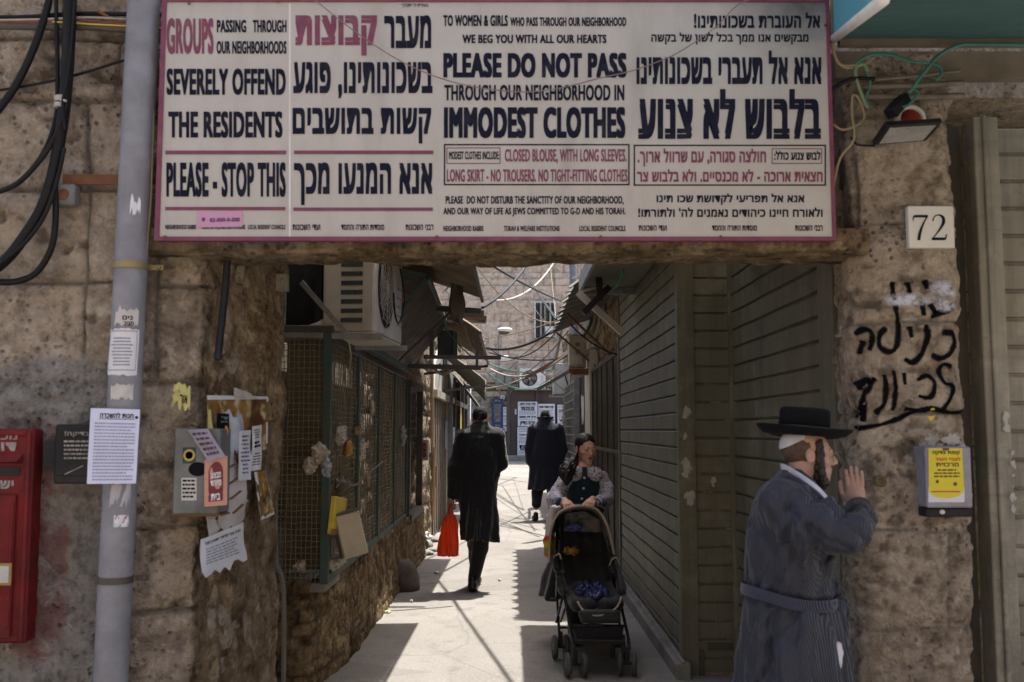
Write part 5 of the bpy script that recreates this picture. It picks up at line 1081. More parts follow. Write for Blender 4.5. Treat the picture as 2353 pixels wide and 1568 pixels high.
mb = MB(); mb.bar((-.61, 7.2, 2.61), (-.65, 9.9, 2.55), .03, .03); mb.bar((-1.02, 7.18, 2.1), (-.61, 7.18, 2.61), .03, .03); mb.bar((-1.02, 7.2, 2.09), (-1.02, 9.9, 2.09), .03, .03); mb.bar((-1.15, 7.18, 2.74), (-.61, 7.18, 2.61), .03, .03); mb.build('frame', M_GREENSTEEL, cn)
# ---- corrugated awnings
def corr(name, label, A, B, C, Dd, pitch, amp, mat, tooth=0., box=False, thick=.004, group=None, hang=0):
    """A->B outer edge, D->C wall edge; corrugations run from wall to outer edge"""
    A, B, C, Dd = map(Vector, (A, B, C, Dd)); L = (B-A).length; n = int(L/pitch*8); mb = MB(); nrm = (B-A).cross(Dd-A).normalized()
    if nrm.z < 0: nrm = -nrm
    m = 10; rr = random.Random(n)
    def pt(i, j):
        u = i/n; ph = (u*L/pitch) % 1
        wv = (max(-1, min(1, 2.2*math.sin(2*math.pi*ph))) if box else math.sin(2*math.pi*ph))*amp
        o_, w_ = A+(B-A)*u, Dd+(C-Dd)*u; v = j/m
        p = o_+(w_-o_)*v+nrm*(wv+.012*math.sin(u*7+v*3))
        if tooth and j == 0: p = p-(w_-o_).normalized()*tooth*(1 if ph < .5 else 0)*(.5+.5*math.sin(i*2.1))+Vector((0, 0, -.5*tooth*(1 if ph < .5 else 0)))
        return p
    k = 0
    for s_ in (1, -1):
        b = len(mb.v)
        for i in range(n+1):
            for j in range(m+1): mb.v.append(tuple(pt(i, j)+nrm*thick*(s_-1)/2))
        for i in range(n):
            for j in range(m): q = (b+i*(m+1)+j, b+(i+1)*(m+1)+j, b+(i+1)*(m+1)+j+1, b+i*(m+1)+j+1); mb.f.append(q if s_ > 0 else q[::-1])
    t = thing(name, label, 'awning', tuple(Dd), group); mb.build('sheet', mat, t, False); return t
M_CORR = plain('rusty corrugated iron', (.15, .115, .07), (.24, .2, .14), sc=4, rough=.75, bump=.3, dirt=.7, dcol=(.07, .03, .015))
M_CORRG = plain('grey green corrugated iron', (.13, .13, .105), (.17, .165, .135), sc=4, rough=.65, bump=.2, dirt=.4)
a1 = corr('corrugated_awning', 'rusty corrugated awning high on the left just under the lintel', (-.30, 6.1, 2.74), (-.26, 8.7, 2.66), (-1.3, 8.7, 3.0), (-1.3, 6.1, 3.05), .11, .014, M_CORR, .015)
mb = MB(); mb.bar((-1.3, 8.62, 2.60), (-.27, 8.62, 2.53), .04, .05); mb.bar((-1.25, 6.3, 2.93), (-.29, 6.3, 2.70), .03, .03); mb.bar((-.98, 8.6, 2.1), (-.50, 8.62, 2.56), .02, .02); mb.bar((-.28, 6.1, 2.71), (-.26, 8.7, 2.63), .025, .025); mb.build('frame', M_DARKSTEEL, a1)
mb = MB(); mb.bar(W(1000, 718, 9.4), W(1112, 722, 9.4), .05, .07); mb.bar(W(992, 705, 9.38), W(992, 820, 9.38), .04, .04, (0, 1, 0)); mb.build('bracket', M_DARKSTEEL, a1)
lt = thing('tube_lamp', 'rusty tube lamp housing hanging under the left awning', 'lamp', tuple(W(1060, 735, 9.7)))
mb = MB(); mb.bar(W(1010, 726, 9.7), W(1118, 732, 9.7), .06, .05); mb.build('housing', M_RUST, lt); mb = MB(); mb.tube([W(1012, 737, 9.7), W(1117, 741, 9.7)], .012, 8); mb.build('tube', M_CREAM, lt, True)
# torn fabric hanging under it
g = SDF((-.62, 8.2, 2.35), (-.36, 8.5, 2.85), .008); g.loft([(2.4, -.47, 8.35, .03, .02), (2.55, -.48, 8.35, .06, .03), (2.8, -.5, 8.35, .06, .04)]); g.disp(.03, 22, 4, (1, 1, .25)); tag(gmesh('torn_cloth', g.geo(), plain('brown rag', (.12, .1, .08)), None), 'torn brown rag hanging under the left corrugated awning', 'rag')
a2_ = corr('corrugated_awning', 'second rusty corrugated awning sloping down over the left side of the alley', (-.32, 9.6, 2.47), (-.30, 12.5, 2.36), (-1.15, 12.6, 2.85), (-1.15, 9.6, 2.95), .11, .014, M_CORR, .02)
mb = MB(); mb.bar((-1.12, 9.62, 2.12), (-.30, 9.62, 2.10), .04, .045); mb.bar((-1.1, 12.45, 2.2), (-.3, 12.45, 2.3), .03, .03); mb.bar((-.31, 9.6, 2.44), (-.30, 12.5, 2.33), .025, .025); mb.bar((-.34, 9.62, 2.1), (-.34, 9.62, 2.44), .025, .025, (0, 1, 0)); mb.build('frame', M_DARKSTEEL, a2_)
a3_ = corr('corrugated_awning', 'third broken corrugated awning tilted down further along the left side', (-.42, 15.6, 2.28), (-.5, 18.6, 2.05), (-1.2, 18.6, 2.75), (-1.15, 15.6, 2.8), .11, .014, M_CORRG, .02)
mb = MB(); mb.bar((-1.2, 15.7, 2.1), (-.4, 15.7, 2.2), .035, .035); mb.build('frame', M_DARKSTEEL, a3_)
a4_ = corr('corrugated_awning', 'small grey corrugated sheet hanging steeply at the far left', (-.62, 19.0, 1.95), (-.66, 21.0, 1.9), (-1.15, 21.0, 2.6), (-1.15, 19.0, 2.6), .12, .014, M_CORRG, .02)
# right one
a5_ = corr('corrugated_awning', 'grey green corrugated awning with a bright toothed edge on the right side', (.57, 8.95, 2.84), (.56, 13.55, 2.82), (1.2, 13.7, 3.08), (1.2, 8.95, 3.08), .38, .018, M_CORRG, .07, True)
mb = MB(); mb.bar((.57, 9.0, 2.82), (1.2, 9.0, 3.05), .03, .03); mb.bar((1.16, 11.2, 2.3), (.62, 11.2, 2.82), .025, .025); mb.bar((1.16, 13.2, 2.3), (.6, 13.3, 2.8), .025, .025); mb.build('frame', M_RUST, a5_)
mb = MB(); mb.bar((.545, 8.93, 2.87), (1.1, 8.93, 3.09), .05, .012); mb.build('edge_strip', M_WHITE, a5_)
cp = thing('flat_canopy', 'dark olive flat canopy with pale bracket arms above the long shutter', 'canopy', (.9, 7.3, 2.72))
mb = MB(); mb.bb((.61, 6.0, 2.74), (1.2, 8.62, 2.80)); mb.build('sheet', M_SHUT, cp)
mb = MB(); mb.bb((.585, 6.0, 2.70), (.609, 8.64, 2.84)); mb.bb((.61, 8.625, 2.68), (1.2, 8.65, 2.84)); mb.build('edge_strip', M_GALV, cp)
mb = MB(); mb.bar(W(1328, 672, 8.3), W(1430, 765, 8.3), .05, .085, (0, 1, 0)); mb.bar(W(1330, 672, 8.32), W(1390, 655, 8.32), .02, .05, (0, 1, 0)); mb.build('arm', M_CREAM, cp)
mb = MB(); mb.bar(W(1340, 720, 8.1), W(1400, 660, 8.1), .05, .10, (0, 1, 0)); mb.bar(W(1375, 620, 8.05), W(1378, 690, 8.05), .05, .05, (0, 1, 0)); mb.build('arm', M_BLACKPLASTIC, cp)
cable([(1432, 618, 7.6), (1422, 650, 7.9), (1400, 668, 8.2), (1385, 676, 8.3)], .010, plain('bright green cable', (.06, .3, .13)), 'bright green cable under the flat canopy')
# ---- left row details
mb = MB(); P = [Vector((-1.06, 13.2, 3.4)), Vector((-1.06, 13.2, 2.1)), Vector((-1.06, 13.25, 1.35)), Vector((-1.04, 13.3, 1.2)), Vector((-1.04, 13.32, .3))]; mb.tube(P, .022, 8, smooth=4)
tag(mb.build('pipe', plain('tan plastic pipe', (.5, .33, .18), (.42, .28, .16)), None, True), 'tan plastic pipe running down the sunny stone pier on the left', 'pipe')
sb = thing('sign_box', 'white box with a red panel on the left stone pier', 'sign', tuple(W(972, 1060, 12.1)))
x0, x1 = W(961, 1035, 12.0).x, W(984, 1035, 12.0).x; z1, z0 = W(970, 1010, 12).z, W(970, 1058, 12).z
mb = MB(); mb.bb((x0, 11.95, z0), (x1, 12.15, z1)); mb.build('body', M_CREAM, sb, bevel=.008)
mb = MB(); mb.bb((x0+(x1-x0)*.4, 11.945, z0+.04), (x1-.02, 11.949, z1-.04)); mb.build('panel', plain('red panel', (.4, .03, .05), bump=0), sb)
mb = MB(); put(mb, 'המסורה', (.47, .3, .88, .45), lambda u, v: Vector((x0+(x1-x0)*u, 11.943, z1+(z0-z1)*v)), .03); put(mb, 'ספרים', (.5, .55, .85, .68), lambda u, v: Vector((x0+(x1-x0)*u, 11.943, z1+(z0-z1)*v)), .03); mb.build('lettering', M_GOLD, sb)
dr = thing('wooden_door', 'grey weathered wooden door between stone piers on the left', 'door', (-1.12, 15, 0))
mb = MB(); mb.bb((-1.16, 13.9, .02), (-1.10, 16.4, 1.95)); mb.build('panel', M_WOOD, dr)
mb = MB(); [mb.bb((-1.105, 13.9+k*.36, .05), (-1.085, 13.93+k*.36, 1.93)) for k in range(8)]; mb.build('batten', M_WOOD, dr)
mb = MB(); mb.bb((-1.2, 13.8, 1.96), (-1.03, 16.5, 2.06)); mb.build('lintel', M_CREAM, dr); mb = MB(); mb.bb((-1.09, 14.1, .7), (-1.06, 14.2, 1.0)); mb.build('handle', M_RUST, dr)
mb = MB(); mb.add([(-1.13, 13.95, 2.07), (-1.13, 16.3, 2.07), (-1.13, 15.9, 2.5), (-1.13, 15.1, 2.75), (-1.13, 14.3, 2.5), (-1.09, 13.95, 2.07), (-1.09, 16.3, 2.07), (-1.09, 15.9, 2.5), (-1.09, 15.1, 2.75), (-1.09, 14.3, 2.5)], [(9, 8, 7, 6, 5), (0, 1, 2, 3, 4), (0, 5, 6, 1), (1, 6, 7, 2), (2, 7, 8, 3), (3, 8, 9, 4), (4, 9, 5, 0)])
mb.build('transom', plain('whitewashed board', (.5, .48, .43), (.35, .33, .29)), dr)
mb = MB(); mb.tube([(-1.08, 17.0, .0), (-1.08, 17.0, 3.3)], .075, 14); tag(mb.build('drainpipe', M_PIPE, None, True), 'grey drainpipe further down the left side of the alley', 'drainpipe')
mb = MB(); mb.tube([(-1.1, 16.6, .0), (-1.1, 16.6, 2.6)], .03, 8); tag(mb.build('pipe', M_CREAM, None, True), 'thin pale pipe next to the wooden door', 'pipe')
sp = thing('shop_unit', 'dark open shop front with a yellow strip on the far left side', 'shop front', (-1.15, 20.5, 0))
mb = MB(); mb.bb((-1.2, 17.4, 0), (-1.15, 24.5, 2.5)); mb.build('panel', M_DGATE, sp); mb = MB(); mb.bb((-1.15, 21.5, .9), (-1.12, 22.2, 2.0)); mb.build('strip', M_YELLOW, sp); mb = MB(); [mb.bb((-1.15, 17.4+k*1.7, 0), (-1.08, 17.5+k*1.7, 2.5)) for k in range(5)]; mb.bb((-1.14, 17.55, 2.0), (-1.09, 24.3, 2.1)); mb.build('frame', M_DARKSTEEL, sp)
mtr = thing('electric_box', 'dark grey electrical box high on the left wall under the awnings', 'electrical box', tuple(W(1032, 815, 10.2)))
mb = MB(); c = W(1025, 792, 10.3); mb.box(c, (.16, .3, .27)); mb.build('body', plain('dark grey box paint', (.05, .055, .07)), mtr, bevel=.006); mb = MB(); mb.box(c+Vector((.095, 0, 0)), (.028, .28, .26)); mb.build('cover', plain('mid grey paint', (.13, .135, .15)), mtr, bevel=.003)
mb = MB(); mb.tube([W(1045, 660, 10.2), W(1060, 690, 10), W(1072, 760, 10.0), W(1085, 800, 10.1), W(1095, 815, 10.2)], .014, 6, smooth=5); tag(mb.build('cable', M_WHITEWIRE, None, True), 'grey white cable drooping under the second left awning', 'cable')
mb = MB(); mb.tube([W(985, 830, 11), W(1000, 850, 11), W(1020, 860, 11), W(1040, 845, 11)], .02, 6, smooth=5); mb.tube([W(1010, 835, 11), W(1022, 856, 11), W(1045, 850, 11)], .012, 6, smooth=5); tag(mb.build('cable', M_WHITEWIRE, None, True), 'white cable loop lit by the sun under the second left awning', 'cable')
for i, (y, z0_, h, lb) in enumerate([(16.3, 1.15, .5, 'pale blue scrap of poster on the wooden door'), (18.0, 1.2, .35, 'white poster scrap beside the drainpipe at the far left'), (25.2, 1.6, 1.1, 'pale posters on the left wall far along the alley')]):
    sheet('poster', [(-1.06 if i else -1.08, y-.2, z0_+h), (-1.05 if i else -1.08, y+.3, z0_+h), (-1.05 if i else -1.08, y+.3, z0_), (-1.06 if i else -1.08, y-.2, z0_)], M_PAPER if i else plain('pale blue paper', (.42, .46, .54)), None, lb, curl=.01, seed=80+i, torn=.2, up=(1, 0, 0))
# ---- right row details
ac2, P2 = ac_unit('air_conditioner', 'pale electrical air unit with bent grey hoses high on the right wall', (.885, 13.5, W(1330, 842, 13.5).z), (.235, .3, .41), R(0), M_CREAM, False)
mb = MB(); mb.box(P2(.0, -.152, .29), (.06, .006, .05)); mb.box(P2(.0, -.152, .19), (.06, .006, .06)); mb.build('vent', plain('grey slot', (.2, .2, .22)), ac2); mb = MB(); mb.box(P2(0, -.17, .08), (.14, .04, .12)); mb.build('terminal_cover', M_CREAM, ac2, bevel=.004)
mb = MB(); mb.box(P2(.08, 0, -.06), (.4, .3, .05)); mb.box(P2(.1, 0, -.1), (.36, .28, .03)); mb.build('bracket', M_RUST, ac2)
mb = MB(); mb.tube([W(1342, 828, 13.4), W(1356, 812, 13.3), W(1368, 815, 13.3), W(1370, 840, 13.3)], .022, 8, smooth=5); mb.tube([W(1340, 822, 13.4), W(1354, 803, 13.2), W(1372, 806, 13.2), W(1375, 842, 13.2)], .014, 8, smooth=5); mb.build('hose', M_GALV, ac2, True)
for i, (pts, r, m, lb) in enumerate([([(1348, 780), (1360, 760), (1368, 720), (1366, 690)], .045, M_CREAM, 'thick lagged pipe curving up above the right air unit'), ([(1340, 775), (1356, 745), (1362, 700)], .02, M_GREENWIRE, 'green hose above the right air unit'), ([(1352, 790), (1372, 765), (1380, 735), (1376, 700)], .035, M_CREAM, 'lower lagged pipe above the right air unit'), ([(1320, 780), (1318, 700), (1316, 600)], .055, M_PIPE, 'upright grey pipe behind the right air unit')]):
    mb = MB(); mb.tube([W(x, y, 13.3-.1*i if i < 3 else 14.6) for x, y in pts], r, 10, smooth=5); tag(mb.build('pipe', m, None, True), lb, 'pipe', 'pipes above the right air unit')
ac3, P3 = ac_unit('air_conditioner', 'slim white unit low beside the grille on the right, far down the alley', (1.0, 20, W(1290, 905, 20).z), (.36, .3, .58), R(0), M_WHITE, False)
mb = MB(); mb.box(P3(.0, 0, -.04), (.5, .32, .04)); mb.build('bracket', M_GALV, ac3); mb = MB(); mb.tube([P3(.05, -.17, .4), P3(.1, -.18, .2), P3(.12, -.17, .05)], .012, 6, smooth=5); mb.build('cable', M_BLACKCABLE, ac3, True)
zz = W(1220, 893, YE).z
ac4, P4 = ac_unit('air_conditioner', 'clean white air conditioner with round fan on the far end wall', (W(1223, 890, YE).x, YE-.45, zz), (.95, .34, .72), 0, M_WHITE, True, 0, True)
mb = MB(); mb.box(P4(0, .0, -.05), (1.3, .4, .05)); mb.bar(P4(-.55, .15, -.05), P4(-.55, .2, .3), .03, .03); mb.bar(P4(.55, .15, -.05), P4(.62, .2, .2), .03, .03); mb.build('bracket', M_GALV, ac4)
mb = MB(); mb.sph((.0, 0, 0), .001) if False else mb.tube([P4(.5, .0, .6), P4(.62, 0, .9), P4(.9, 0, 1.6), P4(1.15, 0, 2.2), P4(1.2, 0, 3.0)], .05, 8, smooth=5); mb.build('hose', M_WHITEWIRE, ac4, True)
for i, (y0_, y1_, z0_, z1_, m, lb) in enumerate([(14.3, 15.2, .1, 2.3, M_DGATE, 'narrow dark door with peeling papers on the right past the pale post')]):
    d_ = thing('metal_door', lb, 'door', (1.12, 14.7, .05)); mb = MB(); mb.bb((1.05, y0_, z0_), (1.12, y1_, z1_)); mb.build('panel', m, d_); mb = MB(); mb.bb((1.03, y0_-.05, z0_), (1.12, y0_-.005, z1_)); mb.bb((1.03, y1_+.005, z0_), (1.12, y1_+.05, z1_)); mb.build('frame', M_DARKSTEEL, d_)
    for j, (yy, zz_, hh, lb2) in enumerate([(14.6, 1.55, .5, 'torn white poster on the dark narrow door'), (14.8, 1.2, .25, 'pale scrap below the torn poster on the dark narrow door')]): sheet('poster', [(1.045, yy+.35, zz_+hh), (1.045, yy-.1, zz_+hh), (1.045, yy-.1, zz_), (1.045, yy+.35, zz_)], M_PAPEROLD, None, lb2, curl=.01, seed=90+j, torn=.3, tornside='tbs', up=(-1, 0, 0))
# ---- end wall: posters, boxes, sign, lamp
def EP(x, y, e=0): return W(x, y, YE-.30-e)
def wallposter(box, label, texts, n, seed):
    x0, y0, x1, y1 = box; o, f2 = sheet('poster', [EP(x0, y0), EP(x1, y0), EP(x1, y1), EP(x0, y1)], M_PAPER, None, label, curl=.01, seed=seed, group='notices on the far wall')
    f3 = lambda u, v: f2(u, v, .006); mb = MB()
    for s, b, bd in texts: put(mb, s, b, f3, bd)
    mb.build('lettering', M_INK, o); mb = MB()
    for y0_, y1_, n_ in n: lines(mb, f3, .07, .93, y0_, y1_, n_, .4, seed, False, .09)
    mb.build('print', M_INKGREY, o)
wallposter((1190, 923, 1235, 979), 'tall white notice with several heavy black Hebrew headings on the far wall', [('נפלה עטרת ראשנו', (.1, .03, .9, .13), .05), ('מנחם מנחם שוויצר', (.15, .2, .85, .36), .05), ('ברוך דיין האמת', (.08, .58, .92, .71), .05), ('מרים בודיק', (.12, .8, .88, .98), .06)], [(.15, .19, 1), (.38, .55, 4), (.73, .78, 1)], 1)
wallposter((1189, 981, 1234, 1046), 'lower white notice partly hidden by the man in the brimmed hat', [('ידאת הן היא תתהלל', (.08, .24, .92, .33), .04), ('פריינד', (.1, .64, .7, .82), .06)], [(.03, .2, 3), (.36, .6, 5), (.84, .97, 3)], 2)
wallposter((1237, 928, 1275, 985), 'white notice behind the brimmed hat on the far wall', [('זקנים משער שבתו', (.06, .08, .94, .2), .05), ('יעקב', (.55, .62, .95, .75), .05)], [(.24, .55, 6), (.8, .95, 3)], 3)
wallposter((1281, 930, 1312, 990), 'white notice at the right end of the poster row on the far wall', [('עם זהב', (.08, .18, .9, .28), .05), ('שכטר', (.1, .55, .75, .66), .05)], [(.04, .14, 2), (.3, .52, 5), (.7, .95, 4)], 4)
for i, (b, lb) in enumerate([((1156, 935, 1166, 955), 'small white paper beside the blue sign, upper'), ((1156, 957, 1167, 977), 'small white paper beside the blue sign, middle'), ((1154, 979, 1164, 991), 'small white paper beside the blue sign, lowest'), ((1183, 940, 1187, 952), 'narrow white slip left of the tall notice')]):
    x0, y0, x1, y1 = b; e_ = .25 if i < 3 else 0; o, f2 = sheet('notice', [W(x0, y0, YE-.2), W(x1, y0, YE-.2), W(x1, y1, YE-.2), W(x0, y1, YE-.2)], M_PAPER, None, lb, 'notice', 'small papers on the far wall', .008, 4, 4, 60+i); mb = MB(); lines(mb, lambda u, v: f2(u, v, .005), .15, .85, .15, .8, 4, .3, i); mb.build('print', M_INKGREY, o)
bs = thing('wall_sign', 'tall dark blue sign with gold writing on the far wall', 'sign', tuple(W(1143, 990, YE-.2)))
x0, x1 = W(1130, 950, YE-.2).x, W(1156, 950, YE-.2).x; z1, z0 = W(1143, 916, YE-.2).z, W(1143, 985, YE-.2).z
mb = MB(); mb.bb((x0, YE-.24, z0), (x1, YE-.19, z1)); mb.build('panel', plain('deep blue panel', (.015, .045, .14), bump=0, dirt=.1), bs); mb = MB(); mb.bb((x0, YE-.23, z0-.22), (x1+.05, YE-.19, z0-.01)); mb.build('lower_panel', plain('mid blue panel', (.06, .13, .24), bump=0), bs)
mb = MB(); sf = lambda u, v: Vector((x0+(x1-x0)*u, YE-.246, z1+(z0-z1)*v))
for k, s in enumerate(['בית כנסת', 'וכולל', 'תורת חיים', 'אבות ובנים', 'לתפילה', 'חסד', 'קהילת', 'שערי', 'תשע']): put(mb, s, (.18+.03*(k % 3), .2+k*.066, .82-.03*(k % 3), .24+k*.066), sf, .02)
for v0 in (.08, .9):
    for sg in (-1, 1): mb.tube([sf(.5, v0), sf(.5+sg*.12, v0-.03), sf(.5+sg*.22, v0), sf(.5+sg*.15, v0+.025), sf(.5+sg*.1, v0)], .008, 4, smooth=4)
mb.build('lettering', M_GOLD, bs)
for i, (b, lb) in enumerate([((1138, 860, 1158, 885), 'left grey meter cabinet on the far wall'), ((1161, 862, 1177, 885), 'right grey meter cabinet on the far wall')]):
    x0, y0, x1, y1 = b; a_, c_ = W(x0, y0, YE-.2), W(x1, y1, YE-.2); t = thing('meter_cabinet', lb, 'meter cabinet', ((a_.x+c_.x)/2, YE-.2, c_.z)); mb = MB(); mb.bb((a_.x, YE-.3, c_.z), (c_.x, YE-.08, a_.z)); mb.build('body', M_CONCRETE, t, bevel=.01); mb = MB(); mb.bb((a_.x+.05, YE-.315, c_.z+.05), (c_.x-.05, YE-.301, a_.z-.05)); mb.build('door', M_CONCRETE, t)
for i, (pts, lb) in enumerate([([(1147, 886), (1146, 895), (1155, 905), (1168, 906), (1176, 895), (1172, 886)], 'cable loop under the grey meter cabinets'), ([(1166, 886), (1166, 915), (1165, 980)], 'straight conduit under the right meter cabinet'), ([(1190, 830), (1165, 850), (1145, 850), (1140, 860)], 'cable rising from the left meter cabinet')]):
    mb = MB(); mb.tube([W(x, y, YE-.2) for x, y in pts], .03, 6, smooth=4); tag(mb.build('cable', M_CONCRETE, None, True), lb, 'cable', 'cables round the meter cabinets')
nb2 = thing('number_plate', 'tiny white plate reading 20 above the blue sign', 'number plate', tuple(W(1154, 916, YE-.2))); a_, c_ = W(1150, 909, YE-.2), W(1159, 916, YE-.2)
mb = MB(); mb.bb((a_.x, YE-.2, c_.z), (c_.x, YE-.16, a_.z)); mb.build('plate', M_WHITE, nb2); mb = MB(); put(mb, '20', (.15, .2, .85, .8), lambda u, v: Vector((a_.x+(c_.x-a_.x)*u, YE-.203, a_.z+(c_.z-a_.z)*v)), .03); mb.build('lettering', M_INK, nb2)
sl_ = thing('street_lamp', 'small street lamp with domed head in front of the far stone wall', 'street lamp', tuple(W(1147, 835, 33)))
mb = MB(); mb.tube([W(1146, 850, 33), W(1146, 790, 33), W(1147, 770, 33), W(1152, 762, 33)], .035, 8, smooth=5); mb.build('pole', M_GALV, sl_, True)
c = W(1160, 758, 33); mb = MB(); mb.sph(c, (.26, .2, .09), 16, 8); mb.build('lamp_head', M_WHITE, sl_, True); mb = MB(); mb.sph(c+Vector((-.03, 0, -.07)), (.19, .15, .1), 14, 8); mb.build('diffuser', M_DARKSTEEL, sl_, True)
mb = MB(); mb.box(W(1159, 824, 33), (.28, .2, .2)); tag(mb.build('junction_box', M_WHITE, None, bevel=.02), 'white junction box on the wires below the street lamp', 'junction box')
# ---- overhead cables
GO = 'cables strung across the alley'
def sag(a, b, ya, yb, s, r, mat, label, n=9):
    A, B_ = W(*a, ya), W(*b, yb); L = (B_-A).length; P = [A+(B_-A)*t+Vector((0, 0, -4*s*t*(1-t))) for t in np.linspace(0, 1, n)]
    mb = MB(); mb.tube(P, r, 6, smooth=3); tag(mb.build('overhead_cable', mat, None, True), label, 'cable', GO)
for a, b, ya, yb, s, r, m, lb in [((1108, 707), (1240, 560), 11, 14, .12, .016, M_BLACKCABLE, 'thick black cable rising from the left awning to the upper middle'), ((1095, 612), (1285, 740), 20, 24, .35, .012, M_YELLOWWIRE, 'pale cable crossing down from upper left to the barred window'),
    ((1190, 600), (1278, 735), 28, 20, .05, .018, M_BLACKCABLE, 'upper black cable descending to the right awning edge'), ((1196, 600), (1282, 735), 28, 20, .08, .014, M_BLACKCABLE, 'lower black cable descending to the right awning edge'), ((1170, 600), (1252, 740), 30, 28, .15, .010, M_DARKSTEEL, 'thin dark cable across the stone to the window'),
    ((1275, 600), (1130, 690), 30, 22, .35, .028, M_WHITEWIRE, 'thick white cable swooping left from the top of the stone wall'), ((1118, 800), (1288, 748), 18, 16, .15, .022, M_BLACKCABLE, 'twisted black cable under the street lamp'), ((1120, 797), (1292, 745), 18, 16, .35, .01, M_BLACKCABLE, 'loose black cable sagging beside the twisted one'),
    ((1110, 778), (1275, 738), 22, 18, .05, .010, M_YELLOWWIRE, 'thin pale cable above the street lamp'), ((1125, 810), (1315, 820), 30, 26, .15, .022, M_BLACKCABLE, 'straight black cable in front of the far wall'), ((1122, 835), (1312, 835), 30, 26, .25, .02, M_GREENWIRE, 'green cable sagging in front of the far wall'),
    ((1128, 848), (1310, 808), 20, 15, .25, .016, M_WHITEWIRE, 'white cable sagging above the white air conditioner'), ((1105, 893), (1308, 805), 20, 16, .15, .014, M_WHITEWIRE, 'white cable rising from left to right over the fan'), ((1118, 855), (1270, 870), 24, 28, .35, .016, M_GREENWIRE, 'dark green cable sagging over the fan of the white air conditioner'),
    ((1150, 830), (1300, 700), 26, 18, .3, .009, M_BLACKCABLE, 'thin black cable crossing in front of the window'), ((1306, 760), (1200, 860), 16, 26, .1, .012, M_DARKSTEEL, 'dark wire slanting from the right awning to the far wall'), ((1265, 610), (1278, 740), 30, 20, .05, .007, M_YELLOWWIRE, 'thin wire hanging down over the window'),
    ((1290, 757), (1270, 850), 18, 20, .05, .028, M_WHITEWIRE, 'thick white cable dropping beside the slim unit'), ((1105, 640), (1160, 600), 20, 26, .05, .008, M_DARKSTEEL, 'thin dark wire at the top left of the stone wall'), ((1310, 745), (1420, 815), 9.8, 9.9, .05, .008, M_BLACKCABLE, 'black wire slanting in front of the right hand pipes'), ((1085, 820), (1010, 735), 10.2, 9.9, .03, .007, M_GREENWIRE, 'greenish wire under the second left awning')]: sag(a, b, ya, yb, s, r, m, lb)
for a_, b_, s_, lb in (((-1.2, 17.7, 4.0), (1.3, 3.2+.9, 4.0), .1, 'thin cable high over the near end of the alley'), ((-1.25, 8.2, 3.6), (1.2, 20.5, 4.1), .12, 'thin cable high over the alley from the left awning to the right roofs')):
    A_, B_ = Vector(a_), Vector(b_); mb = MB(); mb.tube([A_+(B_-A_)*t+Vector((0, 0, -4*s_*t*(1-t))) for t in np.linspace(0, 1, 9)], .016, 6, smooth=3); tag(mb.build('overhead_cable', M_BLACKCABLE, None, True), lb, 'cable', GO)
mb = MB(); mb.bar(W(1330, 800, 15), W(1208, 868, 17), .03, .05); tag(mb.build('iron_beam', M_RUST, None), 'rusty iron bar crossing above the white air conditioner', 'iron bar')
mb = MB(); mb.bar(W(1310, 852, 17), W(1235, 895, 18), .03, .05); tag(mb.build('iron_beam', M_DARKSTEEL, None), 'shorter dark iron bar crossing the fan of the white air conditioner', 'iron bar')
mb = MB(); mb.bar(W(1245, 855, 18), W(1300, 900, 18), .025, .03); mb.tube([W(1240, 885, 18), W(1290, 850, 18)], .01, 6); tag(mb.build('iron_brace', M_CREAM, None), 'pair of crossed thin rods left of the slim unit', 'iron brace')
mb = MB(); mb.bar(W(975, 820, 9.0), W(1150, 822, 9.3), .03, .035); tag(mb.build('iron_beam', M_DARKSTEEL, None), 'long dark iron bar reaching out under the left awnings', 'iron bar')
mb = MB(); mb.bar(W(1105, 888, 20), W(1140, 893, 20), .06, .06); mb.tube([W(1068, 885, 19), W(1112, 892, 20)], .03, 6); tag(mb.build('iron_beam', M_DARKSTEEL, None), 'dark bar sticking out level with the fan on the left', 'iron bar')
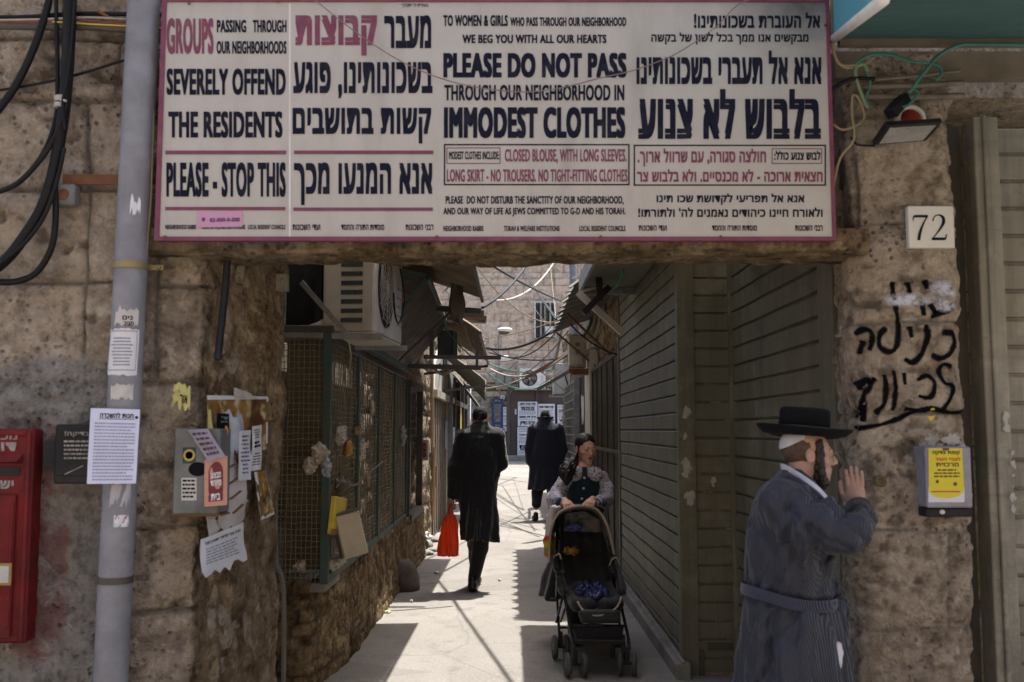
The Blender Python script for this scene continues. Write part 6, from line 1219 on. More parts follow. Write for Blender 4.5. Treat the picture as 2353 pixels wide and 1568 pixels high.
# ================================================================== people
def m_skin(name, c, red):
    n = N(name); co = n.coord(); col = n.mix(n.ramp(n.noise(26, 5, .65, co), .38, .66), c, red); col = n.mix(n.ramp(n.noise(160, 3, .6, co), .55, .75, 0, .3), col, tuple(v*.6 for v in c))
    n.b.inputs['Subsurface Weight'].default_value = .12; n.b.inputs['Subsurface Radius'].default_value = (.01, .004, .002); n.bump(n.noise(220, 3, .6, co), .12, .002)
    return n.set(col, .5, 0, .35)
M_SKIN = m_skin('fair skin', (.44, .29, .225), (.44, .24, .185)); M_SKIN2 = m_skin('olive skin', (.62, .40, .30), (.62, .34, .25))
def m_cloth(name, c, c2=None, sc=60, stripe=None, dirv=(1, 1, 0), folds=.35, rough=.85, sheen=.2):
    n = N(name); co = n.coord(); c2 = c2 or tuple(v*.6 for v in c); a = n.noise(sc, 4, .6, co)
    col = n.mix(n.ramp(a, .35, .65), c, c2)
    if stripe:
        w_ = n.new('TexWave'); w_.wave_type = 'BANDS'; w_.bands_direction = 'X'; w_.inputs['Scale'].default_value = stripe[1]; w_.inputs['Distortion'].default_value = .5; w_.inputs['Detail'].default_value = 1; w_.inputs['Detail Scale'].default_value = .35
        mp = n.new('Mapping'); mp.inputs['Rotation'].default_value = (0, R(12), R(35)); n.link(co, mp.inputs[0]); n.link(mp.outputs[0], w_.inputs['Vector'])
        col = n.mix(n.ramp(w_.outputs['Fac'], .45, .8), col, stripe[0])
    h = n.noise(1, 5, .55, n.coord('Object', (9, 9, 3.2)))
    bp = n.new('Bump'); bp.inputs['Strength'].default_value = folds; bp.inputs['Distance'].default_value = .05; n.link(h, bp.inputs['Height'])
    b2 = n.new('Bump'); b2.inputs['Strength'].default_value = .25; b2.inputs['Distance'].default_value = .002; n.link(n.noise(400, 2, .5, co), b2.inputs['Height']); n.link(bp.outputs[0], b2.inputs['Normal']); n.link(b2.outputs[0], n.b.inputs['Normal'])
    n.b.inputs['Sheen Weight'].default_value = sheen; n.b.inputs['Sheen Roughness'].default_value = .5
    return n.set(col, rough, 0, .25)
M_BLACKCOAT = m_cloth('black wool', (.010, .010, .012), (.006, .006, .008), sheen=.3); M_NAVYCOAT = m_cloth('black navy wool', (.010, .012, .022), (.006, .007, .014), sheen=.3)
M_STRIPE = m_cloth('blue grey striped cloth', (.009, .011, .024), (.005, .006, .012), 40, ((.05, .053, .07), 56), folds=1.0, rough=.5, sheen=.1)
M_BELT = m_cloth('striped sash', (.014, .017, .034), (.009, .010, .02), 30, ((.06, .063, .085), 50), folds=.1)
M_HATFELT = m_cloth('black felt', (.003, .003, .0035), (.002, .002, .0025), 90, folds=.02, rough=.95, sheen=0); M_HATGREY = m_cloth('charcoal felt', (.022, .02, .019), folds=.02)
M_HAIR = plain('dark brown hair', (.022, .013, .008), (.035, .02, .012), sc=60, rough=.55, bump=.6, bs=120, dirt=0); M_HAIRB = plain('black hair', (.008, .006, .006), (.014, .01, .01), sc=60, rough=.45, bump=.6, bs=120, dirt=0); M_STUBBLE = plain('cropped brown hair', (.10, .06, .04), (.06, .035, .022), sc=70, rough=.8, bump=.4, bs=160, dirt=0)
M_SHIRT = m_cloth('white shirt cotton', (.6, .6, .66), (.5, .5, .57), folds=.15); M_SHOE = plain('black leather', (.01, .01, .011), rough=.35, bump=.1, dirt=.15, dcol=(.1, .09, .08)); M_LIPS = plain('lips', (.33, .10, .09), (.28, .09, .08), rough=.45, bump=.1, dirt=0); M_EYE = plain('eye', (.5, .48, .45), rough=.2, bump=0, dirt=0); M_IRIS = plain('dark iris', (.012, .008, .006), rough=.15, bump=0, dirt=0)
def frame_m(pos, fwd, up=(0, 0, 1), s=1.0):
    f = Vector(fwd).normalized(); u = Vector(up); u = (u-f*u.dot(f)).normalized(); x = f.cross(u)
    M = Matrix((x, f, u)).transposed().to_4x4(); return Matrix.Translation(pos) @ M @ Matrix.Scale(s, 4)
def head_geo(M, female=False, vx=.0034):
    S = SDF((-.105, -.13, -.21), (.105, .145, .15), vx)
    S.ell((0, -.015, .035), (.073, .092, .082), 0); S.ell((0, .035, -.02), (.058, .058, .085), .03)
    S.ell((0, .045, -.075), (.044 if not female else .038, .042, .036), .025); S.ell((0, .072, -.102), (.02, .018, .014), .018)
    for x in (-1, 1):
        S.ell((x*.041, .056, -.022), (.022, .02, .02), .02); S.sub(S.fell((x*.031, .098, .004), (.017, .015, .011)), .012)
        S.ell((x*.031, .080, .003), (.0135, .0125, .0115), .004)
        S.ell((x*.031, .083, .0085), (.0145, .0115, .006), .004)                     # upper lid
        S.ell((x*.076, -.010, -.005), (.009, .019, .031), .008, Matrix.Rotation(R(-14*x), 3, 'Z')); S.sub(S.fell((x*.084, -.007, -.003), (.005, .009, .017)), .004)
        S.ell((x*.0125, .098, -.034), (.0085, .011, .008), .006)
    S.ell((0, .084, .021), (.042, .011, .009), .014)
    w = .8 if female else 1.0
    S.cap((0, .088, .014), (0, .112*(1 if not female else .985), -.027), .008*w, .0115*w, .010)
    S.ell((0, .089, -.056), (.021, .009, .007), .006); S.ell((0, .087, -.068), (.018, .009, .0065), .005); S.ell((0, .08, -.082), (.02, .01, .01), .012)
    S.cap((0, -.028, -.06), (0, -.040, -.165), .052 if not female else .044, .056 if not female else .048, .03)
    S.disp(.0012, 45, 3)
    return S.geo(M)
def hand_geo(M, tx=1, curl=.15, vx=.0028, spread=.05):
    S = SDF((-.085, -.06, -.085), (.085, .20, .05), vx)
    S.ell((0, .05, 0), (.041, .052, .0155), 0); S.ell((tx*.024, .03, -.008), (.022, .034, .016), .012); S.cap((0, -.06, 0), (0, .02, 0), .027, .028, .02)
    for i, (x, L) in enumerate(((-.031, .066), (-.0105, .08), (.0105, .076), (.031, .06))):
        x *= -tx; L = L if tx > 0 else L; p = np.array((x, .086-.09*abs(x), .0)); a = 0; r = .0092
        for k, fr in enumerate((.46, .30, .24)):
            a += curl*(.7 if k == 0 else 1.15)*(1+.06*i); q = p+L*fr*np.array((spread*x/.03*math.cos(a), math.cos(a), -math.sin(a))); S.cap(p, q, r, r*.93, .004 if k else .008); S.ell(q, (r*1.02,)*3, .003); p, r = q, r*.92
    t0 = (tx*.03, .018, -.008); t1 = (tx*.055, .048, -.018-curl*.012); t2 = (tx*(.062-.02*curl), .078, -.022-curl*.022); t3 = (tx*(.062-.028*curl), .100, -.024-curl*.03)
    S.cap(t0, t1, .0135, .011, .012); S.cap(t1, t2, .0112, .0098, .004); S.cap(t2, t3, .0098, .008, .004)
    return S.geo(M)
def core_geo(lo, hi, caps, vx=.016):
    S = SDF(lo, hi, vx)
    for a, b, ra, rb in caps: S.cap(a, b, ra, rb, .04)
    return S.geo()
def local_part(name, M, build, lo, hi, vx, mat, parent):
    S = SDF(lo, hi, vx); build(S); return gmesh(name, S.geo(M), mat, parent)
def face_bits(M, person, lips=M_LIPS, brow=M_HAIR, closed=False, iris=M_IRIS):
    mb = MB(); X = lambda p: tuple(M @ Vector(p)); sc = M.to_scale().x
    for x in (-1, 1): mb.tube([X((x*(.013+.03*t), .0955-.020*t*t, .0195+.006*math.sin(t*2.6))) for t in np.linspace(0, 1, 7)], [.0026*sc, .0036*sc, .0030*sc, .0018*sc], 6)
    mb.build('eyebrow', brow, person, True)
    mb = MB()
    for x in (-1, 1):
        if not closed: mb.sph(X((x*.031, .0885, .000)), (.0058*sc,)*3, 10, 6)
        mb.tube([X((x*(.018+.028*t), .0945-.008*abs(t-.4), .0005-.0035*math.sin(t*3.1)*(1 if closed else -1))) for t in np.linspace(0, 1, 6)], .0016*sc, 5)
    mb.build('eyes', iris, person, True)
    def lp(S): S.ell((0, .0925, -.0575), (.0215, .0082, .0058), 0); S.ell((0, .0905, -.0665), (.0185, .0085, .0062), .003); S.sub(S.fell((0, .1, -.062), (.02, .006, .0012)), .002)
    local_part('lips', M, lp, (-.03, .07, -.08), (.03, .11, -.045), .0016, lips, person)
def person(label, g, mat, base, group=None):
    o = gmesh('person', g, mat, None, base); return tag(o, label, 'person', group)
def tubepart(name, pts, r, mat, par, n=8, sm=5): mb = MB(); mb.tube(pts, r, n, smooth=sm); return mb.build(name, mat, par, True)
def shoe_sdf(S, heel, fwd, z0, L=.27):
    f = Vector(fwd).normalized(); h = Vector(heel); S.cap(h+Vector((0, 0, .045)), h+f*L*.45+Vector((0, 0, .045)), .042, .045, .02); S.cap(h+f*L*.4+Vector((0, 0, .038)), h+f*(L*.78)+Vector((0, 0, .034)), .044, .036, .02); S.cap(h+Vector((0, 0, .05)), h+Vector((0, 0, .11)), .04, .042, .02)
def shoe(par, heel, fwd, z0, L=.27):
    h = Vector(heel); f = Vector(fwd).normalized(); lo, hi = bounds([h, h+f*L], .08); S = SDF((lo[0], lo[1], z0-.01), (hi[0], hi[1], z0+.2), .006); shoe_sdf(S, heel, fwd, z0, L); S.cut((0, 0, -1), -z0); gmesh('shoe', S.geo(), M_SHOE, par)
# ------------------------------------------------------------------ man in the striped coat
YM_ = 3.35; q1 = qm(YM_)
def J(x, y, dy=0): return W(x, y, YM_+dy)
HM = frame_m(J(1857, 1045), (1, -.03, -.03), s=.80)
hd = head_geo(HM, vx=.003)
fg = gz(YM_)
wr = J(1972, 1168, .20); handM = frame_m(J(1968, 1158, .235), (-.02, .08, 1), (-.25, -1, .05), .80)
hg = hand_geo(handM, -1, .10, .0026, .03)
hip = J(1810, 1480)
core = core_geo((hip.x-.35, YM_-.35, fg), (hip.x+.45, YM_+.4, 1.45), [(J(1818, 1140), J(1810, 1300), .075, .09), (J(1810, 1300), hip, .09, .09), (J(1805, 1170, -.12), J(1935, 1222, -.23), .032, .028), (J(1935, 1222, -.23), wr, .028, .026), (J(1820, 1170, .15), J(1850, 1330, .2), .05, .04), (J(1850, 1330, .2), J(1895, 1370, .1), .035, .025),
    (hip+Vector((-.02, -.07, 0)), Vector((hip.x-.02, YM_-.08, fg+.45)), .065, .055), (Vector((hip.x-.02, YM_-.1, fg+.45)), Vector((hip.x-.03, YM_-.1, fg+.08)), .06, .042), (hip+Vector((.03, .07, 0)), Vector((hip.x+.10, YM_+.08, fg+.45)), .065, .055), (Vector((hip.x+.10, YM_+.1, fg+.45)), Vector((hip.x+.09, YM_+.1, fg+.08)), .06, .042)])
fm = person('man in a striped blue grey coat and wide black hat touching the right pillar', join(core, hd, hg), M_SKIN, (hip.x, YM_, fg))
face_bits(HM, fm, brow=plain('brown brows', (.09, .05, .03), bump=0, dirt=0))
rows = []
for qy, xa_, xb_, hdp in [(1082, 1795, 1850, .05), (1096, 1778, 1862, .085), (1112, 1757, 1876, .13), (1132, 1744, 1888, .165), (1165, 1730, 1900, .19), (1210, 1718, 1908, .195), (1290, 1711, 1912, .185), (1365, 1716, 1912, .165), (1440, 1704, 1930, .185), (1568, 1690, 1955, .21), (1720, 1682, 1975, .235), (1850, 1680, 1985, .245)]:
    a_, b_ = J(xa_, qy), J(xb_, qy); rows.append((a_.z, (a_.x+b_.x)/2, YM_, (b_.x-a_.x)/2, hdp))
zlo = rows[-1][0]
S = SDF((J(1640, 1300).x, YM_-.42, zlo-.03), (J(2035, 1300).x, YM_+.42, J(1800, 1070).z), .0068)
S.loft(rows, 0)
S.d = S.d+(.011*np.sin(np.arctan2(S.Y-YM_, (S.X-J(1808, 1300).x)*1.3)*11+S.Z*3+2*np.sin(S.Z*4))*np.clip((J(1800, 1370).z-S.Z)*3.5, 0, 1.7)).astype(np.float32)
sh_, el_, wrs = J(1800, 1158, -.135), J(1948, 1228, -.25), J(1974, 1174, .15)
S.chain([sh_, sh_*.5+el_*.5+Vector((0, -.015, -.006)), el_], [.086, .070, .056], .05)
S.chain([el_+Vector((.012, -.01, .0)), el_*.5+wrs*.5+Vector((.022, 0, -.004)), wrs], [.056, .052, .043], .025)
sh2, el2, wr2 = J(1822, 1158, .14), J(1870, 1320, .2), J(1925, 1390, .08); S.chain([sh2, el2, wr2], [.09, .06, .046], .05)
for k in range(6):                                                # creases across the upper arm and round the elbow
    t = .2+.13*k; c_ = sh_+(el_-sh_)*t; ax = (el_-sh_).normalized(); pr = (S.X-c_.x)*ax.x+(S.Y-c_.y)*ax.y+(S.Z-c_.z)*ax.z
    S.d = S.d+(.012*np.exp(-(pr/.014)**2)*np.sin(S.Z*26+S.X*22+k*2)*(S.Y < YM_-.05)).astype(np.float32)
waist = J(1810, 1368).z; cxw = J(1810, 1300).x
th_ = np.arctan2(S.Y-YM_, (S.X-cxw)*1.2); wob_ = .9*np.sin(S.Z*7+1)+.6*np.sin(S.Z*15+th_*2)
S.d = S.d+(.020*(1-np.abs(np.sin(th_*4.5+wob_)))**3*np.clip((waist-.02-S.Z)*5, 0, 1)).astype(np.float32)          # pleats hanging from the sash
S.d = S.d+(.014*(1-np.abs(np.sin(th_*6+.7*np.sin(S.Z*22))))**3*np.exp(-((S.Z-waist-.06)/.07)**2)).astype(np.float32)      # cloth gathered over the sash
S.d = S.d+(.014*(1-np.abs(np.sin((S.X-cxw)*24+(S.Z-waist)*17+np.sin(S.Z*9))))**3*np.exp(-((S.Z-waist-.22)/.10)**2)*(S.Y < YM_)).astype(np.float32)   # drag lines below the arm
ax_ = (el_-sh_).normalized(); u1 = ax_.cross(Vector((0, 1, 0))).normalized(); u2 = ax_.cross(u1)
rel = [S.X-sh_.x, S.Y-sh_.y, S.Z-sh_.z]; ta = rel[0]*ax_.x+rel[1]*ax_.y+rel[2]*ax_.z
ph_ = np.arctan2(rel[0]*u1.x+rel[1]*u1.y+rel[2]*u1.z, rel[0]*u2.x+rel[1]*u2.y+rel[2]*u2.z)
S.d = S.d+(.016*(1-np.abs(np.sin(ph_*2.5+ta*9)))**3*np.clip(ta*14, 0, 1)*np.clip((.30-ta)*10, 0, 1)*(S.Y < YM_-.04)).astype(np.float32)   # long folds along the sleeve
S.disp(.012, 8, 5, (1.2, 1.2, .55)); S.disp(.005, 22, 6, (1, 1, .6))
S.d = S.d+(.012*np.exp(-((S.Z-waist+.05*(S.X-J(1810, 1368).x))/.018)**2)).astype(np.float32)
# open neck
nk = J(1862, 1122); S.sub(S.fcap(nk, nk+Vector((-.005, 0, .2)), .052, .075), .008); S.sub(S.fell(J(1897, 1120), (.05, .05, .075)), .012)
coat = gmesh('coat', S.geo(), M_STRIPE, fm)
mb = MB(); zb_ = waist; cxb = J(1812, 1365).x; rx, ry = .150, .176; pts_ = []
for k in range(49):
    a = 2*math.pi*k/48; pts_.append((cxb+rx*math.cos(a), YM_+ry*math.sin(a), zb_-.14*rx*math.cos(a)-.004*math.sin(3*a)))
for k, p in enumerate(pts_):
    for dz, dr in ((-.019, 1.0), (-.008, 1.025), (.008, 1.025), (.019, 1.0)): mb.v.append((cxb+(p[0]-cxb)*dr, YM_+(p[1]-YM_)*dr, p[2]+dz))
for k in range(48):
    for j in range(3): i_ = k*4+j; mb.f.append((i_, i_+4, i_+5, i_+1))
mb.build('sash', M_BELT, coat, True)
S = SDF(J(1905, 1480, -.16), J(1975, 1350, .1), .004) if False else None
kn = J(1922, 1398, -.06); g = SDF(np.array(kn)-(.06, .06, .16), np.array(kn)+(.07, .06, .06), .004); g.ell(kn, (.032, .028, .026), 0); g.chain([kn, kn+Vector((.02, -.01, -.05)), kn+Vector((.018, -.012, -.13))], [.016, .014, .018], .01); g.disp(.006, 40, 3); gmesh('sash_knot', g.geo(), M_BELT, coat)
# shirt collar
R_ = sorted(rows)
def on_coat(x, y, out=.008):
    p = J(x, y); cx_, rx_, ry_ = [float(np.interp(p.z, [r[0] for r in R_], [r[i] for r in R_])) for i in (1, 3, 4)]
    return Vector((p.x, YM_-ry_*math.sqrt(max(.02, 1-((p.x-cx_)/rx_)**2))-out, p.z))
cp_ = [J(1795, 1078, .0), on_coat(1803, 1082, .012), on_coat(1822, 1098, .014), on_coat(1845, 1118, .014), on_coat(1866, 1137, .012), on_coat(1882, 1150, .010)]
C_ = cat(cp_, 6); mb = MB()
for p in C_:
    for dz, dx in ((.024, -.004), (.0, .004), (-.014, .012)): mb.v.append(tuple(p+Vector((dx*.5, -dx, dz*.8))))
mb.v += [(p[0], 2*YM_-p[1], p[2]) for p in mb.v]; nC = len(C_)
for s_ in (0, 1):
    o_ = s_*nC*3
    for i in range(nC-1):
        for j in range(2): f_ = (o_+i*3+j, o_+(i+1)*3+j, o_+(i+1)*3+j+1, o_+i*3+j+1); mb.f.append(f_ if s_ else f_[::-1])
mb.build('shirt_collar', M_SHIRT, fm, True)
tubepart('lapel', [on_coat(1798, 1090, .0), on_coat(1812, 1102, .002), on_coat(1838, 1126, .002), on_coat(1862, 1148, .002), on_coat(1880, 1165, .002)], [.010, .013, .014, .013, .010], M_BELT, coat)
# hair, beard, side lock, skullcap, hat, glasses
def bk(S): S.ell((0, -.020, .03), (.0745, .0945, .083), 0); S.cut((0, 1, .25), -.001); S.disp(.002, 90, 2)
local_part('hair', HM, bk, (-.09, -.125, -.075), (.09, .03, .125), .0032, M_STUBBLE, fm)
def bd(S):
    for x in (-1, 1):
        S.chain([(x*.072, .022, .045), (x*.072, .026, -.01), (x*.064, .030, -.05), (x*.052, .036, -.085), (x*.032, .05, -.112), (x*.012, .062, -.12)], [.013, .015, .019, .023, .021, .016], .012)
    S.ell((0, .058, -.114), (.034, .032, .020), .012); S.disp(.006, 70, 7); S.disp(.003, 150, 9)
local_part('beard', HM, bd, (-.1, -.01, -.15), (.1, .1, .08), .003, M_HAIR, fm)
for x_ in (-1, 1):
    def pl(S): S.chain([(x_*.075, .030, .06), (x_*.081, .036, .01), (x_*.082, .034, -.04), (x_*.078, .030, -.075), (x_*.07, .032, -.10)], [.009, .0105, .011, .010, .007], .006); S.disp(.003, 90, 4)
    local_part('side_lock', HM, pl, (min(x_*.05, x_*.105), .0, -.13), (max(x_*.05, x_*.105), .07, .085), .0028, M_HAIRB, fm)
def kp(S): S.ell((0, -.021, .034), (.079, .099, .087), 0); S.cut((0, .56, -1), -.085); S.cut((0, 1, 0), -.03)
local_part('skullcap', HM, kp, (-.09, -.13, -.05), (.09, .06, .13), .003, plain('white knitted cap', (.55, .55, .6), bump=.3, bs=200, dirt=.05), fm)
hc = J(1847, 998); hrot = Matrix.Rotation(R(4.5), 3, 'Y')
hat = bpy.data.objects.new('hat', None) if False else None
brim = lambda r, a: .016*max(0, (r-.1)/.06)**2*(1+.6*math.cos(a)**2)-.004*math.sin(a)
mb = MB(); mb.lathe([(.07, -.006), (.10, -.009), (.135, -.008), (.155, -.004), (.158, .001), (.155, .005), (.13, .002), (.10, .0), (.087, .004), (.086, .012)], hc, 40, hrot, 1.0, .94, brim)
mb.lathe([(.0865, .002), (.0855, .04), (.084, .074), (.081, .083), (.074, .088), (.05, .0895), (.0001, .0885)], hc, 40, hrot, .985, .90); ht = mb.build('hat', M_HATFELT, fm, True)
mb = MB(); mb.lathe([(.0868, .004), (.0885, .006), (.0882, .026), (.0866, .028)], hc, 40, hrot, .985, .90); mb.build('hat_band', plain('black ribbon', (.012, .012, .014), rough=.4, bump=0, dirt=0), ht, True)
X = lambda p: HM @ Vector(p); mb = MB()
for x in (-1, 1):
    mb.tube([X((x*(.033+.021*math.cos(a)), .102-.012*abs(math.cos(a)), .000+.015*math.sin(a))) for a in np.linspace(0, 2*math.pi, 19)], .0011, 5); mb.tube([X((x*.054, .092, .004)), X((x*.071, .05, .006)), X((x*.076, .0, .008))], .0011, 5)
mb.tube([X((-.012, .104, .003)), X((0, .11, .006)), X((.012, .104, .003))], .0011, 5); mb.build('glasses', plain('gold wire', (.6, .42, .2), rough=.3, metal=.8, bump=0, dirt=0), fm, True)
tz = J(1918, 1520, -.14); g = SDF(np.array(tz)-(.05, .03, .08), np.array(tz)+(.05, .03, .08), .004); g.chain([tz+Vector((.012, 0, .05)), tz+Vector((0, 0, 0)), tz+Vector((-.01, 0, -.05))], [.014, .02, .018], .01); g.disp(.008, 45, 3); gmesh('white_tassel', g.geo(), M_SHIRT, fm)
shoe(fm, (hip.x-.05, YM_-.1, fg), (1, 0, 0), fg); shoe(fm, (hip.x+.07, YM_+.1, fg), (1, 0, 0), fg)
# ------------------------------------------------------------------ walking man seen from behind, red bag
Y1_ = 9.45
def J1(x, y, dy=0): return W(x, y, Y1_+dy)
g0 = gz(Y1_)
H1 = frame_m(J1(1103, 964, .055), (.10, 1, -.10), s=.90)
lh = J1(1037, 1150); lhM = frame_m(J1(1036, 1140), (-.05, .1, -1), (-1, -.1, .05), .95)
S = SDF((J1(1020, 1000).x, Y1_-.3, g0), (J1(1180, 1000).x, Y1_+.55, 1.55), .014)
core = core_geo((J1(1010, 1000).x, Y1_-.3, g0), (J1(1180, 1000).x, Y1_+.6, 1.55), [(J1(1102, 1015), J1(1102, 1140), .065, .07), (J1(1064, 1012), J1(1046, 1075), .032, .03), (J1(1046, 1075), J1(1037, 1140), .03, .026), (J1(1138, 1012), J1(1148, 1065, .05), .032, .03), (J1(1150, 1065, .05), J1(1120, 1085, .28), .035, .03),
    (J1(1108, 1150), J1(1103, 1245), .05, .045), (J1(1103, 1245), J1(1088, 1318), .05, .035), (J1(1090, 1150), J1(1094, 1245, .2), .05, .045), (J1(1094, 1245, .2), J1(1092, 1305, .32), .05, .035)])
m1 = person('man in a long black coat walking away with a red bag', join(core, head_geo(H1, vx=.005), hand_geo(lhM, 1, 1.0, .004), hand_geo(frame_m(J1(1120, 1085, .3), (-.5, .9, .2), (0, 0, 1), .95), -1, .9, .005)), M_SKIN, (J1(1100, 1340).x, Y1_, g0))
rows = []
for qy, xa_, xb_, hdp in [(966, 1086, 1120, .066), (975, 1080, 1126, .075), (983, 1066, 1138, .09), (994, 1052, 1149, .115), (1040, 1052, 1148, .135), (1090, 1054, 1145, .125), (1140, 1055, 1143, .135), (1190, 1058, 1145, .15), (1240, 1059, 1147, .165)]:
    a_, b_ = J1(xa_, qy), J1(xb_, qy); rows.append((a_.z, (a_.x+b_.x)/2, Y1_+.02, (b_.x-a_.x)/2, hdp))
S = SDF((J1(1018, 1000).x, Y1_-.28, rows[-1][0]-.02), (J1(1175, 1000).x, Y1_+.42, J1(1100, 955).z), .009)
S.loft(rows, 0); S.d = S.d+(.012*np.sin(np.arctan2(S.Y-Y1_, S.X-J1(1100, 1100).x)*9+1.5*np.sin(S.Z*5))*np.clip((1.0-S.Z)*2.5, 0, 1)).astype(np.float32)
S.chain([J1(1064, 1002), J1(1047, 1072), J1(1038, 1138)], [.078, .062, .047], .04); S.chain([J1(1140, 1002), J1(1150, 1062, .05), J1(1128, 1082, .26)], [.078, .062, .05], .04)
S.d = S.d+(.006*(1-np.abs(np.sin(np.arctan2(S.Y-Y1_, S.X-J1(1100, 1100).x)*4+np.sin(S.Z*8)+.6*np.sin(S.Z*19))))**3).astype(np.float32); S.disp(.014, 9, 3, (1.2, 1.2, .5)); S.disp(.004, 26, 4)
# back vent
S.sub(np.maximum(np.maximum(np.abs(S.X-J1(1098, 1200).x)-.004, S.Z-.78), S.Y-Y1_+.08), .004)
S.sub(S.fcap(J1(1103, 968, .06), J1(1103, 930, .07), .060, .065), .006)
ct = gmesh('coat', S.geo(), M_BLACKCOAT, m1)
S = SDF((J1(1060, 1200).x, Y1_-.2, g0+.05), (J1(1150, 1200).x, Y1_+.5, .75), .009)
S.chain([J1(1110, 1195), J1(1104, 1255), J1(1089, 1325)], [.10, .075, .058], .03); S.chain([J1(1090, 1195), J1(1094, 1250, .2), J1(1092, 1305, .33)], [.10, .075, .058], .03); S.disp(.008, 14, 2); gmesh('trousers', S.geo(), M_BLACKCOAT, m1)
hx = J1(1086, 1340); shoe(m1, (hx.x, Y1_-.05, g0), (.06, 1, 0), g0); shoe(m1, (J1(1093, 1310, .3).x, Y1_+.3, g0), (.05, 1, 0), g0)
def hr1(S): S.ell((0, -.018, .042), (.079, .097, .086), 0); S.cut((0, .75, -1), .052); S.cut((0, 1, .2), .055); S.disp(.003, 70, 2)
local_part('hair', H1, hr1, (-.095, -.13, -.08), (.095, .09, .15), .004, M_HAIRB, m1)
def kp1(S): S.ell((0, -.024, .062), (.072, .088, .078), 0); S.cut((0, .15, -1), -.075); S.disp(.002, 60, 2)
local_part('skullcap', H1, kp1, (-.095, -.14, .02), (.095, .09, .16), .004, plain('black velvet', (.006, .006, .009), rough=.9, bump=.1, dirt=0), m1)
mb = MB(); mb.lathe([(.062, -.02), (.060, .016), (.055, .016), (.055, -.02)], J1(1103, 977, .03), 24, Matrix.Rotation(R(-14), 3, 'X')); mb.build('shirt_collar', M_SHIRT, m1, True)
# bag
n = N('translucent red orange plastic'); tr = n.new('BsdfTranslucent'); mx = n.new('MixShader'); wv = n.noise(1, 5, .6, n.coord('Object', (28, 28, 5)))
n.set(n.mix(n.ramp(wv, .35, .65), (.70, .11, .035), (.55, .06, .02)), .35); tr.inputs[0].default_value = (.9, .2, .06, 1); mx.inputs[0].default_value = .5; n.bump(wv, .5, .03); n.link(n.b.outputs[0], mx.inputs[1]); n.link(tr.outputs[0], mx.inputs[2]); n.link(mx.outputs[0], n.out.inputs[0])
rows = []
for qy, xa_, xb_, hdp in [(1184, 1027, 1046, .028), (1205, 1019, 1051, .05), (1235, 1011, 1053, .075), (1262, 1006, 1054, .085), (1275, 1008, 1052, .07)]:
    a_, b_ = J1(xa_, qy), J1(xb_, qy); rows.append((a_.z, (a_.x+b_.x)/2, Y1_-.03, (b_.x-a_.x)/2, hdp))
S = SDF((J1(990, 1200).x, Y1_-.16, rows[-1][0]-.03), (J1(1070, 1200).x, Y1_+.1, J1(1030, 1145).z), .0048); S.loft(rows, 0)
S.d = S.d+(.009*np.sin(np.arctan2(S.Y-Y1_+.03, (S.X-J1(1030, 1200).x)*.8)*8+S.Z*9)).astype(np.float32); S.disp(.009, 26, 3, (1, 1, .5))
tp = J1(1036, 1158)
for dx, dy in ((-.022, -.03), (.026, -.03), (-.018, .03), (.022, .03)): S.chain([J1(1036, 1190)+Vector((dx, dy-.02, 0)), tp+Vector((dx*.35, dy*.5-.02, 0))], [.011, .006], .012)
S.d = np.maximum(S.d, -(S.d+.0065)) if False else S.d
tag(gmesh('plastic_bag', S.geo(), n.m, None), 'orange red plastic carrier bag hanging from the hand of the walking man', 'bag')
# ------------------------------------------------------------------ man with the brimmed hat, far
Y2_ = 16.8
def J2(x, y, dy=0): return W(x, y, Y2_+dy)
H2 = frame_m(J2(1254, 975, .10), (-.12, 1, -.30), s=.98)
cx2 = J2(1252, 1000).x
core = core_geo((cx2-.45, Y2_-.3, 0), (cx2+.45, Y2_+.5, 1.65), [(J2(1252, 990), J2(1252, 1080), .1, .12), (J2(1222, 995), J2(1216, 1035), .05, .045), (J2(1216, 1035), J2(1216, 1065), .04, .035), (J2(1284, 995), J2(1291, 1040), .05, .045), (J2(1291, 1040), J2(1290, 1066), .04, .035), (J2(1240, 1085), J2(1232, 1165, -.05), .08, .05), (J2(1266, 1085), J2(1268, 1168, .2), .08, .05)])
m2 = person('man in a long dark coat and brimmed hat walking away far down the alley', join(core, head_geo(H2, vx=.006), hand_geo(frame_m(J2(1216, 1060), (.05, .1, -1), (-1, -.2, 0), 1), 1, .5, .005), hand_geo(frame_m(J2(1291, 1060), (.05, .1, -1), (1, -.2, 0), 1), -1, .5, .005)), M_SKIN, (cx2, Y2_, gz(Y2_)))
rows = []
for qy, xa_, xb_, hdp in [(965, 1240, 1267, .085), (976, 1228, 1276, .115), (988, 1219, 1287, .15), (1030, 1217, 1290, .16), (1075, 1216, 1288, .155), (1124, 1214, 1289, .19)]:
    a_, b_ = J2(xa_, qy), J2(xb_, qy); rows.append((a_.z, (a_.x+b_.x)/2, Y2_+.02, (b_.x-a_.x)/2, hdp))
S = SDF((cx2-.42, Y2_-.3, rows[-1][0]-.03), (cx2+.42, Y2_+.35, J2(1252, 958).z), .012); S.loft(rows, 0)
S.d = S.d+(.014*np.sin(np.arctan2(S.Y-Y2_, S.X-cx2)*9+1.2*np.sin(S.Z*4))*np.clip((1.0-S.Z)*2, 0, 1)).astype(np.float32)
S.chain([J2(1224, 987), J2(1215, 1030), J2(1216, 1060)], [.095, .075, .058], .04); S.chain([J2(1283, 987), J2(1293, 1035), J2(1291, 1060)], [.095, .075, .058], .04); S.disp(.016, 8, 2, (1.2, 1.2, .5))
gmesh('coat', S.geo(), M_NAVYCOAT, m2)
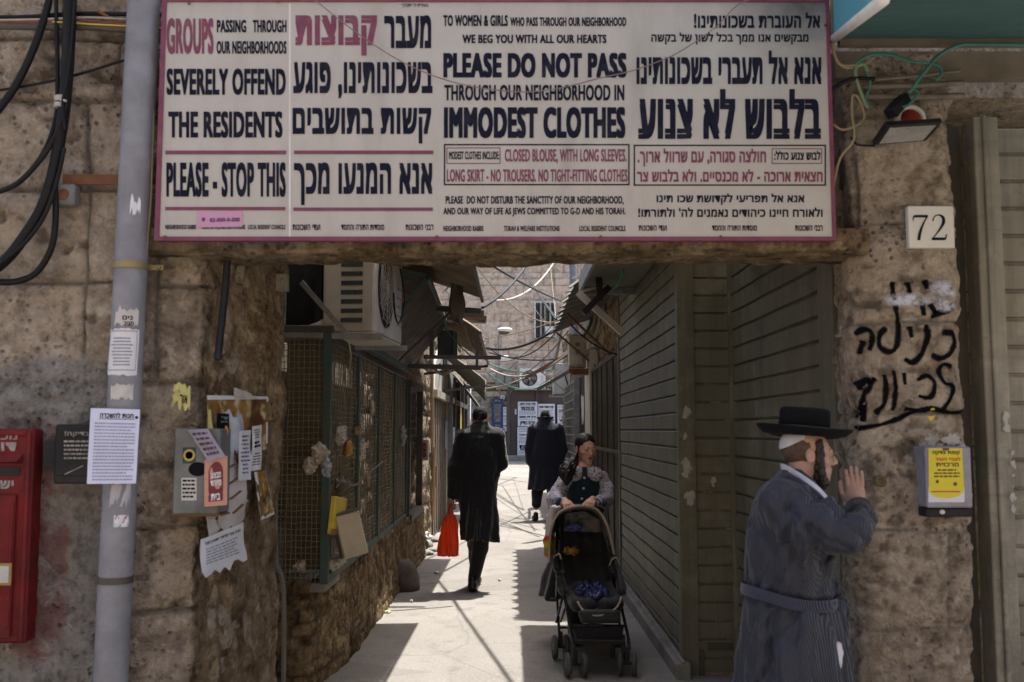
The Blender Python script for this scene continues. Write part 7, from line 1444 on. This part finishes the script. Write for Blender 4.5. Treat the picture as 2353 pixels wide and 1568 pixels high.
S = SDF((cx2-.3, Y2_-.25, .05), (cx2+.3, Y2_+.45, .75), .012); S.chain([J2(1238, 1105), J2(1234, 1135), J2(1232, 1158, -.08)], [.11, .09, .08], .03); S.chain([J2(1268, 1105), J2(1270, 1135, .1), J2(1270, 1165, .2)], [.11, .09, .08], .03); S.disp(.008, 12, 2); gmesh('trousers', S.geo(), M_BLACKCOAT, m2)
shoe(m2, (J2(1231, 1170, -.08).x, Y2_-.14, 0), (-.15, 1, 0), 0); shoe(m2, (J2(1270, 1170, .2).x, Y2_+.15, 0), (.1, 1, 0), 0)
h2 = J2(1253, 961, .09); rot2 = Matrix.Rotation(R(-12), 3, 'X'); mb = MB(); mb.lathe([(.09, -.004), (.15, -.008), (.168, .002), (.165, .006), (.12, .002), (.1, .008)], h2, 28, rot2, .88, 1.0, lambda r, a: -.02*max(0, (r-.1)/.07)*abs(math.sin(a))+.012*max(0, (r-.1)/.07)*abs(math.cos(a)))
mb.lathe([(.098, .0), (.096, .06), (.088, .11), (.07, .128), (.035, .122), (.0001, .115)], h2, 28, rot2, .88, 1.05); ht = mb.build('hat', M_HATGREY, m2, True); mb = MB(); mb.lathe([(.0985, .006), (.1, .008), (.099, .034), (.097, .036)], h2, 28, rot2, .88, 1.05); mb.build('hat_band', M_INK, ht, True)
def hr2(S): S.ell((0, -.018, .03), (.077, .096, .08), 0); S.cut((0, 1, .2), .0)
local_part('hair', H2, hr2, (-.095, -.13, -.06), (.095, .05, .12), .006, plain('grey stubble hair', (.16, .12, .1), bump=0, dirt=0), m2)
# ------------------------------------------------------------------ girl
Y3_ = 7.25
def J3(x, y, dy=0): return W(x, y, Y3_+dy)
HG = frame_m(J3(1346, 1032), (.36, -.93, -.10), (.03, -.05, 1), .90)
cx3 = J3(1342, 1120).x; lhp, rhp = J3(1300, 1158, -.36), J3(1357, 1155, -.36)
core = core_geo((cx3-.35, Y3_-.45, 0), (cx3+.35, Y3_+.25, 1.3), [(J3(1342, 1085), J3(1342, 1150), .085, .085), (J3(1342, 1150), J3(1340, 1230), .085, .11), (J3(1304, 1104), J3(1280, 1145, -.05), .028, .028), (J3(1280, 1145, -.05), lhp, .03, .024), (J3(1380, 1104), J3(1392, 1145, -.05), .028, .028), (J3(1392, 1145, -.05), rhp, .03, .024), (J3(1325, 1230), Vector((cx3-.07, Y3_, .1)), .07, .04), (J3(1360, 1230), Vector((cx3+.07, Y3_+.1, .1)), .07, .04)])
gM = frame_m(lhp+Vector((0, .03, .012)), (.15, -1, -.15), (-.15, .1, 1), .86); gM2 = frame_m(rhp+Vector((0.01, .03, .012)), (-.25, -1, -.15), (.15, .1, 1), .86)
girl = person('girl with a dark ponytail in a flowered blouse and blue vest pushing the stroller', join(core, head_geo(HG, True, .003), hand_geo(gM, -1, .85, .003), hand_geo(gM2, 1, .85, .003)), M_SKIN2, (cx3, Y3_, 0))
face_bits(HG, girl, plain('rosy lips', (.34, .08, .085), bump=.1, dirt=0), M_HAIRB, True)
def hrg(S):
    S.ell((0, -.022, .040), (.080, .099, .089), 0); S.sub(S.fell((0, .092, -.028), (.066, .062, .104)), .012); S.sub(S.fell((0, .03, -.09), (.2, .06, .06)), .01); S.cut((0, .3, -1), .075); S.disp(.002, 80, 2)
local_part('hair', HG, hrg, (-.1, -.135, -.1), (.1, .11, .145), .003, M_HAIRB, girl)
pts_ = [J3(1330, 1040, .06), J3(1318, 1062, -.02), J3(1306, 1076, -.13), J3(1302, 1090, -.155), J3(1303, 1106, -.15)]
S = SDF(*bounds(pts_, .09), .005); S.chain(pts_, [.022, .03, .046, .05, .026], .02); S.disp(.014, 34, 3, (1, 1, .5)); S.disp(.006, 80, 4); gmesh('ponytail', S.geo(), M_HAIRB, girl)
n = N('white and blue flowered cotton'); co = n.coord(); vo = n.new('TexVoronoi'); vo.inputs['Scale'].default_value = 62; n.link(co, vo.inputs['Vector']); a = n.noise(70, 4, .65, co); b = n.noise(38, 3, .6, co)
col = n.mix(n.ramp(a, .5, .6), (.5, .5, .56), (.07, .08, .22)); col = n.mix(n.ramp(vo.outputs['Distance'], .22, .12), col, (.2, .17, .3)); col = n.mix(n.ramp(b, .58, .66, 0, .8), col, (.62, .6, .64)); n.bump(n.noise(30, 3, .5, co), .3, .01); M_FLOWER = n.set(col, .85, 0, .2)
S = SDF((cx3-.33, Y3_-.42, .85), (cx3+.33, Y3_+.2, 1.33), .006)
rows = [(J3(1340, q_).z, cx3+J3(1342, q_).x-cx3, Y3_, r_, d_) for q_, r_, d_ in ((1072, .045, .045), (1082, .085, .065), (1094, .128, .085), (1120, .115, .09), (1170, .115, .09))]
S.loft(rows, 0); S.chain([J3(1300, 1098), J3(1285, 1125, -.03), J3(1274, 1148, -.08), J3(1290, 1156, -.26)], [.047, .051, .054, .038], .03); S.chain([J3(1383, 1098), J3(1393, 1124, -.03), J3(1392, 1146, -.08), J3(1372, 1156, -.26)], [.047, .051, .054, .038], .03)
S.disp(.010, 16, 3); S.sub(S.fcap(J3(1345, 1072, 0), J3(1345, 1040, 0), .05, .06), .008); bl = gmesh('blouse', S.geo(), M_FLOWER, girl)
M_CUFF = m_cloth('blue cuff cloth', (.02, .035, .09))
for a_, b_ in ((J3(1284, 1155, -.2), J3(1293, 1157, -.29)), (J3(1382, 1155, -.2), J3(1368, 1157, -.29))): mb = MB(); mb.tube([a_, b_], [.043, .036], 14); mb.build('cuff', M_CUFF, bl, True)
S = SDF((cx3-.2, Y3_-.2, .85), (cx3+.2, Y3_+.2, 1.25), .006); rows = [(J3(1340, q_).z, J3(1342, q_).x, Y3_, r_, d_) for q_, r_, d_ in ((1084, .10, .09), (1100, .122, .108), (1140, .130, .115), (1180, .138, .12))]; S.loft(rows, 0); S.disp(.006, 14, 6); vst = gmesh('vest', S.geo(), m_cloth('dark teal wool', (.012, .03, .052), (.008, .02, .036)), girl)
mb = MB(); v_ = [J3(1338, 1073, -.105), J3(1349, 1073, -.105), J3(1350, 1092, -.125), J3(1337, 1092, -.125)]; quadbox(mb, v_, (0, .012, 0)); mb.build('front_band', m_cloth('dark teal band', (.012, .03, .052)), vst)
for i, (x, y) in enumerate(((1343, 1098), (1341, 1122), (1337, 1146))): mb = MB(); mb.lathe([(.0095, 0), (.0085, .004), (.0001, .005)], J3(x, y, -.125), 14, Matrix.Rotation(R(90), 3, 'X')); mb.build('button', plain('pearl button', (.62, .6, .58), rough=.3, bump=0, dirt=0), vst)
S = SDF((cx3-.18, Y3_-.17, 1.08), (cx3+.18, Y3_+.05, 1.3), .004)
for x_, sx in ((1321, -1), (1367, 1)): c_ = J3(x_, 1089, -.085); S.ell(c_, (.062, .045, .052), .0, Matrix.Rotation(R(18*sx), 3, 'Y'))
S.sub(S.fell(J3(1344, 1085, .0), (.06, .09, .12)), .004) if False else None
S.sub(np.abs(S.X-J3(1343, 1085, -.1).x)-.012, .004); S.sub(S.fcap(J3(1345, 1074, -.01), J3(1345, 1040, -.01), .054, .06), .006); gmesh('collar', S.geo(), M_FLOWER, girl)
rows = [(J3(1340, q_).z, J3(x_, q_).x, Y3_+.02, r_, d_) for q_, x_, r_, d_ in ((1165, 1342, .12, .11), (1215, 1338, .17, .14), (1290, 1333, .22, .17), (1368, 1328, .27, .2))]
S = SDF((cx3-.36, Y3_-.25, rows[-1][0]-.02), (cx3+.3, Y3_+.3, .97), .009); S.loft(rows, 0); S.d = S.d+(.016*np.sin(np.arctan2(S.Y-Y3_, S.X-cx3)*10+S.Z)*np.clip((.95-S.Z)*2, 0, 1)).astype(np.float32); S.disp(.01, 9, 3); gmesh('skirt', S.geo(), m_cloth('black skirt cloth', (.012, .013, .016)), girl)
S = SDF((cx3-.2, Y3_-.15, .03), (cx3+.2, Y3_+.25, .55), .01); S.cap((cx3-.07, Y3_, .55), (cx3-.07, Y3_, .06), .075, .052, .01); S.cap((cx3+.07, Y3_+.1, .55), (cx3+.07, Y3_+.1, .06), .075, .052, .01); gmesh('stockings', S.geo(), M_BLACKCOAT, girl)
shoe(girl, (cx3-.07, Y3_+.05, 0), (0, -1, 0), 0, .23); shoe(girl, (cx3+.07, Y3_+.14, 0), (0, -1, 0), 0, .23)
mb = MB(); mb.lathe([(.027, -.008), (.029, -.008), (.029, .008), (.027, .008)], J3(1350, 1156, -.29), 16, Matrix.Rotation(R(90), 3, 'Y')); mb.build('wrist_watch', M_GALV, girl)
# ------------------------------------------------------------------ stroller
st = thing('stroller', 'black folding baby stroller with beige piped hood pushed by the girl', 'stroller', (cx3-.0, 6.5, 0))
M_FAB = m_cloth('black stroller fabric', (.012, .012, .015), (.02, .02, .023), folds=.3, rough=.6); M_PIPING = plain('beige piping', (.34, .29, .22), bump=0, dirt=.2); M_TUBE = plain('dark metal tube', (.03, .03, .03), rough=.3, metal=.6, bump=0, dirt=.2, dcol=(.2, .17, .12))
arch = [(1262, 1292, 6.55), (1263, 1245, 6.55), (1270, 1205, 6.56), (1285, 1178, 6.58), (1312, 1166, 6.6), (1342, 1163, 6.6), (1370, 1170, 6.6), (1390, 1195, 6.58), (1403, 1232, 6.56), (1412, 1275, 6.55)]
A_ = cat([W(*p) for p in arch], 5); n_ = len(A_)
cxs = W(1338, 1230, 6.6).x
mb = MB(); m_ = 8
for k, p in enumerate(A_):
    for j in range(m_+1):
        t = j/m_; qv = Vector(((p.x-cxs)*(1-.16*t*t)+cxs, p.y+.42*t, p.z-.16*t*t*max(0, (p.z-.72)/.28)-.0*t)); sagv = .018*math.sin(t*math.pi*3); mb.v.append(tuple(qv+Vector((0, 0, -sagv*max(0, (p.z-.72)/.28)))))
for k in range(n_-1):
    for j in range(m_): i_ = k*(m_+1)+j; mb.f.append((i_, i_+1, i_+m_+2, i_+m_+1))
o_ = len(mb.v); mb.v += [tuple(Vector(p)+(Vector((cxs, p[1], .8))-Vector(p)).normalized()*.006) for p in mb.v]; mb.f += [tuple(i+o_ for i in f)[::-1] for f in mb.f]
hood = mb.build('hood', M_FAB, st, True)
tubepart('piping', A_, .0085, M_PIPING, hood, 8, 0)
gl = [W(1300, 1182, 6.56), W(1342, 1176, 6.56), W(1378, 1195, 6.56), W(1382, 1225, 6.62), W(1340, 1218, 6.66), W(1296, 1222, 6.62)]
mb = MB(); mb.add([p+Vector((0, .05, 0)) for p in gl], [(0, 1, 2, 3, 4, 5)]); mb.build('hood_window', plain('clear vinyl', (.03, .03, .03), (.14, .12, .1), sc=22, rough=.08, bump=.9, bs=20, dirt=0, spec=.8), hood)
S = SDF((W(1260, 1300, 6.6).x, 6.25, .30), (W(1432, 1300, 6.6).x, 7.0, .92), .008)
bc = [W(1338, 1215, 6.9), W(1342, 1290, 6.80), W(1350, 1350, 6.66)]
for i in range(2):
    for dx in (-.11, -.04, .04, .11): S.cap(bc[i]+Vector((dx, 0, 0)), bc[i+1]+Vector((dx*1.15, 0, 0)), .045, .05, .03)
for dx in (-.13, -.05, .05, .13): S.cap(W(1352, 1356, 6.62)+Vector((dx, 0, 0)), W(1372, 1392, 6.33)+Vector((dx*.95, abs(dx)*.35, 0)), .05, .045, .03)
for dx in (-.19, .19): S.cap(W(1345, 1290, 6.72)+Vector((dx, 0, 0)), W(1362, 1366, 6.45)+Vector((dx, 0, .02)), .03, .03, .02)
S.disp(.01, 14, 3); seat = gmesh('seat', S.geo(), M_FAB, st)
tubepart('piping', [W(1327, 1382, 6.30), W(1338, 1400, 6.27), W(1353, 1411, 6.25), W(1372, 1415, 6.24), W(1396, 1410, 6.25), W(1414, 1399, 6.27), W(1424, 1384, 6.30), W(1427, 1372, 6.33)], .0065, M_PIPING, seat)
tubepart('piping', [W(1400, 1300, 6.52), W(1407, 1285, 6.5), W(1418, 1282, 6.5), W(1424, 1300, 6.5)], .005, M_PIPING, seat); tubepart('piping', [W(1278, 1276, 6.52), W(1285, 1272, 6.5), W(1290, 1285, 6.5)], .005, M_PIPING, seat)
S = SDF((W(1320, 1300, 6.2).x, 6.1, .28), (W(1432, 1300, 6.2).x, 6.4, .46), .006); [S.cap(W(1340, 1412, 6.27)+Vector((dx, 0, 0)), W(1342, 1424, 6.25)+Vector((dx, 0, 0)), .03, .022, .03) for dx in (0, .04, .08, .12, .16, .2)]; gmesh('footrest', S.geo(), M_FAB, st)
for pts_, r in (([(1280, 1235, 6.72), (1281, 1300, 6.6), (1293, 1350, 6.5), (1314, 1459, 6.3), (1323, 1495, 6.24)], .0105), ([(1398, 1230, 6.72), (1410, 1295, 6.6), (1428, 1395, 6.42), (1443, 1462, 6.3), (1446, 1492, 6.24)], .0105), ([(1281, 1310, 6.5), (1280, 1372, 6.6), (1284, 1440, 6.7), (1285, 1462, 6.72)], .0095), ([(1409, 1310, 6.5), (1418, 1380, 6.62), (1424, 1440, 6.72), (1424, 1460, 6.74)], .0095), ([(1282, 1240, 6.72), (1281, 1190, 6.82), (1290, 1168, 6.88), (1340, 1162, 6.9), (1385, 1168, 6.88), (1396, 1190, 6.82), (1398, 1240, 6.72)], .012)):
    tubepart('frame_tube', [W(*p) for p in pts_], r, M_TUBE, st, 10)
for a_, b_ in (((1318, 1436, 6.32), (1436, 1438, 6.32)), ((1284, 1442, 6.7), (1424, 1446, 6.72)), ((1295, 1365, 6.52), (1278, 1430, 6.68)), ((1300, 1395, 6.45), (1288, 1428, 6.6)), ((1422, 1360, 6.5), (1424, 1440, 6.7))): tubepart('cross_bar', [W(*a_), W(*b_)], .008, M_TUBE, st, 8, 0)
mb = MB(); p = W(1286, 1340, 6.48); mb.box(p, (.035, .03, .09)); mb.box(W(1293, 1314, 6.47), (.03, .03, .02)); mb.box(W(1272, 1378, 6.6), (.05, .03, .02)); mb.build('hinge', M_BLACKPLASTIC, st, bevel=.004)
mb = MB(); mb.bb((W(1318, 1440, 6.4).x, 6.34, .17), (W(1430, 1440, 6.5).x, 6.7, .19)); mb.add([W(1318, 1438, 6.33), W(1434, 1440, 6.33), W(1428, 1470, 6.36), W(1326, 1468, 6.36)], [(0, 1, 2, 3)]); mb.build('basket', M_FAB, st)
def wheel(c, r, wdt, yaw):
    rot = Matrix.Rotation(yaw, 3, 'Z') @ Matrix.Rotation(R(90), 3, 'Y')
    mb = MB(); mb.lathe([(r*.70, -wdt*.4), (r*.86, -wdt*.5), (r*.96, -wdt*.35), (r, 0), (r*.96, wdt*.35), (r*.86, wdt*.5), (r*.70, wdt*.4)], c, 26, rot); w_ = mb.build('wheel', plain('grey rubber', (.075, .075, .075), (.05, .05, .05), rough=.7, bump=.2), st, True)
    mb = MB(); mb.lathe([(.001, -wdt*.36), (r*.2, -wdt*.42), (r*.3, -wdt*.2), (r*.71, -wdt*.25), (r*.71, wdt*.25), (r*.3, wdt*.2), (r*.2, wdt*.42), (.001, wdt*.36)], c, 20, rot); mb.build('rim', plain('pale plastic rim', (.2, .2, .2), rough=.4, bump=0), w_, False)
for x, y_, r, yaw in ((1304, 6.22, .074, .15), (1341, 6.22, .074, .15), (1425, 6.24, .074, -.1), (1457, 6.24, .074, -.1), (1275, 6.72, .076, .1), (1301, 6.74, .076, .1), (1408, 6.74, .076, -.1), (1432, 6.74, .076, -.1)): wheel((W(x, 1505, y_).x, y_, r), r, .03, yaw)
for xa_, xb_, y_ in ((1304, 1341, 6.22), (1425, 1457, 6.24), (1275, 1301, 6.72), (1408, 1432, 6.74)): a_, b_ = W(xa_, 1505, y_).x, W(xb_, 1505, y_).x; mb = MB(); mb.tube([(a_, y_, .075), (b_, y_, .075)], .009, 8); mb.box(((a_+b_)/2, y_+.01, .125), (.03, .04, .09)); mb.build('axle', M_BLACKPLASTIC, st)
c_ = W(1360, 1362, 6.42); S = SDF(np.array(c_)-(.17, .12, .1), np.array(c_)+(.17, .12, .1), .0045); S.ell(c_, (.10, .06, .04), 0); S.ell(c_+Vector((.05, -.02, -.015)), (.06, .05, .035), .02); S.ell(c_+Vector((-.04, 0, .02)), (.06, .04, .03), .02); S.disp(.03, 26, 3); S.disp(.014, 60, 5)
tag(gmesh('plastic_bag', S.geo(), plain('blue shiny plastic', (.02, .04, .16), (.008, .012, .05), sc=30, rough=.25, bump=.8, bs=40, dirt=0), None), 'crumpled blue plastic bag lying on the seat of the stroller', 'bag')
c_ = W(1322, 1185, 6.7); crumple('cloth', W(1318, 1212, 6.62), (.06, .05, .02), plain('blue cloth', (.03, .045, .15)), 'blue cloth seen under the hood of the stroller', 'cloth', 63)
crumple('toy', W(1312, 1265, 6.66), (.05, .03, .025), plain('yellow red toy', (.22, .18, .02), (.2, .04, .015), sc=30), 'yellow and red soft toy at the back of the stroller seat', 'toy', 65)
n = N('white bag with coloured foot'); sp_ = n.new('SeparateXYZ'); n.link(n.coord('Generated'), sp_.inputs[0]); zz_ = n.mul(sp_.outputs[2], n.mul(n.noise(9, 3), .16), 'ADD')
col = n.mix(n.ramp(zz_, .50, .46), (.6, .58, .62), (.5, .06, .03)); col = n.mix(n.ramp(zz_, .42, .36), col, (.6, .4, .03)); col = n.mix(n.ramp(zz_, .30, .24), col, (.16, .3, .04)); col = n.mix(n.ramp(zz_, .2, .14), col, (.55, .12, .03)); n.bump(n.noise(14), .5, .02); n.set(col, .4)
rows = [(W(1265, q_, 6.92).z, W(x_, q_, 6.92).x, 6.92, r_, .03) for q_, x_, r_ in ((1163, 1274, .035), (1185, 1266, .03), (1220, 1263, .032), (1277, 1261, .045))]
S = SDF((W(1240, 1200, 6.9).x, 6.85, rows[-1][0]-.01), (W(1292, 1200, 6.9).x, 7.0, rows[0][0]+.02), .004); S.loft(rows, 0); S.disp(.012, 30, 3, (1, 1, .4)); tag(gmesh('shopping_bag', S.geo(), n.m, None), 'white bag with red yellow and green foot hanging at the stroller handle', 'bag')
